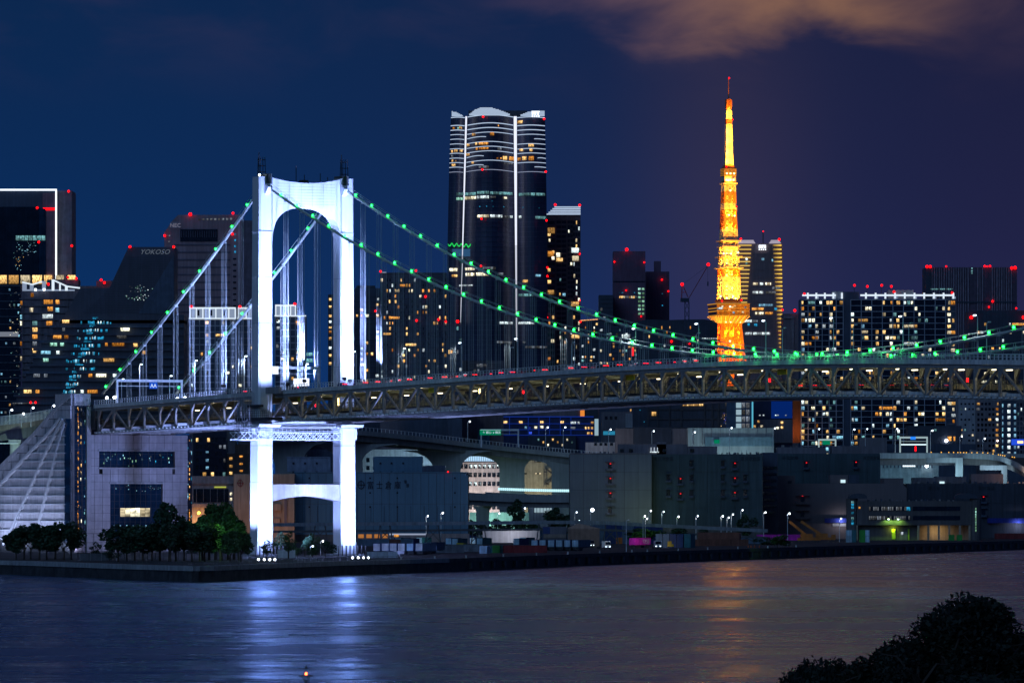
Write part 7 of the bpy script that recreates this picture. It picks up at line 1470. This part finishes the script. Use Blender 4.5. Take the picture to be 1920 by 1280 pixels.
# mobile cranes
def mcrane(px, py, bx, by, label):
    Y = gy(py); S = F / Y; o = thing('mobile_crane', label, 'crane', (P(px, 0, Y).x, Y, G)); m = mat('crane_orange', (.40, .14, .02), .5)
    MB().box(-5, 5, -1.3, 1.3, .8, 1.9).build('carrier', m, o); MB().box(-3.6, 1.6, -1.2, 1.2, 1.95, 3.6).build('upper_works', m, o); MB().box(3.2, 5, -1.25, 1.25, 1.9, 3.1).build('cab', m, o)
    MB().beam((-1.5, 0, 3.2), ((bx - px) / S, 0, H + (YH - by) / S - G), .9, 1.1).build('boom', m, o)
    for x in (-4, -2.6, 2.6, 4):
        for y in (-1.1, 1.1): put('wheel', _mc['wheel'], o, (x, y, .55), scale=(1.7, 1.7, 1.7))
mcrane(1517, 1016, 1480, 977, 'orange mobile crane with lowered boom, left one below the brown-grey warehouse'); mcrane(1545, 1015, 1502, 977, 'orange mobile crane with lowered boom, right one below the brown-grey warehouse'); mcrane(1312, 1012, 1331, 979, 'orange reach stacker with raised arm behind the russet stacks')
for i, x in enumerate((1403, 1408, 1415, 1424)):
    p = P(x, 0, 2180); c_ = thing('traffic_cone', 'small orange traffic cone by the white-ended container, %s from the left' % nth(i + 1), 'traffic cone', (p.x, 2180, G)); put('cone', cached('cone', lambda: MB().tube([(0, 0, .06), (0, 0, .9)], [.3, .06], 8).mesh('cone', mat('cone_orange', (.8, .15, .02), .6))), c_); put('base', cached('cbase', lambda: MB().box(-.35, .35, -.35, .35, 0, .06).mesh('base', steel_d)), c_)
# promenade rail, fences, shrubs near the tower foot
fe = thing('promenade_railing', 'low metal railing along the promenade edge below the tower', 'railing', (0, 0, 0)); pr_m = mat('rail_dark', (.12, .12, .13), .6)
for (a_, c_) in along(quay_pts[4:10], 3.4):
    d = Vector((c_[0] - a_[0], c_[1] - a_[1], 0)); L = d.length; ang = math.atan2(d.y, d.x)
    put('rail_section', cached(('rs', round(L, 1)), lambda: MB().box(0, L, -.04, .04, 1.0, 1.08).box(0, L, -.03, .03, .55, .6).box(0, .1, -.05, .05, 0, 1.1).mesh('rail_section', pr_m)), fe, (a_[0], a_[1] + .9, 4.25), ang)
def screen(px0, px1, py, h_, Y, m, label, nm='fence', step=3.0):
    x0, x1 = P(px0, 0, Y).x, P(px1, 0, Y).x; o = thing(nm, label, 'fence', (x0, Y, G)); n_ = max(1, int((x1 - x0) / step)); w_ = (x1 - x0) / n_
    me = MB().box(.06, w_ - .06, 0, .08, .1, h_).mesh('fence_panel', m); po = MB().box(-.06, .06, -.08, .16, 0, h_ + .15).mesh('fence_post', steel_g)
    for i in range(n_): put('fence_panel', me, o, (i * w_, 0, 0)); put('fence_post', po, o, (i * w_, 0, 0))
    return o
screen(520, 554, 0, 2.6, 1795, mat('fence_white', (.7, .7, .72), .6), 'white board fence right of the near tower foot')
screen(688, 746, 0, 2.0, 1800, mat('fence_pale', (.5, .52, .6), .6), 'pale board fence right of the far tower foot'); screen(150, 210, 0, 2.2, 1720, mat('fence_grey', (.13, .13, .15), .7), 'grey low fence between the two dark tree groups')
ms = cached('mesh_rail', lambda: None) if False else None
hf = thing('tall_fence', 'tall thin netting fence behind the trees left of the near tower leg', 'fence', (P(44, 0, 1760).x, 1760, G)); 
for i in range(30): put('fence_post', cached('hfp', lambda: MB().box(-.06, .06, -.06, .06, 0, 8).mesh('fence_post', steel_d)), hf, (i * 2.4, 0, 0))
for z_ in (2.5, 5.2, 8): MB().box(0, 70, -.04, .04, z_ - .05, z_ + .05).build('fence_rail', steel_d, hf)

# ------------------------------------------------------------------ trees and shrubs
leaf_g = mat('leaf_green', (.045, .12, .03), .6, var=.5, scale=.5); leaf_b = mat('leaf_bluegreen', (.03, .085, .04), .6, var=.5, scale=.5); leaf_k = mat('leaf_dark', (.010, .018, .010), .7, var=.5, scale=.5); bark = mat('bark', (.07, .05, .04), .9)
def crown_mesh(key, m, R_, zc_, hz, nleaf, size, seed, lob=7, solid=.55):
    def mk():
        r = random.Random(seed); bm = MB(); lobes = [(Vector((r.uniform(-.68, .68) * R_, r.uniform(-.68, .68) * R_, zc_ + r.uniform(-.65, .68) * hz)), r.uniform(.26, .56)) for _ in range(lob)]
        for i in range(nleaf):
            c, k = lobes[r.randrange(lob)]; th, ph = r.uniform(0, 6.283), math.acos(r.uniform(-1, 1)); q = r.uniform(solid, 1.05) ** .7
            p = c + Vector((math.sin(ph) * math.cos(th) * R_, math.sin(ph) * math.sin(th) * R_, math.cos(ph) * hz)) * k * q
            a = Vector((r.gauss(0, 1), r.gauss(0, 1), r.gauss(0, .6))).normalized(); b_ = a.cross(Vector((r.gauss(0, 1), r.gauss(0, 1), r.gauss(0, 1)))).normalized(); s = size * r.uniform(.6, 1.5); n_ = len(bm.v)
            bm.v += [tuple(p - a * s), tuple(p + b_ * s * .5 + a * s * .1), tuple(p + a * s), tuple(p - b_ * s * .5 + a * s * .1)]; bm.f.append((n_, n_ + 1, n_ + 2, n_ + 3))
        return bm.mesh('crown', m)
    return cached(key, mk)
def trunk_mesh(key, h_, r0, seed, spread):
    def mk():
        r = random.Random(seed); bm = MB(); bm.tube([(0, 0, -.3), (.1, 0, h_ * .5), (0, .1, h_)], [r0, r0 * .75, r0 * .5], 7)
        for i in range(6): a = i * 1.05 + r.random(); bm.tube([(0, 0, h_ * r.uniform(.5, .9)), (math.cos(a) * spread * .5, math.sin(a) * spread * .5, h_ * 1.15), (math.cos(a) * spread, math.sin(a) * spread, h_ * r.uniform(1.3, 1.7))], [r0 * .4, r0 * .28, r0 * .1], 5)
        return bm.mesh('trunk', bark)
    return cached(key, mk)
def tree(px, Y, h_, wd, label, m=leaf_b, var=0, nl=1500, z0=G, name='tree', size=.42, grp='trees on the waterfront', trunk=.28):
    x = P(px, 0, Y).x; o = thing(name, label, 'tree', (x, Y, z0), rng.uniform(0, 6.28), grp); s = h_ / 10.0; k = wd / 2 / 4.2
    c = put('crown', crown_mesh((m.name, var, nl, size, trunk), m, 4.2, 3.0 + trunk * 13 * .2 + 2.6, 3.9, nl, size, 11 + var), o, scale=(k, k, s)); t = put('trunk', trunk_mesh(('tr', var), 3.4, .3, var, 2.2), o, scale=(s, s, s)); return o
left_tr = [(30, 11, 9), (45, 13, 11), (58, 13, 10), (74, 14, 10), (88, 12.5, 11), (104, 13, 9), (120, 14.5, 11), (134, 13, 9)]
for i, (px, h_, w_) in enumerate(left_tr): tree(px, 1740 + (i % 3) * 14, h_ * .82, w_, 'dark round tree in the left group before the anchorage, %s from the left' % nth(i + 1), leaf_b, i % 4)
mid = [(222, 13, 11), (238, 12, 9), (252, 13, 11), (268, 14, 11), (285, 12, 11), (300, 14, 10), (318, 21, 11), (330, 14, 11), (345, 13, 10), (360, 14, 11), (374, 14, 10)]
for i, (px, h_, w_) in enumerate(mid): tree(px, 1690 + (i % 3) * 16, h_ * .84, w_, 'dark tree in the long row before the anchorage window, %s from the left' % nth(i + 1), leaf_b, i % 4)
rt = [(380, 16, 10), (392, 18, 10), (404, 21, 11), (416, 17, 9), (428, 19, 10), (439, 17, 9), (447, 14, 8), (384, 14, 9), (412, 13, 9), (432, 12, 8), (452, 11, 7)]
for i, (px, h_, w_) in enumerate(rt): tree(px, (1730 if i < 7 else 1685) + (i % 3) * 12, h_ * .84, w_, 'green floodlit tree beside the near tower leg, %s from the left' % nth(i + 1), leaf_g, i % 4, 2200)
light('POINT', P(448, 996, 1698), 2.6e3, (.35, 1, .6), None, size=.5, name='park_light'); light('POINT', P(425, 975, 1695), 1.5e3, (.45, 1, .35), None, size=.5, name='park_light')
for i, (px, Y, h_, w_, m_) in enumerate(((499, 1760, 6, 7, leaf_b), (541, 1785, 9.5, 5.6, leaf_g), (525, 1870, 8, 5, leaf_b), (572, 1850, 7, 5, leaf_b), (583, 1860, 7.5, 5, leaf_g), (610, 1800, 6, 7, leaf_b), (558, 1815, 3.4, 4, leaf_g), (583, 1812, 3.8, 6.5, leaf_g), (178, 1760, 5.5, 5, leaf_b), (205, 1720, 4, 7, leaf_b))):
    tree(px, Y, h_, w_, 'small %s near the tower foot, %s of that planting' % ('round bush' if h_ < 5 else 'garden tree', nth(i + 1)), m_, i % 4, 900, name='bush' if h_ < 5 else 'tree', size=.32, trunk=.0 if h_ < 5 else .2)
light('POINT', P(548, 1022, 1815), 220, (.5, 1, .6), None, size=.4, name='park_light'); light('POINT', P(592, 1012, 1830), 400, (.6, 1, .6), None, size=.4, name='park_light')
for i, (px, Y, h_, w_, m_) in enumerate(((972, 2560, 18, 11, leaf_b), (1037, 2560, 16, 12, leaf_b), (1062, 2560, 12, 8, leaf_b), (938, 2560, 10, 8, leaf_b), (896, 2560, 8, 7, leaf_b), (918, 2560, 7, 6, leaf_b), (985, 2540, 9, 6, leaf_g), (1002, 2550, 8, 6, leaf_g), (884, 2570, 9, 6, leaf_b), (955, 2550, 9, 7, leaf_b))):
    tree(px, Y, h_, w_, 'street tree before the curving ramp, %s in the row' % nth(i + 1), m_, i % 4, 1400)
for i, (px, Y, h_, w_, m_) in enumerate(((1195, 2330, 6.5, 12, leaf_b), (1213, 2310, 7, 11, leaf_g), (1228, 2320, 6, 9, leaf_g), (1263, 2330, 7, 11, leaf_b), (1398, 2400, 12, 9, leaf_b), (1376, 2390, 5, 11, leaf_g), (1390, 2380, 4.5, 9, leaf_g), (1458, 2150, 5.2, 8, leaf_g), (1440, 2160, 4, 9, leaf_b), (1471, 2150, 3.6, 6, leaf_b), (1320, 2420, 6, 5, leaf_b))):
    tree(px, Y, h_, w_, 'low yard %s before the warehouses, %s from the left of them' % ('bush', nth(i + 1)), m_, i % 4, 1200, name='bush', grp='bushes in the port yard')
light('POINT', P(1458, 1000, 2120), 700, (.4, 1, .3), None, size=.4, name='yard_light')
# foreground crowns, black against the water
fg = [(1502, 216, 16.0, 1.9), (1524, 216, 16.9, 2.4), (1552, 222, 17.15, 3.0), (1584, 226, 17.1, 3.2), (1618, 222, 17.25, 3.4), (1655, 228, 17.4, 3.2), (1690, 224, 17.6, 3.2), (1722, 220, 17.6, 3.0), (1752, 226, 18.1, 2.8), (1785, 222, 18.9, 3.2), (1812, 226, 19.5, 3.6), (1846, 222, 19.4, 3.8), (1876, 228, 19.0, 3.2), (1908, 222, 18.1, 4.4), (1940, 226, 18.0, 5), (1835, 214, 16.9, 6), (1900, 212, 16.5, 6), (1770, 212, 16.0, 6), (1700, 212, 15.7, 6)]
for i, (px, Y, top, wd) in enumerate(fg):
    z0 = 7.6; h_ = (top - .35 - z0); x = P(px, 0, Y).x; o = thing('tree', 'black foreground tree at the lower right corner, %s from the left of the mass' % nth(i + 1), 'tree', (x, Y, z0), rng.uniform(0, 6.28), 'foreground trees')
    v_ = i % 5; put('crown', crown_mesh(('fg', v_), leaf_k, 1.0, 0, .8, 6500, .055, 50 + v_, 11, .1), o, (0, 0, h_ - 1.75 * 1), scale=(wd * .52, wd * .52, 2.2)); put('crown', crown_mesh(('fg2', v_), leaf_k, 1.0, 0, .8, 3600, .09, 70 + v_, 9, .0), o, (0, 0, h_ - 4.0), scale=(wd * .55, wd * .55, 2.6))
    lm = MB().tube([(0, 0, -.4), (.1, 0, h_ * .6), (0, 0, h_ - .6)], [.3, .2, .05], 7)
    for q_ in range(9): a_ = q_ * 2.4; lm.tube([(0, 0, h_ * (.62 + .03 * q_)), (math.cos(a_) * wd * .28, math.sin(a_) * wd * .28, h_ * (.72 + .03 * q_)), (math.cos(a_) * wd * .5, math.sin(a_) * wd * .5, h_ * .8 + .18 * q_ + rng.uniform(-.2, .25))], [.09, .05, .012], 5)
    lm.build('trunk', bark, o)
# navigation buoy in the near water
by = thing('navigation_beacon', 'small navigation beacon with red lamp and dark cone topmark in the bright reflection', 'beacon', (P(574, 0, 620).x, 620, 0)); S_ = F / 620; bz = lambda py: H + (YH - py) / S_
bm_ = mat('beacon_dark', (.012, .02, .03), .6)
MB().tube([(0, 0, bz(1253)), (0, 0, bz(1246))], [.22, .02], 10).build('topmark', bm_, by); MB().tube([(0, 0, bz(1258)), (0, 0, bz(1253))], .03, 6).build('stem', bm_, by)
put('lamp', MB().ball((0, 0, 0), .15, sz=1.4).mesh('lamp', mat('beacon_lamp', emit=(1, .13, .03), es=7)), by, (0, 0, bz(1262.5)))
MB().tube([(0, 0, bz(1266.8)), (0, 0, bz(1265.6)), (0, 0, bz(1264.6))], [.80, .72, .2], 14).build('platform', bm_, by)
cg = MB()
for a_ in range(6): cg.beam((.36 * math.cos(a_ * 1.047), .36 * math.sin(a_ * 1.047), bz(1274)), (.40 * math.cos(a_ * 1.047), .40 * math.sin(a_ * 1.047), bz(1266.8)), .05)
cg.build('cage', bm_, by); MB().tube([(0, 0, bz(1274.6)), (0, 0, bz(1273.6))], .42, 12).build('gallery', bm_, by)
MB().tube([(0, 0, -2), (0, 0, bz(1274.6))], .10, 8).build('post', bm_, by)
for a_ in range(3): MB().beam((.9 * math.cos(a_ * 2.1), .9 * math.sin(a_ * 2.1), -1), (.3 * math.cos(a_ * 2.1), .3 * math.sin(a_ * 2.1), bz(1274.6)), .06).build('leg', bm_, by)
